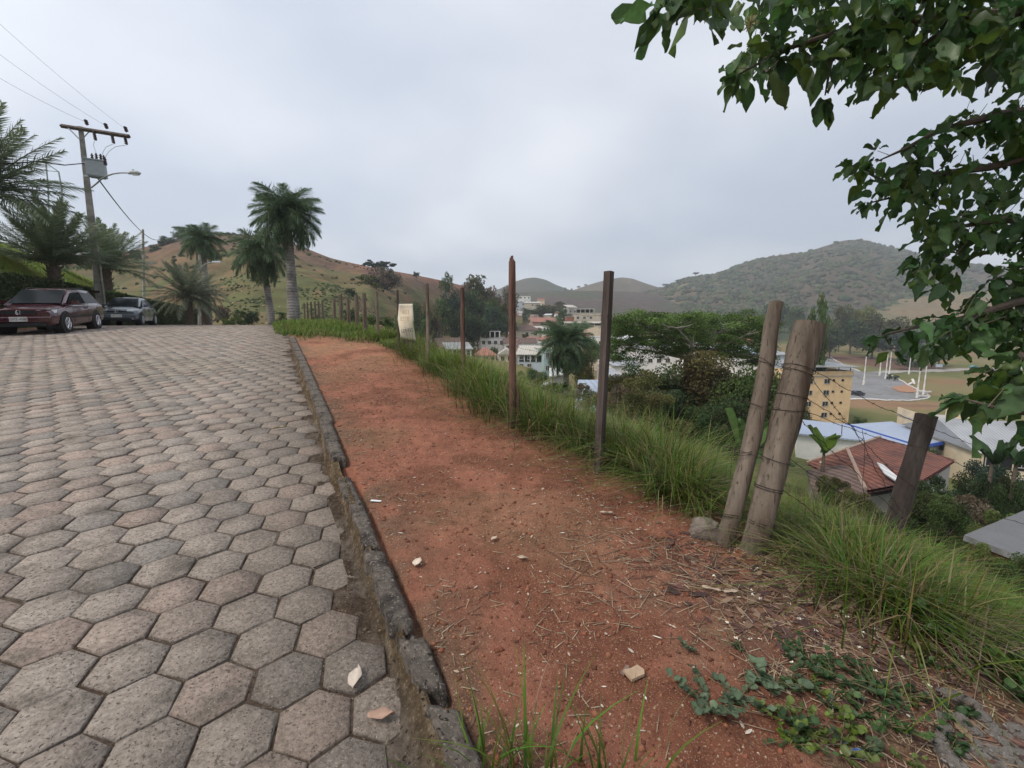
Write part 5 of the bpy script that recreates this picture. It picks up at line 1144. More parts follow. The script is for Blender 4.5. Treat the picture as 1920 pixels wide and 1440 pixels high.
        mb.add([Vector(p) for p in P]+[Vector(p)-Vector((.1, sgn*.04, 0)) for p in P], [tuple(range(6)), tuple(range(11, 5, -1))]+[(i, (i+1) % 6, 6+(i+1) % 6, 6+i) for i in range(6)]); mb.build('headlight', mat('headlamp', (.55,.56,.56), rough=.12, var=.25, scale=30, metal=.5, spec=.8), root)
        mb = MB(); mb.box(((fx+rx)/2, sgn*(hw+.004), .50), (fx-rx-.85, .02, .06)); mb.build('side_moulding', dark if spec['wagon'] else paint, root)
        mb = MB(); 
        for hx in spec['handles']: mb.box((hx, sgn*(hw+.01), spec['beltz']-.10), (.16, .03, .035))
        mb.build('door_handle', dark, root)
        mb = MB()
        for sx in spec['seams']: mb.box((sx, sgn*(hw+.0015), .62), (.008, .006, .62))
        mb.build('door_seam', dark, root)
        for wx in (fx, rx):
            mb = MB(); mb.cyl((wx, sgn*(hw-.125), .31), .375, .26, 'y', 28); mb.build('wheel_arch', dark, root)
            mb = MB(); mb.tube([(wx, sgn*(hw-.19), .295), (wx, sgn*(hw-.17), .295), (wx, sgn*(hw+.0), .295), (wx, sgn*(hw+.02), .295)], [.27, .295, .295, .275], 28); wl = mb.build('wheel', M['black'], root, smooth=True)
            mb = MB(); yy = sgn*(hw+.022)
            for k in range(spec['spokes']):
                a = k*2*PI/spec['spokes']; mb.tube([(wx, yy, .295), (wx+math.cos(a)*.18, yy+sgn*.004, .295+math.sin(a)*.18)], [.035, .028], 5)
            P = [(wx+math.cos(k*PI/12)*.185, yy, .295+math.sin(k*PI/12)*.185) for k in range(25)]; mb.tube(P, .018, 5, cap=False); mb.cyl((wx, yy, .295), .05, .03, 'y', 12)
            mb.build('rim', M['chrome'] if spec['wagon'] else M['steel'], wl, smooth=True)
    f0 = L1
    mb = MB(); mb.box((f0-.02+.002, 0, spec['gz']), (.05, spec['lw'][0]*2-.04, .11)); mb.build('grille', dark, root)
    mb = MB(); mb.box((f0+.02, 0, .46), (.10, hw*1.84, .16)); o = mb.build('bumper', paint, root); bv = o.modifiers.new('r', 'BEVEL'); bv.width = .03; bv.segments = 2
    mb = MB(); mb.box((f0+.035, 0, .30), (.05, hw*1.5, .10)); mb.build('air_intake', dark, root)
    mb = MB(); mb.box((f0+.078, 0, .47), (.012, .42, .135)); pl = mb.build('number_plate', mat('plate', (.55,.55,.53), rough=.5), root)
    text('plate_text', spec['plate'], .10, dark, pl, (f0+.086, 0, .465), (PI/2, 0, PI/2), .001, .9)
    mb = MB()
    P = [(f0+.016, math.cos(k*PI/8)*.065, spec['gz']+math.sin(k*PI/8)*.065) for k in range(17)]; mb.tube(P, .009, 5, cap=False); mb.tube([(f0+.016, -.045, spec['gz']+.045), (f0+.016, -.015, spec['gz']-.045), (f0+.016, 0, spec['gz']+.0), (f0+.016, .015, spec['gz']-.045), (f0+.016, .045, spec['gz']+.045)], .008, 4)
    mb.build('badge', M['chrome'], root)
    if spec['wagon']:
        for sgn in (1, -1):
            mb = MB(); zr = spec['cabin'][1][4]; mb.tube([(.05, sgn*.52, zr-.02), (-.05, sgn*.53, zr+.05), (-1.3, sgn*.53, zr+.045), (-1.42, sgn*.52, zr-.03)], .018, 6); mb.build('roof_rail', dark, root)
        mb = MB(); mb.tube([(.25, .50, spec['cabin'][1][4]), (.1, .52, spec['cabin'][1][4]+.26), (-.25, .5, spec['cabin'][1][4]+.38), (-.7, .45, spec['cabin'][1][4]+.36)], .006, 5); mb.build('aerial', dark, root)
    else:
        for sgn in (1, -1): mb = MB(); mb.cyl((f0+.06, sgn*.62, .33), .05, .03, 'x', 12); mb.build('fog_light', M['chrome'], root)
        mb = MB(); mb.box((f0+.07, 0, .40), (.02, 1.2, .018)); mb.box((f0+.0, 0, spec['gz']-.05), (.05, 1.0, .015)); mb.build('trim_strip', M['chrome'], root)
    return root
wagon = dict(wagon=True, hw=.83, x0=-2.08, x1=2.0, fx=1.22, rx=-1.2, col=(.058,.012,.02), beltz=.86, gz=.66, lw=(.42, .62), light=(1.98, 1.78, .67), mirror=.55, plate='GMZ-4580', spokes=6, handles=[-.35], seams=[.62, -.55],
    stations=[(-2.08,.74,.34,.84,.86),(-2.0,.80,.27,.88,.90),(-1.2,.83,.22,.88,.92),(0,.83,.20,.875,.92),(.75,.83,.20,.865,.93),(1.1,.825,.22,.80,.87),(1.6,.81,.24,.745,.81),(1.9,.78,.26,.70,.765),(2.0,.74,.30,.66,.72)],
    cabin=[(.98,.76,.70,.86,.88),(.18,.79,.60,.86,1.36),(-.6,.79,.61,.86,1.405),(-1.55,.77,.58,.86,1.37),(-2.02,.74,.62,.86,.92)],
    side=[[(.72,.05),(.13,.92),(-.42,.93),(-.48,.03)], [(-.55,.03),(-.50,.93),(-1.45,.9),(-1.72,.05)]])
wagon['stations'] = wagon['stations'][::1]
hatch = dict(wagon=False, hw=.83, x0=-1.95, x1=1.95, fx=1.25, rx=-1.25, col=(.085,.105,.12), beltz=.90, gz=.66, lw=(.40, .62), light=(1.93, 1.62, .72), mirror=.62, plate='OPK-5137', spokes=9, handles=[-.1,-.95], seams=[.72, -.2, -1.05],
    stations=[(-1.95,.74,.36,.88,.92),(-1.85,.80,.27,.92,.95),(-1.2,.83,.20,.93,.97),(0,.83,.19,.91,.97),(.8,.83,.19,.89,.98),(1.2,.825,.22,.83,.92),(1.6,.80,.24,.77,.84),(1.85,.76,.27,.71,.77),(1.95,.70,.31,.66,.70)],
    cabin=[(1.05,.76,.70,.90,.92),(.22,.78,.58,.90,1.40),(-.5,.79,.59,.90,1.45),(-1.3,.77,.56,.90,1.38),(-1.88,.74,.60,.90,.95)],
    side=[[(.78,.05),(.17,.92),(-.22,.94),(-.26,.03)], [(-.33,.03),(-.30,.94),(-1.0,.92),(-1.25,.35),(-1.3,.04)]])
car((-15.1, 15.2, 0), .455, 'dark red station wagon with roof rails parked nearest on the far side of the road', wagon)
car((-19.2, 23.3, 0), .5, 'dark grey blue hatchback parked behind the dark red station wagon', hatch)
# ================================================================ VALLEY: streets, houses, trees
lp = [hit(1545,668), hit(1600,700), hit(1640,712)]
def patch_mesh(name, label, P, m, cell=.6, dz=.10, cat='paving'):
    A = np.array([(p.x, p.y) for p in P]); xs = np.arange(A[:, 0].min(), A[:, 0].max(), cell); ys = np.arange(A[:, 1].min(), A[:, 1].max(), cell)
    X, Y = np.meshgrid(xs, ys); k = inpoly(X, Y, [tuple(a) for a in A]); Xc = np.stack([X, X+cell, X+cell, X], -1)[k]; Yc = np.stack([Y, Y, Y+cell, Y+cell], -1)[k]
    Z = ground_z(Xc, Yc)+dz; V = np.stack([Xc, Yc, Z], -1).reshape(-1, 3); o = bulk(name, V, np.arange(len(V)).reshape(-1, 4), m); tag(o, label, cat, kind='structure'); return o
loop = [hit(*q) for q in [(1588,712),(1600,700),(1650,697),(1672,705),(1700,722),(1735,738),(1742,745),(1722,750),(1660,751),(1590,749),(1560,740)]]
patch_mesh('paved_loop', 'grey paved turning loop with white kerbs beyond the yellow building', loop, M['asphalt'])
ribbon('valley_road', 'grey access road coming down to the paved loop', [hit(1540,672), hit(1570,686), hit(1625,706), hit(1660,720)], 8, M['asphalt'], dz=.13)
ribbon('country_road', 'pale country road crossing the meadow behind the poles', [hit(1655,699), hit(1700,697), hit(1760,695), hit(1830,692), hit(1915,691), hit(2050,690)], 5, M['lightroad'], dz=.16)
M['whitekerb'] = mat('whitewashed kerb', (.6,.57,.54), var=.2, scale=.8)
def kerb_line(label, P, w=.5, h=.35):
    P = [hit(*q) for q in P]; Q = []
    for a, b in zip(P, P[1:]):
        for k in range(6): c = a.lerp(b, k/6); c.z = gz(c.x, c.y)+.15; Q.append(c)
    c = P[-1].copy(); c.z = gz(c.x, c.y)+.15; Q.append(c); o = Q[0]; mb = MB(); mb.tube([q-o for q in Q], w/2, 4); return tag(mb.build('kerb_line', M['whitekerb'], loc=o), label, 'kerb', 'whitewashed kerbs of the paved loop')
kerb_line('white kerb curving round the near edge of the paved loop', [(1590,750),(1660,752),(1722,751),(1742,746),(1738,739)])
kerb_line('white kerb on the right edge of the paved loop', [(1672,705),(1700,721),(1722,731)])
kerb_line('white kerb climbing along the access road below the brown bank', [(1545,665),(1580,684),(1612,697)])
patch_mesh('soil_patch', 'heap of orange soil spread on the paved loop', [hit(*q) for q in [(1672,728),(1700,723),(1722,735),(1712,738),(1690,736)]], mat('orange soil', (.36,.19,.11), var=.2), dz=.25)
GPl = 'white concrete poles around the paved loop'
for i, (px, yt, yb) in enumerate([(1619,669,722),(1649,662,705),(1660,665,711),(1667,660,703),(1704,669,702),(1719,687,747),(1731,681,741)]):
    b = hit(px, yb); h = ztop(yt, b.y)-b.z; mb = MB(); mb.tube([(0, 0, -.5), (0, 0, 1.6)], [.34, .34], 8); mb.tube([(0, 0, 1.6), (0, 0, h)], [.22, .15], 8)
    o = mb.build('concrete_pole', M['white'], loc=b); tag(o, ['leftmost white pole, alone on the paved loop', 'white pole second from the left', 'white pole third from the left, standing slightly in front', 'white pole fourth from the left, close beside the third', 'white pole standing apart on the grass edge behind the loop', 'nearest white pole at the rubble end of the loop', 'white pole among the rubble, right of the nearest one'][i], 'pole', GPl)
for i, (px, py, L, rz, ry) in enumerate([(1706,722,3.6,.5,.5),(1712,718,4.2,1.0,.9),(1738,737,3,.2,.1),(1726,735,2.4,2.1,.1),(1733,745,3.4,.1,0)]):
    b = hit(px, py); mb = MB(); mb.box((0, 0, .35), (L, .7, .45)); o = mb.build('concrete_beam', M['whitekerb'], loc=b); o.rotation_euler = (0, -ry*.4, rz); tag(o, 'fallen white concrete beam lying in the rubble at the end of the loop', 'beam', 'fallen beams by the poles')
for i, (px, py, s_) in enumerate([(1722,739,1.2),(1735,741,1.0),(1728,734,.8)]):
    b = hit(px, py); rock('rubble_heap', b, (s_, s_, s_*.5), 'heap of pale rubble between the last two white poles', 'rubble', M['rubble'], 70+i, 'rubble heaps at the loop')
b = hit(1760, 694); root = empty('roadside_board', b, 'small white board on two legs beside the country road', 'sign'); mb = MB(); mb.tube([(-1.2, 0, 0), (-1.2, 0, 2.4)], .08, 5); mb.tube([(1.2, 0, 0), (1.2, 0, 2.4)], .08, 5); mb.build('leg', M['steel'], root); mb = MB(); mb.box((0, 0, 2.1), (3.2, .1, 1.3)); mb.build('board', mat('board', (.5,.56,.66), var=.15, scale=2), root)

# ---------------------------------------------------------------- houses
def M_(c, **k): return mat('painted wall', c, rough=.9, var=.10, scale=.9, c2=tuple(v*.72 for v in c), s2=.35, lo=.52, hi=.75, **k)
WALL = {'white': M_((.76,.74,.70)), 'cream': M_((.66,.55,.40)), 'yellow': M_((.74,.53,.31)), 'pink': M_((.48,.33,.28)), 'blue': M_((.45,.50,.56)), 'teal': M_((.34,.46,.45)), 'grey': M_((.40,.38,.36)), 'beige': M_((.50,.44,.35)), 'brick': mat('bare brick wall', (.30,.14,.09), var=.25, scale=3)}
ROOF = {'tile': mat('red clay tiles', (.20,.082,.06), rough=.95, var=.45, scale=2.2, c2=(.13,.06,.05), s2=.6, stripes=('X', .42, .8, 'tile')), 'oldtile': mat('old brown tiles', (.16,.11,.095), rough=.95, var=.4, scale=2, stripes=('X', .45, .8, 'tile')),
        'pinktile': mat('faded pink tiles', (.36,.17,.13), rough=.9, var=.3, scale=1.5, stripes=('X', .5, .7, 'tile')), 'metal': mat('light corrugated metal', (.40,.41,.42), rough=.45, var=.10, scale=.6, c2=(.30,.30,.31), s2=.2, stripes=('X', .35, .6, 'x'), metal=.15),
        'bluemetal': mat('pale blue metal sheet', (.40,.46,.58), rough=.5, var=.08, scale=.5, stripes=('X', .5, .4, 'x'), metal=.1), 'cream': mat('cream sheet roof', (.50,.47,.41), rough=.7, var=.15, scale=.5, stripes=('X', .5, .4, 'x')), 'slab': mat('concrete roof slab', (.42,.40,.37), rough=.9, var=.2, scale=.6), 'whitemetal': mat('bright white sheet', (.62,.62,.62), rough=.5, var=.1, scale=.4, stripes=('X', .5, .4, 'x'))}
TRIM = mat('fascia', (.5,.48,.45), var=.1)
def bld(name, label, px0, px1, ytop, D, depth, wall, roof='flat', roofm='slab', rz=0, nx=4, nf=2, rise=1.2, over=.4, group=None, parapet=0, extras=(), zb=None, winc=None, top_z=None, wz=None, cat='house', pitch_off=0):
    xm = (px0+px1)/2; c = at(xm, ytop, D); d1 = ray(xm, ytop)[1]; w = (px1-px0)/FPX*D/d1; g = gz(c.x, D) if zb is None else zb; H = (c.z if top_z is None else top_z)-g
    if roof in ('hip', 'gable', 'shed'): H -= rise
    H = max(H, 2.1); root = empty(name, (c.x, D, g), label, cat, group, rz); W_ = w; dp = depth
    mb = MB(); mb.box((0, dp/2, H/2-1.5), (W_, dp, H+3)); mb.build('wall', WALL[wall], root)
    fh = H/nf; ww, wh = min(1.3, W_/nx*.5), min(1.2, fh*.42)
    FR_ = mat('window frame', (.42,.40,.38) if winc is None else winc, var=.1) if 'wf' not in WALL else WALL['wf']
    WALL.setdefault('wf', FR_)
    for f in range(nf):
        for i in range(nx):
            x = -W_/2+W_*(i+.5)/nx; z = fh*f+fh*.58
            if (i*7+f*5+int(px0)) % 5 == 4: continue
            mb = MB(); t_ = .09
            for q, s_ in (((x, -.03, z+wh/2), (ww+t_, .1, t_)), ((x, -.03, z-wh/2), (ww+t_, .14, t_)), ((x-ww/2, -.032, z), (t_, .1, wh-t_)), ((x+ww/2, -.032, z), (t_, .1, wh-t_)), ((x, -.034, z), (t_*.6, .08, wh-t_))): mb.box(q, s_)
            wn = mb.build('window', FR_, root); mb = MB(); mb.box((x, -.012, z), (ww-.01, .03, wh-.01)); mb.build('pane', M['glass'], wn)
    if abs(rz) > .15 or True:                       # side windows on both ends
        for s_ in (-1, 1):
            for f in range(nf):
                mb = MB(); mb.box((s_*(W_/2+.02), dp*.45, fh*f+fh*.58), (.06, 1.1, wh)); mb.build('window', M['glass'], root)
    a, b = W_/2+over, dp+over
    mb = MB()
    if roof == 'flat':
        mb.box((0, dp/2, H+.1), (W_+.3, dp+.3, .2)); mb.build('roof', ROOF[roofm], root)
        if parapet:
            mb = MB()
            for q, s_ in (((0, -.05, H+.2+parapet/2), (W_+.2, .14, parapet)), ((-W_/2, dp/2, H+.2+parapet/2), (.14, dp, parapet)), ((W_/2, dp/2, H+.2+parapet/2), (.14, dp, parapet))): mb.box(q, s_)
            mb.build('parapet', WALL[wall], root)
    elif roof == 'gable':      # ridge along x
        mb.add([(-a, -over, H), (a, -over, H), (a, b, H), (-a, b, H), (-a, dp/2, H+rise), (a, dp/2, H+rise)], [(0,1,5,4), (2,3,4,5), (0,4,3), (1,2,5), (0,3,2,1)]); mb.build('roof', ROOF[roofm], root)
    elif roof == 'gabley':     # ridge along y, gable towards camera
        mb.add([(-a, -over, H-.1), (a, -over, H-.1), (a, b, H-.1), (-a, b, H-.1), (0, -over, H+rise), (0, b, H+rise)], [(0,4,5,3), (1,2,5,4), (2,3,5), (0,1,4), (0,3,2,1)]); mb.build('roof', ROOF[roofm], root)
    elif roof == 'hip':
        k = min(a, dp/2)*.85; mb.add([(-a, -over, H), (a, -over, H), (a, b, H), (-a, b, H), (-a+k, dp/2, H+rise), (a-k, dp/2, H+rise)], [(0,1,5,4), (2,3,4,5), (3,0,4), (1,2,5), (0,3,2,1)]); mb.build('roof', ROOF[roofm], root)
    elif roof == 'shed':
        h0, h1 = (H, H+rise) ; mb.add([(-a, -over, h0), (a, -over, h0), (a, b, h1), (-a, b, h1), (-a, -over, h0+.15), (a, -over, h0+.15), (a, b, h1+.15), (-a, b, h1+.15)], [(3,2,1,0),(4,5,6,7),(0,1,5,4),(1,2,6,5),(2,3,7,6),(3,0,4,7)]); mb.build('roof', ROOF[roofm], root)
    for e in extras:
        kind = e[0]
        if kind == 'terrace':   # pillars and roof slab on top
            _, x0, x1, hh, mt = e
            for i in range(5): mb = MB(); mb.box((-W_/2+W_*(x0+(x1-x0)*i/4), .3, H+.2+hh/2), (.3, .3, hh)); mb.build('pillar', WALL[wall], root)
            mb = MB(); mb.box((-W_/2+W_*(x0+x1)/2, dp/2, H+.3+hh), (W_*(x1-x0)+.8, dp*.95, .22)); mb.build('terrace_roof', ROOF[mt], root)
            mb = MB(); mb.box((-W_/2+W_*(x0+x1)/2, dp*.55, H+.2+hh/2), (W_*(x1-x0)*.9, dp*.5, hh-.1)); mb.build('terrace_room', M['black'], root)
        if kind == 'open':      # dark open storey under the roof
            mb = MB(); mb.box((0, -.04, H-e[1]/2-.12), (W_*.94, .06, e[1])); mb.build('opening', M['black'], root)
            for i in range(6): mb = MB(); mb.box((-W_*.46+W_*.92*i/5, -.09, H-e[1]/2-.12), (.22, .06, e[1])); mb.build('pillar', WALL[wall], root)
        if kind == 'awning':
            _, x0, x1, z = e; mb = MB(); mb.box((-W_/2+W_*(x0+x1)/2, -1.0, H*z), (W_*(x1-x0), 2.0, .15), rx=.12); mb.build('awning', ROOF['cream'], root)
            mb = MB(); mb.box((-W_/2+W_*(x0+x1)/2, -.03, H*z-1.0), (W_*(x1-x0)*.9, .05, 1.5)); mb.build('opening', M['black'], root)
        if kind == 'balcony':
            z = H*e[1]; mb = MB(); mb.box((0, -.6, z), (W_*.8, 1.2, .15)); mb.box((0, -1.15, z+.5), (W_*.8, .08, .9)); mb.build('balcony', WALL[wall], root)
        if kind == 'tank':
            mb = MB(); mb.cyl((W_*.25, dp*.5, H+1.1), .8, 1.3, n=12); mb.build('water_tank', WALL['blue'], root)
    return root
GT = 'houses on the hillside town in the centre'
bld('apartment_building', 'yellow apartment block with small windows and a light metal roof on stilts', 1500, 1603, 706, 92, 10, 'yellow', 'flat', 'slab', rz=.10, nx=3, nf=4, parapet=.9, cat='building')
R = bpy.data.objects['apartment_building']; 
def roof_on_stilts(root, W_, dp, H, rise, m):
    for x in np.linspace(-W_/2+.3, W_/2-.3, 5):
        for y in (.3, dp-.3): mb = MB(); mb.box((x, y, H+.9), (.14, .14, 1.7)); mb.build('stilt', M['steel'], root)
    mb = MB(); a = W_/2+.9; mb.add([(-a, -.9, H+1.75), (a, -.9, H+1.6), (a, dp+.9, H+2.0), (-a, dp+.9, H+2.4), (-a, -.9, H+1.9), (a, -.9, H+1.75), (a, dp+.9, H+2.15), (-a, dp+.9, H+2.55)], [(3,2,1,0),(4,5,6,7),(0,1,5,4),(1,2,6,5),(2,3,7,6),(3,0,4,7)]); mb.build('sheet_roof', m, root)
Hy = at(1550, 706, 92).z-R.location.z; roof_on_stilts(R, 103/FPX*92, 10, Hy+.3, 1, ROOF['metal'])
for f_ in range(4):          # the paired small bathroom windows
    for x_ in (.9, 2.9):
        mb = MB(); mb.box((x_+.6, -.05, Hy/4*f_+Hy/4*.66), (.5, .08, .45)); mb.build('window', M['glass'], R)
# sheds with blue fascia
def roofplane(name, label, pts_px, D, m, th=.18, cat='building', walls='grey', fascia=None, group=None, H=3.5):
    """quad roof from four pictured corners at given depths, standing on walls"""
    P = [at(px, py, d) for px, py, d in pts_px]; c = sum(P, Vector())/4; g = min(gz(p.x, p.y) for p in P); o = Vector((c.x, c.y, g)); root = empty(name, o, label, cat, group); n = (P[1]-P[0]).cross(P[3]-P[0]).normalized(); n = n if n.z > 0 else -n
    Q = [p-o for p in P]; mb = MB(); mb.add([q for q in Q]+[q-n*th for q in Q], [(0,1,2,3),(7,6,5,4),(0,4,5,1),(1,5,6,2),(2,6,7,3),(3,7,4,0)]); r_ = mb.build('roof', m, root)
    cc = sum(Q, Vector())/4; mb = MB(); I = [cc+(q-cc)*.93-n*(th+.02) for q in Q]; B_ = [Vector((i.x, i.y, -2)) for i in I]; mb.add(I+B_, [(0,1,2,3),(7,6,5,4),(0,4,5,1),(1,5,6,2),(2,6,7,3),(3,7,4,0)]); mb.build('wall', WALL[walls], root)
    if fascia:
        for a, b in fascia[1]:
            A, B = Q[a], Q[b]; mb = MB(); mb.tube([A-n*.1+Vector((0, -.1, 0)), B-n*.1+Vector((0, -.1, 0))], .26, 4); mb.build('fascia', fascia[0], root)
    return root
bf = mat('deep blue fascia', (.02,.06,.28), rough=.5, var=.1)
roofplane('warehouse', 'pale blue roofed shed with deep blue fascia behind the tiled house, left wing', [(1490,812,52),(1720,836,50),(1585,795,62),(1490,785,62)], 55, ROOF['bluemetal'], walls='white', fascia=(bf, [(1, 2)]))
roofplane('warehouse', 'shed with a pale blue sheet roof and blue fascia, right wing with a white ridge', [(1720,838,50),(1785,826,54),(1672,790,64),(1587,796,62)], 55, ROOF['bluemetal'], walls='blue', fascia=(bf, [(0, 1), (3, 0)]))
# big tiled house
b0 = at(1655, 870, 33); g = gz(b0.x, 33); root = empty('tiled_house', (b0.x, 33, g), 'old house with a weathered red clay tile hip roof and a broken sheet patch', 'house')
Q = lambda px, py, D: at(px, py, D)-root.location
mb = MB(); A, B, C_, Dd, E1, E2 = Q(1530,862,35), Q(1635,918,28), Q(1790,872,31), Q(1700,824,41), Q(1588,840,33.5), Q(1655,822,38)
mb.add([Q(1512,868,34), Q(1588,842,34), Q(1650,820,38), Q(1792,862,33), Q(1730,900,27.5), Q(1622,920,27)], [(0,1,5), (1,2,4,5), (2,3,4)]); mb.add([Q(1512,872,34), Q(1588,846,34), Q(1650,824,38), Q(1792,866,33), Q(1730,906,27.5), Q(1622,926,27)], [(5,1,0), (5,4,2,1), (4,3,2)])
mb.build('roof', ROOF['tile'], root)
mb = MB(); P = [Q(1588,842,34), Q(1622,919,27)]; mb.tube([P[0]+Vector((0, 0, .08)), P[1]+Vector((0, 0, .08))], .12, 6); mb.tube([Q(1588,841,34), Q(1650,819,38)], .12, 6); mb.tube([Q(1512,867,34), Q(1588,841,34)], .10, 6); mb.build('ridge_cap', mat('ridge cap', (.34,.25,.2), var=.3), root)
mb = MB(); L_ = [Q(1535,872,33.6), Q(1622,934,27.6), Q(1722,914,28), Q(1782,874,32.6), Q(1660,850,38)]; mb.add(L_+[Vector((p.x, p.y, -2)) for p in L_], [(0,1,2,3,4)]+[(i, 5+i, 5+(i+1) % 5, (i+1) % 5) for i in range(5)]); mb.build('wall', WALL['grey'], root)
mb = MB(); mb.add([Q(1641,869,30.2), Q(1652,873,30), Q(1690,905,27.2), Q(1678,906,27.2), Q(1655,890,28.4)], [(0,1,2,3,4)]); mb.add([Q(1641,871,30.2), Q(1652,875,30), Q(1690,907,27.2), Q(1678,908,27.2), Q(1655,892,28.4)], [(4,3,2,1,0)]); o = mb.build('sheet_patch', ROOF['whitemetal'], root); o.location = (0, -.12, .14)
mb = MB(); mb.box(Q(1553,877,33.2), (1.3, .2, .9)); wb_ = mb.build('vent_block_screen', WALL['white'], root)
mb = MB()
for i in range(6):
    for j in range(4): mb.box(Q(1553,877,33.2)+Vector((-.5+.2*i, -.11, -.3+.2*j)), (.1, .03, .1))
mb.build('vent_hole', M['black'], wb_)
mb = MB(); c_ = Q(1583,865,33)
mb.tube([Q(1578,815,36), Q(1579,796,36)], .03, 5); mb.tube([Q(1565,786,36), Q(1585,785,36)], .025, 4); mb.build('aerial', M['wire'], root)
roofplane('lean_to', 'lean-to with a dull grey brown weathered roof adjoining the left of the tiled house', [(1535,955,25),(1632,935,25.5),(1600,868,31.5),(1512,882,32)], 28, ROOF['oldtile'], walls='grey')
# cream house at right
bld('cream_house', 'cream two storey house with a light sheet roof and arched windows at the right', 1795, 1885, 815, 52, 12, 'cream', 'flat', 'slab', rz=-.28, nx=3, nf=3, parapet=.9, extras=[])
bld('house', 'grey roofed hall behind the cream house at the right edge', 1858, 1990, 812, 46, 14, 'cream', 'gable', 'metal', rz=-.28, nx=3, nf=2, rise=2.4, extras=[('open', 1.6)])
bld('house', 'small cream corner tower beside the cream house', 1792, 1812, 792, 60, 4, 'cream', 'flat', 'cream', rz=-.28, nx=1, nf=3)
# corrugated roof at the right edge
roofplane('shed', 'shed with a grey corrugated roof over red earth at the right edge', [(1808,1003,13.5),(1990,1072,11.5),(2120,985,17),(1925,955,19)], 14, mat('grey corrugated roof', (.19,.19,.195), rough=.55, var=.12, scale=1.2, stripes=('X', .18, 1, 'x')), walls='brick')
# ---- hillside town
bld('house', 'long white two storey house with pillars on its roof terrace', 901, 946, 634, 150, 9, 'white', rz=.12, nx=4, nf=2, extras=[('terrace', 0, .8, 1.9, 'slab')], group=GT)
bld('house', 'white house with a porch roof, attached right of the terrace house', 946, 1006, 634, 147, 9, 'white', 'gable', 'oldtile', rz=.1, nx=5, nf=2, rise=1.6, extras=[('awning', .0, .5, .62)], group=GT)
bld('house', 'beige house with three dark windows under a grey brown tile roof', 964, 1012, 609, 190, 9, 'beige', 'hip', 'oldtile', rz=.08, nx=3, nf=2, rise=2.2, group=GT)
bld('house', 'low house with long faded pink tile roofs', 999, 1052, 595, 240, 14, 'pink', 'shed', 'pinktile', rz=.1, nx=4, nf=1, rise=2.6, group=GT)
bld('house', 'large pale house with stepped white roof slabs left of the square post', 1078, 1126, 587, 230, 12, 'beige', rz=-.08, nx=4, nf=3, extras=[('terrace', .05, .75, 1.8, 'whitemetal')], group=GT)
bld('house', 'long low cream building in front of the stepped roof house', 1060, 1130, 603, 212, 8, 'cream', 'shed', 'cream', rz=-.05, nx=5, nf=1, rise=.8, extras=[('open', 1.2)], group=GT)
bld('retaining_wall', 'tall cream retaining wall below the long low building', 1086, 1130, 611, 200, 3, 'cream', nx=1, nf=1, group=GT, cat='wall')
bld('house', 'white and blue unfinished block highest on the hill', 966, 995, 555, 400, 10, 'white', rz=.1, nx=4, nf=3, group=GT)
bld('house', 'pale flat roofed house just below the highest white block', 962, 985, 567, 380, 10, 'blue', rz=.1, nx=3, nf=2, group=GT)
bld('house', 'low house with a thin white roof right of the highest blocks', 984, 1013, 565, 370, 10, 'beige', 'shed', 'whitemetal', nx=3, nf=2, rise=1.2, group=GT)
bld('house', 'tiny cream cottage on the hill crest beside the highest blocks', 1008, 1021, 559, 420, 8, 'cream', 'gable', 'pinktile', nx=2, nf=1, rise=1.5, group=GT)
bld('house', 'small house with a flat white roof under the highest blocks', 975, 998, 578, 340, 8, 'grey', nx=3, nf=1, group=GT)
bld('house', 'small white hut at the woodland edge on the left slope', 968, 979, 584, 320, 8, 'white', 'shed', 'whitemetal', nx=1, nf=1, rise=.8, group=GT)
bld('house', 'grey house with a slanting roof above the stepped roof house', 1065, 1083, 571, 300, 8, 'grey', 'shed', 'cream', rz=.3, nx=2, nf=2, rise=2, group=GT)
bld('house', 'small brown brick annex left of the stepped roof house', 1062, 1078, 594, 236, 8, 'brick', nx=2, nf=1, group=GT)
bld('house', 'white house with a light sheet roof over a dark open floor, low on the left', 838, 884, 645, 105, 7, 'white', 'shed', 'metal', rz=.25, nx=3, nf=2, rise=1.3, extras=[('open', 1.4)], group=GT)
bld('house', 'low house with a bright red tile hip roof between two white ones', 893, 930, 664, 112, 9, 'cream', 'hip', 'pinktile', rz=.1, nx=3, nf=1, rise=1.8, group=GT)
bld('house', 'house with dull brown tile roof on the left slope', 826, 872, 634, 128, 10, 'pink', 'gable', 'oldtile', rz=.5, nx=3, nf=1, rise=2.8, group=GT)
bld('house', 'small cream gabled house in front of the white porch house', 936, 962, 664, 104, 8, 'cream', 'gabley', 'cream', nx=2, nf=1, rise=1.2, group=GT)
bld('hall', 'wide hall with a cream sheet roof above a dark open front', 970, 1030, 652, 92, 7, 'blue', 'shed', 'cream', rz=-.12, nx=4, nf=2, rise=1.5, extras=[('open', 1.3)], group=GT, cat='building')
bld('house', 'narrow teal walled house right of the wide hall', 1020, 1034, 656, 90, 8, 'teal', nx=1, nf=2, rz=.2, group=GT)
bld('house', 'pinkish house group half hidden in trees on the left slope', 832, 862, 604, 200, 8, 'pink', 'gable', 'oldtile', nx=3, nf=1, rise=1.4, group=GT)
bld('house', 'small pink house beside the half hidden group', 866, 882, 607, 195, 7, 'pink', 'shed', 'slab', nx=2, nf=1, rise=.8, group=GT)
bld('house', 'small pale house between the trees above the terrace house', 936, 962, 610, 215, 7, 'white', 'gable', 'whitemetal', nx=2, nf=1, rise=1, group=GT)
bld('house', 'tiny grey hut on the earth slope left of the slim post', 807, 823, 622, 150, 5, 'grey', 'shed', 'slab', nx=1, nf=1, rise=.6, group=GT)
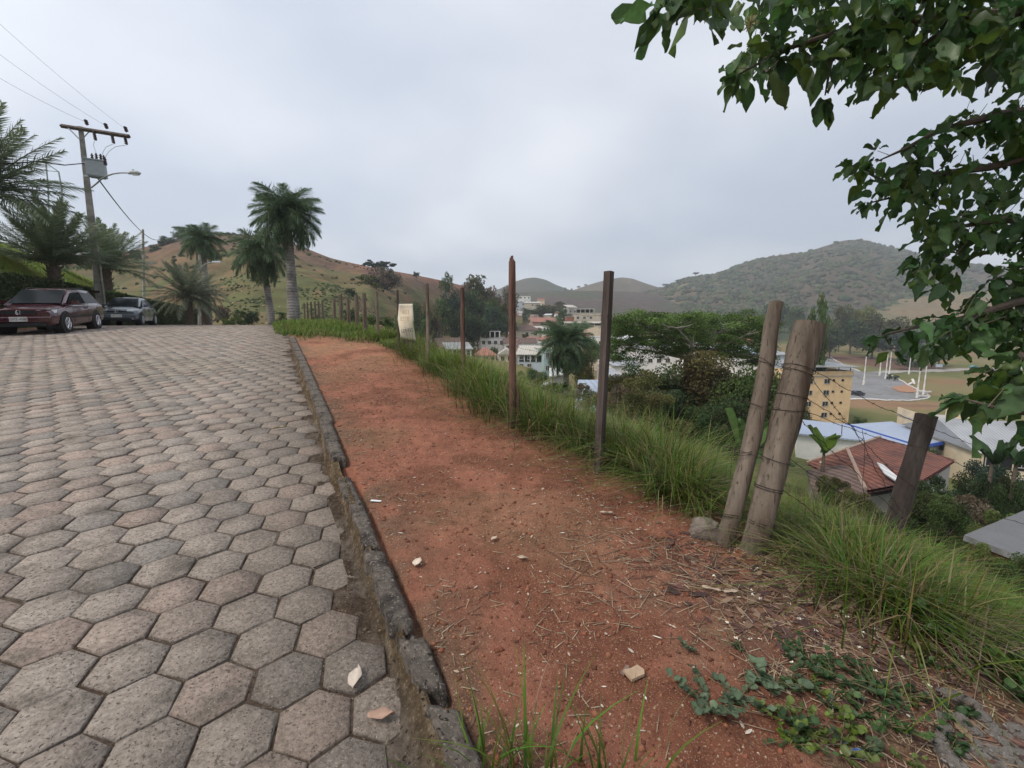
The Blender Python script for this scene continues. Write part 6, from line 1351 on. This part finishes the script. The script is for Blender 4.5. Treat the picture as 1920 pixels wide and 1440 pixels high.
bld('house', 'white walled house with red tile roof at the foot of the stepped hillside', 1012, 1046, 628, 170, 8, 'beige', 'hip', 'pinktile', nx=3, nf=1, rise=1.8, group=GT)
r = random.Random(11)
EX = [(884,900,640,160),(905,925,612,235),(948,965,600,250),(1000,1016,612,205),(1018,1036,606,225),(1040,1056,616,190),(985,1003,633,165),(1003,1022,641,150),(1036,1052,636,150),(1052,1070,645,140),(1046,1062,610,215),(955,968,640,135),(846,862,622,172),(862,880,630,150),(882,896,628,175),(1020,1032,588,285),(1046,1058,584,300),(1000,1010,590,290),(1085,1100,640,160),(1100,1122,648,150),(1108,1128,632,175),(1094,1104,625,195)]
for i, (a, b, yt, D) in enumerate(EX):
    bld('house', 'small pale house packed among the larger houses of the hillside town', a, b, yt, D, 7, ('white', 'cream', 'white', 'beige', 'white', 'pink')[i % 6], ('shed', 'gable', 'flat')[i % 3], ('whitemetal', 'pinktile', 'slab', 'cream', 'oldtile')[i % 5], rz=r.uniform(-.3, .3), nx=3, nf=2, rise=1.0, group='small houses filling the hillside town')
# ---- behind the umbrella tree
GU = 'light roofed sheds seen through the umbrella tree'
for (a, b, yt, D, w_, rf, rm, lab) in [(1150,1212,628,150,'white','shed','whitemetal','white roofed shed left behind the umbrella tree'), (1196,1262,640,135,'white','shed','metal','grey roofed shed in the middle behind the umbrella tree'),
      (1368,1418,632,170,'cream','gable','pinktile','cream house with an orange tile roof behind the umbrella tree'), (1300,1360,644,150,'white','shed','whitemetal','white shed right of centre behind the umbrella tree'),
      (1382,1440,652,120,'white','shed','bluemetal','pale blue roofed shed under the umbrella tree crown'), (1418,1482,655,135,'blue','shed','metal','pale sheet roofed shed between the two leaning posts'),
      (1150,1200,672,100,'white','shed','metal','low pale roof beside the square post'), (1240,1290,628,190,'white','gable','whitemetal','far white roof behind the crown of the umbrella tree')]:
    bld('shed', lab, a, b, yt, D, 14, w_, rf, rm, nx=4, nf=1, rise=1.8, group=GU)
# ---- far town
GF = 'distant white town below the brown rise'
r = random.Random(4); LF = ['white', 'cream', 'white', 'pink', 'beige', 'white']
for i, (a, b, yt, D) in enumerate([(1652,1664,583,640),(1666,1680,585,630),(1682,1693,584,640),(1695,1712,587,620),(1714,1722,585,630),(1702,1726,592,590),(1728,1742,588,610),(1744,1760,587,610),(1757,1772,589,600),(1776,1798,585,610),(1800,1822,588,600),(1672,1690,592,585),(1692,1700,594,580),(1655,1668,593,590),(1488,1499,600,520),(1500,1508,602,515),(1630,1642,594,560),(1826,1850,590,600)]):
    bld('house', 'small far house in the distant white town', a, b, yt, D, 8, LF[i % 6], ('flat', 'gable', 'shed')[i % 3], ('slab', 'pinktile', 'whitemetal')[(i*2) % 3], nx=2, nf=2 if i % 4 else 1, rise=1.5, group=GF)
bld('house', 'tiny white building alone on the lower mountain side', 1344, 1350, 586, 600, 6, 'white', 'gable', 'whitemetal', nx=1, nf=1, rise=1)
bld('house', 'tiny white building alone above the umbrella tree crown', 1353, 1359, 559, 700, 6, 'white', 'gable', 'whitemetal', nx=1, nf=1, rise=1, zb=at(1356,563,700).z)
# ---- street and roofs near the feathery palm
ribbon('valley_street', 'grey street winding down between the palm and the square post', [hit(1095,650), hit(1112,668), hit(1135,690), hit(1160,700), hit(1150,722)], 6, M['lightroad'], dz=.12)
roofplane('shed', 'pale ribbed sheet roof glimpsed between the feathery palm and the square post', [(1078,765,34),(1128,770,33),(1122,712,44),(1084,712,45)], 40, ROOF['bluemetal'], walls='grey')
roofplane('shed', 'light grey roof right of the square post behind the shrubs', [(1135,705,70),(1168,707,68),(1150,690,82),(1118,688,84)], 40, ROOF['metal'], walls='grey')
roofplane('shed', 'small cream roof left of the feathery palm among the shrubs', [(1030,705,60),(1062,700,60),(1052,688,70),(1030,690,70)], 40, ROOF['whitemetal'], walls='grey')

# ---------------------------------------------------------------- trees
TONE = {'dark': (.045,.072,.028), 'mid': (.075,.112,.036), 'light': (.095,.14,.035), 'olive': (.095,.10,.034), 'dry': (.16,.13,.09), 'blue': (.045,.076,.046), 'rust': (.085,.07,.03), 'yellow': (.15,.165,.04)}
TC = {}
def crown_mesh(kind, tone, var, fine):
    key = (kind, tone, var, fine)
    if key in TC: return TC[key]
    r = np.random.default_rng(hash((kind, var)) % 9999 if False else var*17+len(kind)*131+7); n = {0: 2600, 1: 9000, 2: 22000}[fine]; ls = {0: .030, 1: .019, 2: .0125}[fine]
    cz, rxy, rz_, ncl = {'round': (.60, .44, .36, 34), 'tall': (.56, .34, .42, 34), 'shrub': (.46, .46, .42, 30), 'flat': (.80, .50, .16, 36), 'cone': (.55, .30, .44, 36), 'bare': (.66, .42, .32, 30)}[kind]
    c = unit(r, ncl)*(r.random((ncl, 1))**.4); c *= np.array([rxy, rxy, rz_]); c[:, 2] += cz
    if kind == 'cone': c[:, :2] *= (1.15-np.clip(c[:, 2:], 0, 1))*1.35
    rad = r.uniform(.09, .19, ncl)*(1 if kind != 'flat' else .6); k = r.integers(0, ncl, n); d = unit(r, n); P = c[k]+d*(rad[k]*r.random(n)**.45)[:, None]*np.array([1, 1, .8])
    P[:, 2] = np.clip(P[:, 2], .02, 1.0); cl = np.array(TONE[tone])*r.uniform(.55, 1.55, (ncl, 1))*r.uniform(.88, 1.12, (ncl, 3)); col = cl[k]*r.uniform(.7, 1.3, (n, 1))
    V, F, C = quads(P, unit(r, n)+d*.2, unit(r, n)+np.array([0, 0, .6]), ls*r.uniform(.6, 1.3, n), col, .62)
    o = bulk('crown', V, F, M['crown'], col=C); me = o.data; bpy.data.objects.remove(o)
    mb = MB(); top = cz-.05; P = [(0, 0, -.15), (.01, 0, .15), (-.01, .01, top*.75), (.01, 0, top+.1)]; mb.tube(P, [.028, .022, .016, .006], 8)
    for q in range(14 if kind != 'bare' else 40):
        i = int(r.integers(0, ncl)); s_ = Vector((0, 0, r.uniform(.25, .8)*top)); e_ = Vector(c[i]); mb.tube([s_, s_.lerp(e_, .5)+Vector((0, 0, .02)), e_], [.010, .006, .002], 4, cap=False)
    o = mb.build('trunk', M['bark'], smooth=True); tm = o.data; bpy.data.objects.remove(o)
    TC[key] = (me, tm); return TC[key]
_tc = [0]
def tree(px, ytop, D, wpx, label, kind='round', tone='mid', group=None, fine=0, cat='tree', name=None, zb=None, seed=None, hmin=1.5):
    c = at(px, ytop, D); g = gz(c.x, D) if zb is None else zb; h = max(c.z-g, hmin); w_ = wpx/FPX*D*1.08; _tc[0] += 1; sd = _tc[0] if seed is None else seed
    me, tm = crown_mesh(kind, tone, sd % 3, fine); root = empty(name or ('shrub' if kind == 'shrub' else 'tree'), (c.x, D, g), label, cat, group, rz=sd*1.7)
    for nm, m_ in (('crown', me), ('trunk', tm)): o = link(nm, m_, root); o.scale = (w_, w_, h)
    return root
GW = 'trees of the wooded slope in the centre left'
L_ = ['dark', 'mid', 'blue', 'olive', 'mid', 'dark', 'light', 'dry', 'blue', 'mid']
W_T = [(838,506,190,34,'tall','mid'),(862,520,185,46,'round','dry'),(890,516,195,60,'round','olive'),(915,526,200,50,'round','dry'),(845,540,165,50,'round','blue'),(880,545,165,56,'round','dark'),(912,550,175,54,'round','mid'),(935,552,190,46,'round','olive'),(828,560,150,44,'round','mid'),(862,572,145,46,'round','dark'),(895,575,150,50,'round','dark'),(925,575,160,46,'round','blue'),(950,580,180,40,'round','mid'),
       (800,560,140,46,'round','olive'),(778,566,130,44,'round','mid'),(760,575,120,40,'round','light'),(790,585,120,40,'shrub','mid'),(815,592,140,34,'shrub','dry'),(740,590,110,40,'shrub','light'),(850,600,160,30,'shrub','mid'),(905,600,170,34,'round','dark'),(880,610,150,30,'shrub','blue'),(930,602,185,30,'round','dark'),(952,538,230,40,'round','dry'),(975,590,300,36,'round','mid'),(995,575,330,40,'round','mid'),(1015,572,330,36,'round','dark'),(1030,568,330,34,'round','olive'),(1045,572,310,30,'round','dark'),(1058,578,290,26,'round','mid'),(960,598,270,30,'shrub','light'),(1040,590,255,20,'round','dark'),(1056,592,245,18,'tall','dark'),(1052,562,380,26,'round','rust'),(1005,606,200,20,'shrub','mid'),(1035,612,180,24,'shrub','mid'),(1090,596,215,14,'shrub','mid'),(870,632,140,30,'shrub','dry'),(852,640,120,24,'shrub','dry'),(925,640,120,16,'shrub','mid'),(892,643,118,18,'shrub','dry'),(985,622,180,22,'shrub','olive')]
for i, (px, yt, D, w_, k, t_) in enumerate(W_T): tree(px, yt, D, w_, 'tree of the wooded slope around the hillside houses', k, t_, GW)
bpy.data.objects['tree']['label'] = 'tallest spreading tree on the skyline of the wooded slope'
GS = 'small trees on the pasture hill'
for i, (px, yt, D, w_, k, t_, zy) in enumerate([(312,440,200,30,'round','dark',470),(292,452,190,22,'shrub','blue',476),(340,430,205,28,'round','mid',462),(430,432,212,30,'shrub','dark',448),(455,432,212,26,'shrub','blue',450),(484,430,212,28,'shrub','mid',452),(708,488,190,56,'flat','blue',520),(622,516,150,26,'round','mid',540),(655,540,118,30,'round','dark',566),(600,502,205,20,'shrub','rust',512),(716,500,170,70,'bare','dry',560),(690,515,150,50,'bare','olive',560),(560,505,160,24,'shrub','mid',515),(780,508,200,12,'round','dark',518),(255,466,180,30,'shrub','mid',486),(410,470,150,40,'shrub','mid',490),(470,465,160,50,'shrub','dark',492)]):
    base = at(px, zy, D); tree(px, yt, D, w_, 'lone shrub or small tree on the pasture hill', k, t_, GS, zb=base.z-1)
GB = 'low bushes beyond the end of the road'
for i, (px, yt, D, w_, t_) in enumerate([(450,578,60,30,'mid'),(470,575,62,32,'dark'),(430,590,58,26,'light'),(530,582,60,22,'mid'),(415,560,60,26,'dry'),(620,588,50,30,'light'),(655,575,56,40,'mid'),(690,582,48,34,'light'),(722,590,40,30,'mid'),(590,595,46,22,'mid')]):
    tree(px, yt, D, w_, 'low bush beyond the end of the road', 'shrub', t_, GB, zb=at(px, 607, D).z-.6)
# umbrella tree
def umbrella():
    D = 40; b = at(1288, 660, D); g = gz(b.x, D); root = empty('umbrella_tree', (b.x, D, g), 'wide flat topped tree with feathery bright green crown and pale arching limbs', 'tree'); Q = lambda px, py, d=0: at(px, py, D+d)-root.location
    mb = MB(); fork = Q(1288, 672); mb.tube([(0, 0, -.5), (.1, 0, fork.z*.5), tuple(fork)], [.42, .34, .28], 10)
    mb.build('trunk', M['bark'], root, smooth=True); mb = MB(); r = np.random.default_rng(3); tips = []
    pale = mat('pale limb bark', (.24,.215,.18), var=.3, scale=3)
    for P in [[(1250,640,-2),(1215,615,-4)],[(1262,648,0),(1240,620,1),(1190,600,2)],[(1305,648,-1),(1345,625,-2),(1390,605,-3)],[(1325,660,1),(1375,640,2),(1425,622,3)],[(1300,640,2),(1310,610,4)],[(1340,655,-3),(1400,628,-4)],[(1275,640,-2),(1280,605,-3)],[(1230,650,2),(1170,620,3)],[(1355,662,-2),(1412,668,-3)],[(1240,662,-1),(1180,652,-2)],[(1290,640,5),(1330,600,7)],[(1300,650,-6),(1270,615,-7)]]:
        pts_ = [fork]+[Q(*p) for p in P]; mb.tube(pts_, list(np.linspace(.16, .05, len(pts_))), 7)
        for p in pts_[1:]:
            for _ in range(6):
                e = p+Vector(unit(r, 1)[0]*np.array([1.6, 1.8, .4]))+Vector((0, 0, .5)); mb.tube([p, p.lerp(e, .5)+Vector((0, 0, -.1)), e], [.05, .03, .015], 5, cap=False); tips.append(e)
    mb.build('limb', pale, root, smooth=True)
    tips = [t for t in tips]; n = 95000; V = []; ncl = 330; cl = []
    top = [(1140,600),(1160,588),(1200,581),(1260,580),(1320,583),(1380,586),(1420,590),(1450,606)]; bot = [(1140,668),(1180,690),(1230,672),(1290,655),(1340,665),(1400,690),(1450,680)]
    for _ in range(ncl):
        px = r.uniform(1142, 1446); yt = np.interp(px, *zip(*top)); yb = np.interp(px, *zip(*bot)); u = r.random()**1.5; py = yt+6+(yb-yt)*u*.95; d = r.uniform(-6.5, 7)*(1-.3*u)
        cl.append(np.array(Q(px, py, d)))
    cl = np.array(cl+[np.array(t) for t in tips if r.random() < .6]); rad = r.uniform(.45, 1.0, len(cl)); k = r.integers(0, len(cl), n); d = unit(r, n); P = cl[k]+d*(rad[k]*r.random(n)**.5)[:, None]*np.array([1.2, 1.2, .42]); base = np.array([.105, .165, .042])
    cc = base*r.uniform(.55, 1.45, (len(cl), 1)); v, f, c = quads(P, unit(r, n)*np.array([1, 1, .4]), unit(r, n)+np.array([0, 0, 1.2]), r.uniform(.05, .12, n), cc[k]*r.uniform(.7, 1.3, (n, 1)), .5)
    bulk('crown', v, f, M['crown'], root, c)
umbrella()
GD = 'dark thicket below the umbrella tree'
for (px, yt, D, w_, k, t_, lab) in [(1185,684,25,150,'round','olive','brownish bushy tree at the left of the thicket below the umbrella tree'),(1245,664,27,170,'round','dark','dark bushy tree left of centre under the umbrella tree'),(1318,658,26,175,'round','rust','rust tinged bushy tree in the middle of the thicket'),(1390,668,24,160,'round','mid','green bushy tree at the right of the thicket by the slim leaning post'),(1285,705,20,170,'shrub','dark','dark shrub at the front of the thicket'),(1215,722,18,150,'shrub','olive','olive shrub at the front left of the thicket'),(1350,715,17,150,'shrub','dark','dark shrub behind the banana leaves'),(1440,690,30,90,'round','mid','bushy tree between the two leaning posts')]:
    tree(px, yt, D, w_, lab, k, t_, GD, fine=2)
GR = 'bushes around the feathery palm'
for (px, yt, D, w_, k, t_, lab) in [(1010,690,24,70,'shrub','blue','bluish shrub left of the feathery palm'),(1045,700,22,60,'shrub','mid','green shrub under the feathery palm'),(985,680,34,60,'shrub','mid','shrub behind the tall jagged post'),(1095,655,60,50,'round','olive','olive tree right of the feathery palm'),(1110,625,130,40,'round','light','yellowish tree below the cream retaining wall'),(1100,720,26,50,'bare','dry','bare twiggy shrub just left of the square post'),(1160,720,22,60,'bare','dry','bare twiggy shrub right of the square post')]:
    tree(px, yt, D, w_, lab, k, t_, GR, fine=1)
px_palm(1064, 0, 30, 6.2, 'tall', 70, 'feathery palm with a dense round head standing on the slope left of the square post', sc=1.0, r0=.2, r1=.18, el=(-1.0, 1.4), seed=21, group=None)
for e in bpy.data.objects:
    if e.get('label', '').startswith('feathery palm'): e.location.z = at(1064, 655, 30).z-6.2
# right hand valley trees
GV = 'trees and bushes on the valley floor at the right'
for i, (px, yt, D, w_, k, t_, lab) in enumerate([(1540,540,95,52,'tall','mid','tall narrow evergreen behind the stout leaning post'),(1520,590,190,40,'round','dark','dark tree at the foot of the narrow evergreen'),(1580,572,290,50,'round','olive','olive tree right of the narrow evergreen'),(1615,566,310,60,'round','yellow','pale spreading tree left of the distant town'),(1655,580,300,70,'round','olive','broad olive tree in front of the distant town'),(1600,600,270,60,'round','dark','dark tree under the pale spreading one'),(1640,618,250,70,'round','dark','dark tree above the brown bank'),(1690,610,240,70,'round','blue','dark tree second above the brown bank'),(1560,615,240,60,'round','dark','dark tree left above the brown bank'),(1730,640,215,70,'round','dark','bushy tree at the right end of the brown bank'),(1765,640,225,50,'round','mid','bushy tree by the country road board'),(1710,655,205,40,'shrub','dark','dark shrub on the right slope of the brown bank'),
     (1465,560,420,60,'round','dark','dark tree at the mountain foot left of the evergreen'),(1430,575,400,50,'round','olive','olive tree at the mountain foot above the umbrella crown'),(1495,575,380,50,'round','mid','green tree at the mountain foot'),(1400,572,420,50,'round','dark','far dark tree peeking over the umbrella crown'),(1745,600,420,60,'round','mid','tree in front of the distant town at right'),(1800,600,430,60,'round','dark','dark tree in front of the distant town at right'),(1860,600,420,60,'round','mid','tree at the right in front of the distant town'),(1612,775,84,26,'shrub','mid','round bush beside the yellow building'),(1668,700,170,10,'shrub','dark','tiny shrub on the edge of the loop'),(1680,700,168,10,'shrub','dark','second tiny shrub on the edge of the loop'),(1455,690,85,60,'round','mid','leafy tree beside the yellow building'),(1505,760,70,40,'round','olive','tree leaning over the pale blue shed'),(1800,735,100,40,'bare','mid','thin leafy bush in the meadow behind the cream house'),(1730,812,48,46,'round','mid','leafy tree behind the dark sloping post'),(1700,860,40,30,'shrub','dark','bush under the tiled eaves')]):
    tree(px, yt, D, w_, lab, k, t_, GV)
GK_ = 'bushes behind the fence at the right'
for (px, yt, D, w_, k, t_, lab) in [(1745,888,21,90,'shrub','mid','round green bush right of the dark sloping post'),(1800,862,24,110,'shrub','dark','dark glossy bush below the cream house'),(1868,855,25,120,'shrub','blue','wide dark bush below the grey hall'),(1915,850,22,90,'shrub','dark','dark bush at the right edge below the hall'),(1905,925,18,110,'shrub','light','bright green bush above the corrugated roof'),(1780,930,20,90,'shrub','mid','low bush between the round bush and the corrugated roof'),(1840,900,21,90,'shrub','dry','brownish withered bush amid the dark ones'),(1670,945,17,80,'shrub','dark','low dark bush left of the dark sloping post'),(1600,930,20,80,'shrub','olive','dull bush at the foot of the lean-to'),(1560,880,26,60,'shrub','olive','dry bush beside the tiled house'),(1865,1072,10.6,110,'shrub','light','fresh green bush under the eaves of the corrugated roof'),(1935,1100,9.8,120,'shrub','mid','green bush at the right edge under the corrugated roof')]:
    tree(px, yt, D, w_, lab, k, t_, GK_, fine=2 if t_ != 'dry' else 1)
def banana(px, py, D, n, L, label, up, col, seed, hts=1.0, tops=None):
    b = at(px, py, D); g = gz(b.x, D); b.z = max(g, b.z-hts) if b.z > g else g; root = empty('banana_plant', b, label, 'banana plant'); r = np.random.default_rng(seed); a = r.uniform(0, 6.28, n); d = np.stack([np.cos(a)*.5, np.sin(a)*.5, np.full(n, up)], 1)
    if tops: d[:len(tops)] = np.array(tops)
    P = np.tile(np.array([[0, 0, hts]]), (n, 1)); u = np.cross(np.cross(d, [0, 0, 1.]), d)+[0, -.6, .1]; v, f, c = leaf_batch(P, d, u, L*r.uniform(.8, 1.15, n), .15, np.array(col)*r.uniform(.7, 1.3, (n, 1)), r, .02, .35, rows=9); bulk('leaves', v, f, M['leaf'], root, c, smooth=True)
    mb = MB(); mb.tube([(0, 0, -.2), (0, 0, hts)], [.06*L, .04*L], 8); mb.build('stem', M['bark'], root)
banana(1388, 860, 6.5, 5, .95, 'young banana plant with two upright leaves behind the slim leaning post', 1.0, (.10,.17,.055), 3, .4, [(-.12,-.05,1.0),(.42,-.1,.85),(.55,-.1,.1)])
banana(1545, 850, 31, 9, 2.2, 'bright banana plant in front of the pale blue shed', .9, (.12,.20,.035), 5, 1.2)
banana(1860, 870, 23, 9, 1.8, 'dark banana plant rising from the bushes below the grey hall', .8, (.05,.10,.04), 6, 1.6)
banana(1905, 872, 22, 9, 1.8, 'dark banana plant at the right edge below the hall', .8, (.05,.10,.04), 7, 1.6)
# more cars in the valley: copies of the parked hatchback
src = [o for o in bpy.data.objects if o.get('category') == 'car' and 'hatchback' in o['label']][0]
def far_car(px, py, D, rz, label, colr, group=None):
    c = copy_tree(src); b = at(px, py, D); b.z = gz(b.x, b.y)+.15 if D is not None else b.z; c.location = b; c.rotation_euler = (0, 0, rz); c['label'] = label; c['group'] = 'cars parked or driving in the valley'; m = mat('car paint', colr, rough=.3, var=.05, spec=.6)
    for ch in c.children:
        if ch.name.startswith(('body', 'cabin', 'mirror', 'bumper')): ch.material_slots[0].link = 'OBJECT'; ch.material_slots[0].material = m
q = hit(1826, 692); far_car(1826, 692, q.y, .1, 'teal car driving on the country road at the right', (.10,.28,.30))
q = hit(1608, 742); far_car(1608, 742, q.y, .2, 'dark car parked on the near side of the paved loop', (.03,.035,.05))
far_car(1040, 712, 62, 2.7, 'pale car on the street left of the feathery palm', (.5,.52,.55))

# forest canopy on the mountain and knolls: one far-off wood
def canopy(H, n, s, label, cols, seed, lo=0.03, hi=1.0, fn=None):
    X, Y, Z, U, PX = H; r = np.random.default_rng(seed); nr, nc = X.shape; i = r.integers(1, nr-18, n); j = r.integers(0, nc-1, n); fu, fv = r.random(n), r.random(n)
    def L(A): return (A[i, j]*(1-fu)+A[i+1, j]*fu)*(1-fv)+(A[i, j+1]*(1-fu)+A[i+1, j+1]*fu)*fv
    x, y, z, u, p = L(X), L(Y), L(Z), L(U), L(PX); k = (u > lo) & (u < hi) & (p < 2150) & (p > 150)
    if fn is not None: k &= r.random(n) < fn(x, y, u, p)
    x, y, z = x[k], y[k], z[k]; n = len(x); t = (1+5**.5)/2; ico = np.array([(-1,t,0),(1,t,0),(-1,-t,0),(1,-t,0),(0,-1,t),(0,1,t),(0,-1,-t),(0,1,-t),(t,0,-1),(t,0,1),(-t,0,-1),(-t,0,1)])/1.9
    F = np.array([(0,11,5),(0,5,1),(0,1,7),(0,7,10),(0,10,11),(1,5,9),(5,11,4),(11,10,2),(10,7,6),(7,1,8),(3,9,4),(3,4,2),(3,2,6),(3,6,8),(3,8,9),(4,9,5),(2,4,11),(6,2,10),(8,6,7),(9,8,1)])
    sz = (s*r.uniform(.4, 1.2, n))[:, None, None]; V = ico[None]*sz*r.uniform(.6, 1.35, (n, 12, 1))*np.array([1, 1, .8]); V += np.stack([x, y, z], 1)[:, None]+np.array([0, 0, s*.15]); C = np.array(cols)[r.integers(0, len(cols), n)]*r.uniform(.6, 1.35, (n, 1))
    o = bulk('woodland', V.reshape(-1, 3), (F[None]+np.arange(n)[:, None, None]*12).reshape(-1, 3), M['woodblob'], col=np.repeat(C, 12, 0)); tag(o, label, 'woodland', kind='stuff')
M['woodblob'] = mat('woodland canopy', attr=True, rough=.95, var=.5, scale=.5, bump=.5, bscale=.8, bdist=.6)
canopy(HM, 26000, 5.5, 'dense woodland covering the large mountain', [(.045,.068,.026),(.06,.08,.03),(.075,.07,.045),(.05,.06,.035),(.09,.085,.05)], 3, fn=lambda x, y, u, p: np.clip(.25+1.5*(fbm(x/70, y/70, 4, 3) < .52)*sstep(1220, 1420, p)+.0, .03, 1))
canopy(HL, 2400, .8, 'scattered scrub on the brown pasture hill', [(.06,.075,.03),(.09,.08,.045),(.05,.065,.028)], 4, fn=lambda x, y, u, p: .02+.75*(fbm(x/26, y/26, 4, 6) > .57))
canopy(HK, 3200, .34, 'low scrub dotted over the near knoll', [(.07,.09,.03),(.05,.07,.028)], 5, fn=lambda x, y, u, p: .04+.8*(fbm(x/14, y/14, 4, 6) > .56))
canopy(HK, 420, .28, 'small orange termite mounds dotted over the near knoll', [(.36,.24,.15),(.30,.19,.12)], 6, fn=lambda x, y, u, p: .35+0*x)
# trees on the right skyline
for i, (px, yt, D, w_, k) in enumerate([(1305,510,960,12,'flat'),(1272,524,960,12,'flat'),(1248,532,960,14,'flat'),(1060,538,1100,6,'tall'),(1072,540,1100,6,'tall'),(1085,536,1080,7,'flat'),(1098,532,1080,6,'flat')]):
    tree(px, yt, D, w_, 'small lone tree on the far ridge line against the sky', k, 'blue', 'lone trees on the far ridges', zb=at(px, yt+10, D).z)
# ================================================================ HAZE
mb = MB(); mb.box((0, 0, 118), (3640, 3640, 330)); hz = mb.build('haze', [])
mm = bpy.data.materials.new('haze'); mm.use_nodes = True; t = mm.node_tree; t.nodes.clear(); o = t.nodes.new('ShaderNodeOutputMaterial'); v = t.nodes.new('ShaderNodeVolumePrincipled')
v.inputs['Color'].default_value = (.90, .95, 1, 1); v.inputs['Density'].default_value = .00041; v.inputs['Anisotropy'].default_value = .2; t.links.new(v.outputs[0], o.inputs['Volume']); hz.data.materials.append(mm)
tag(hz, 'thin pale haze filling the valley air', 'haze', kind='stuff')
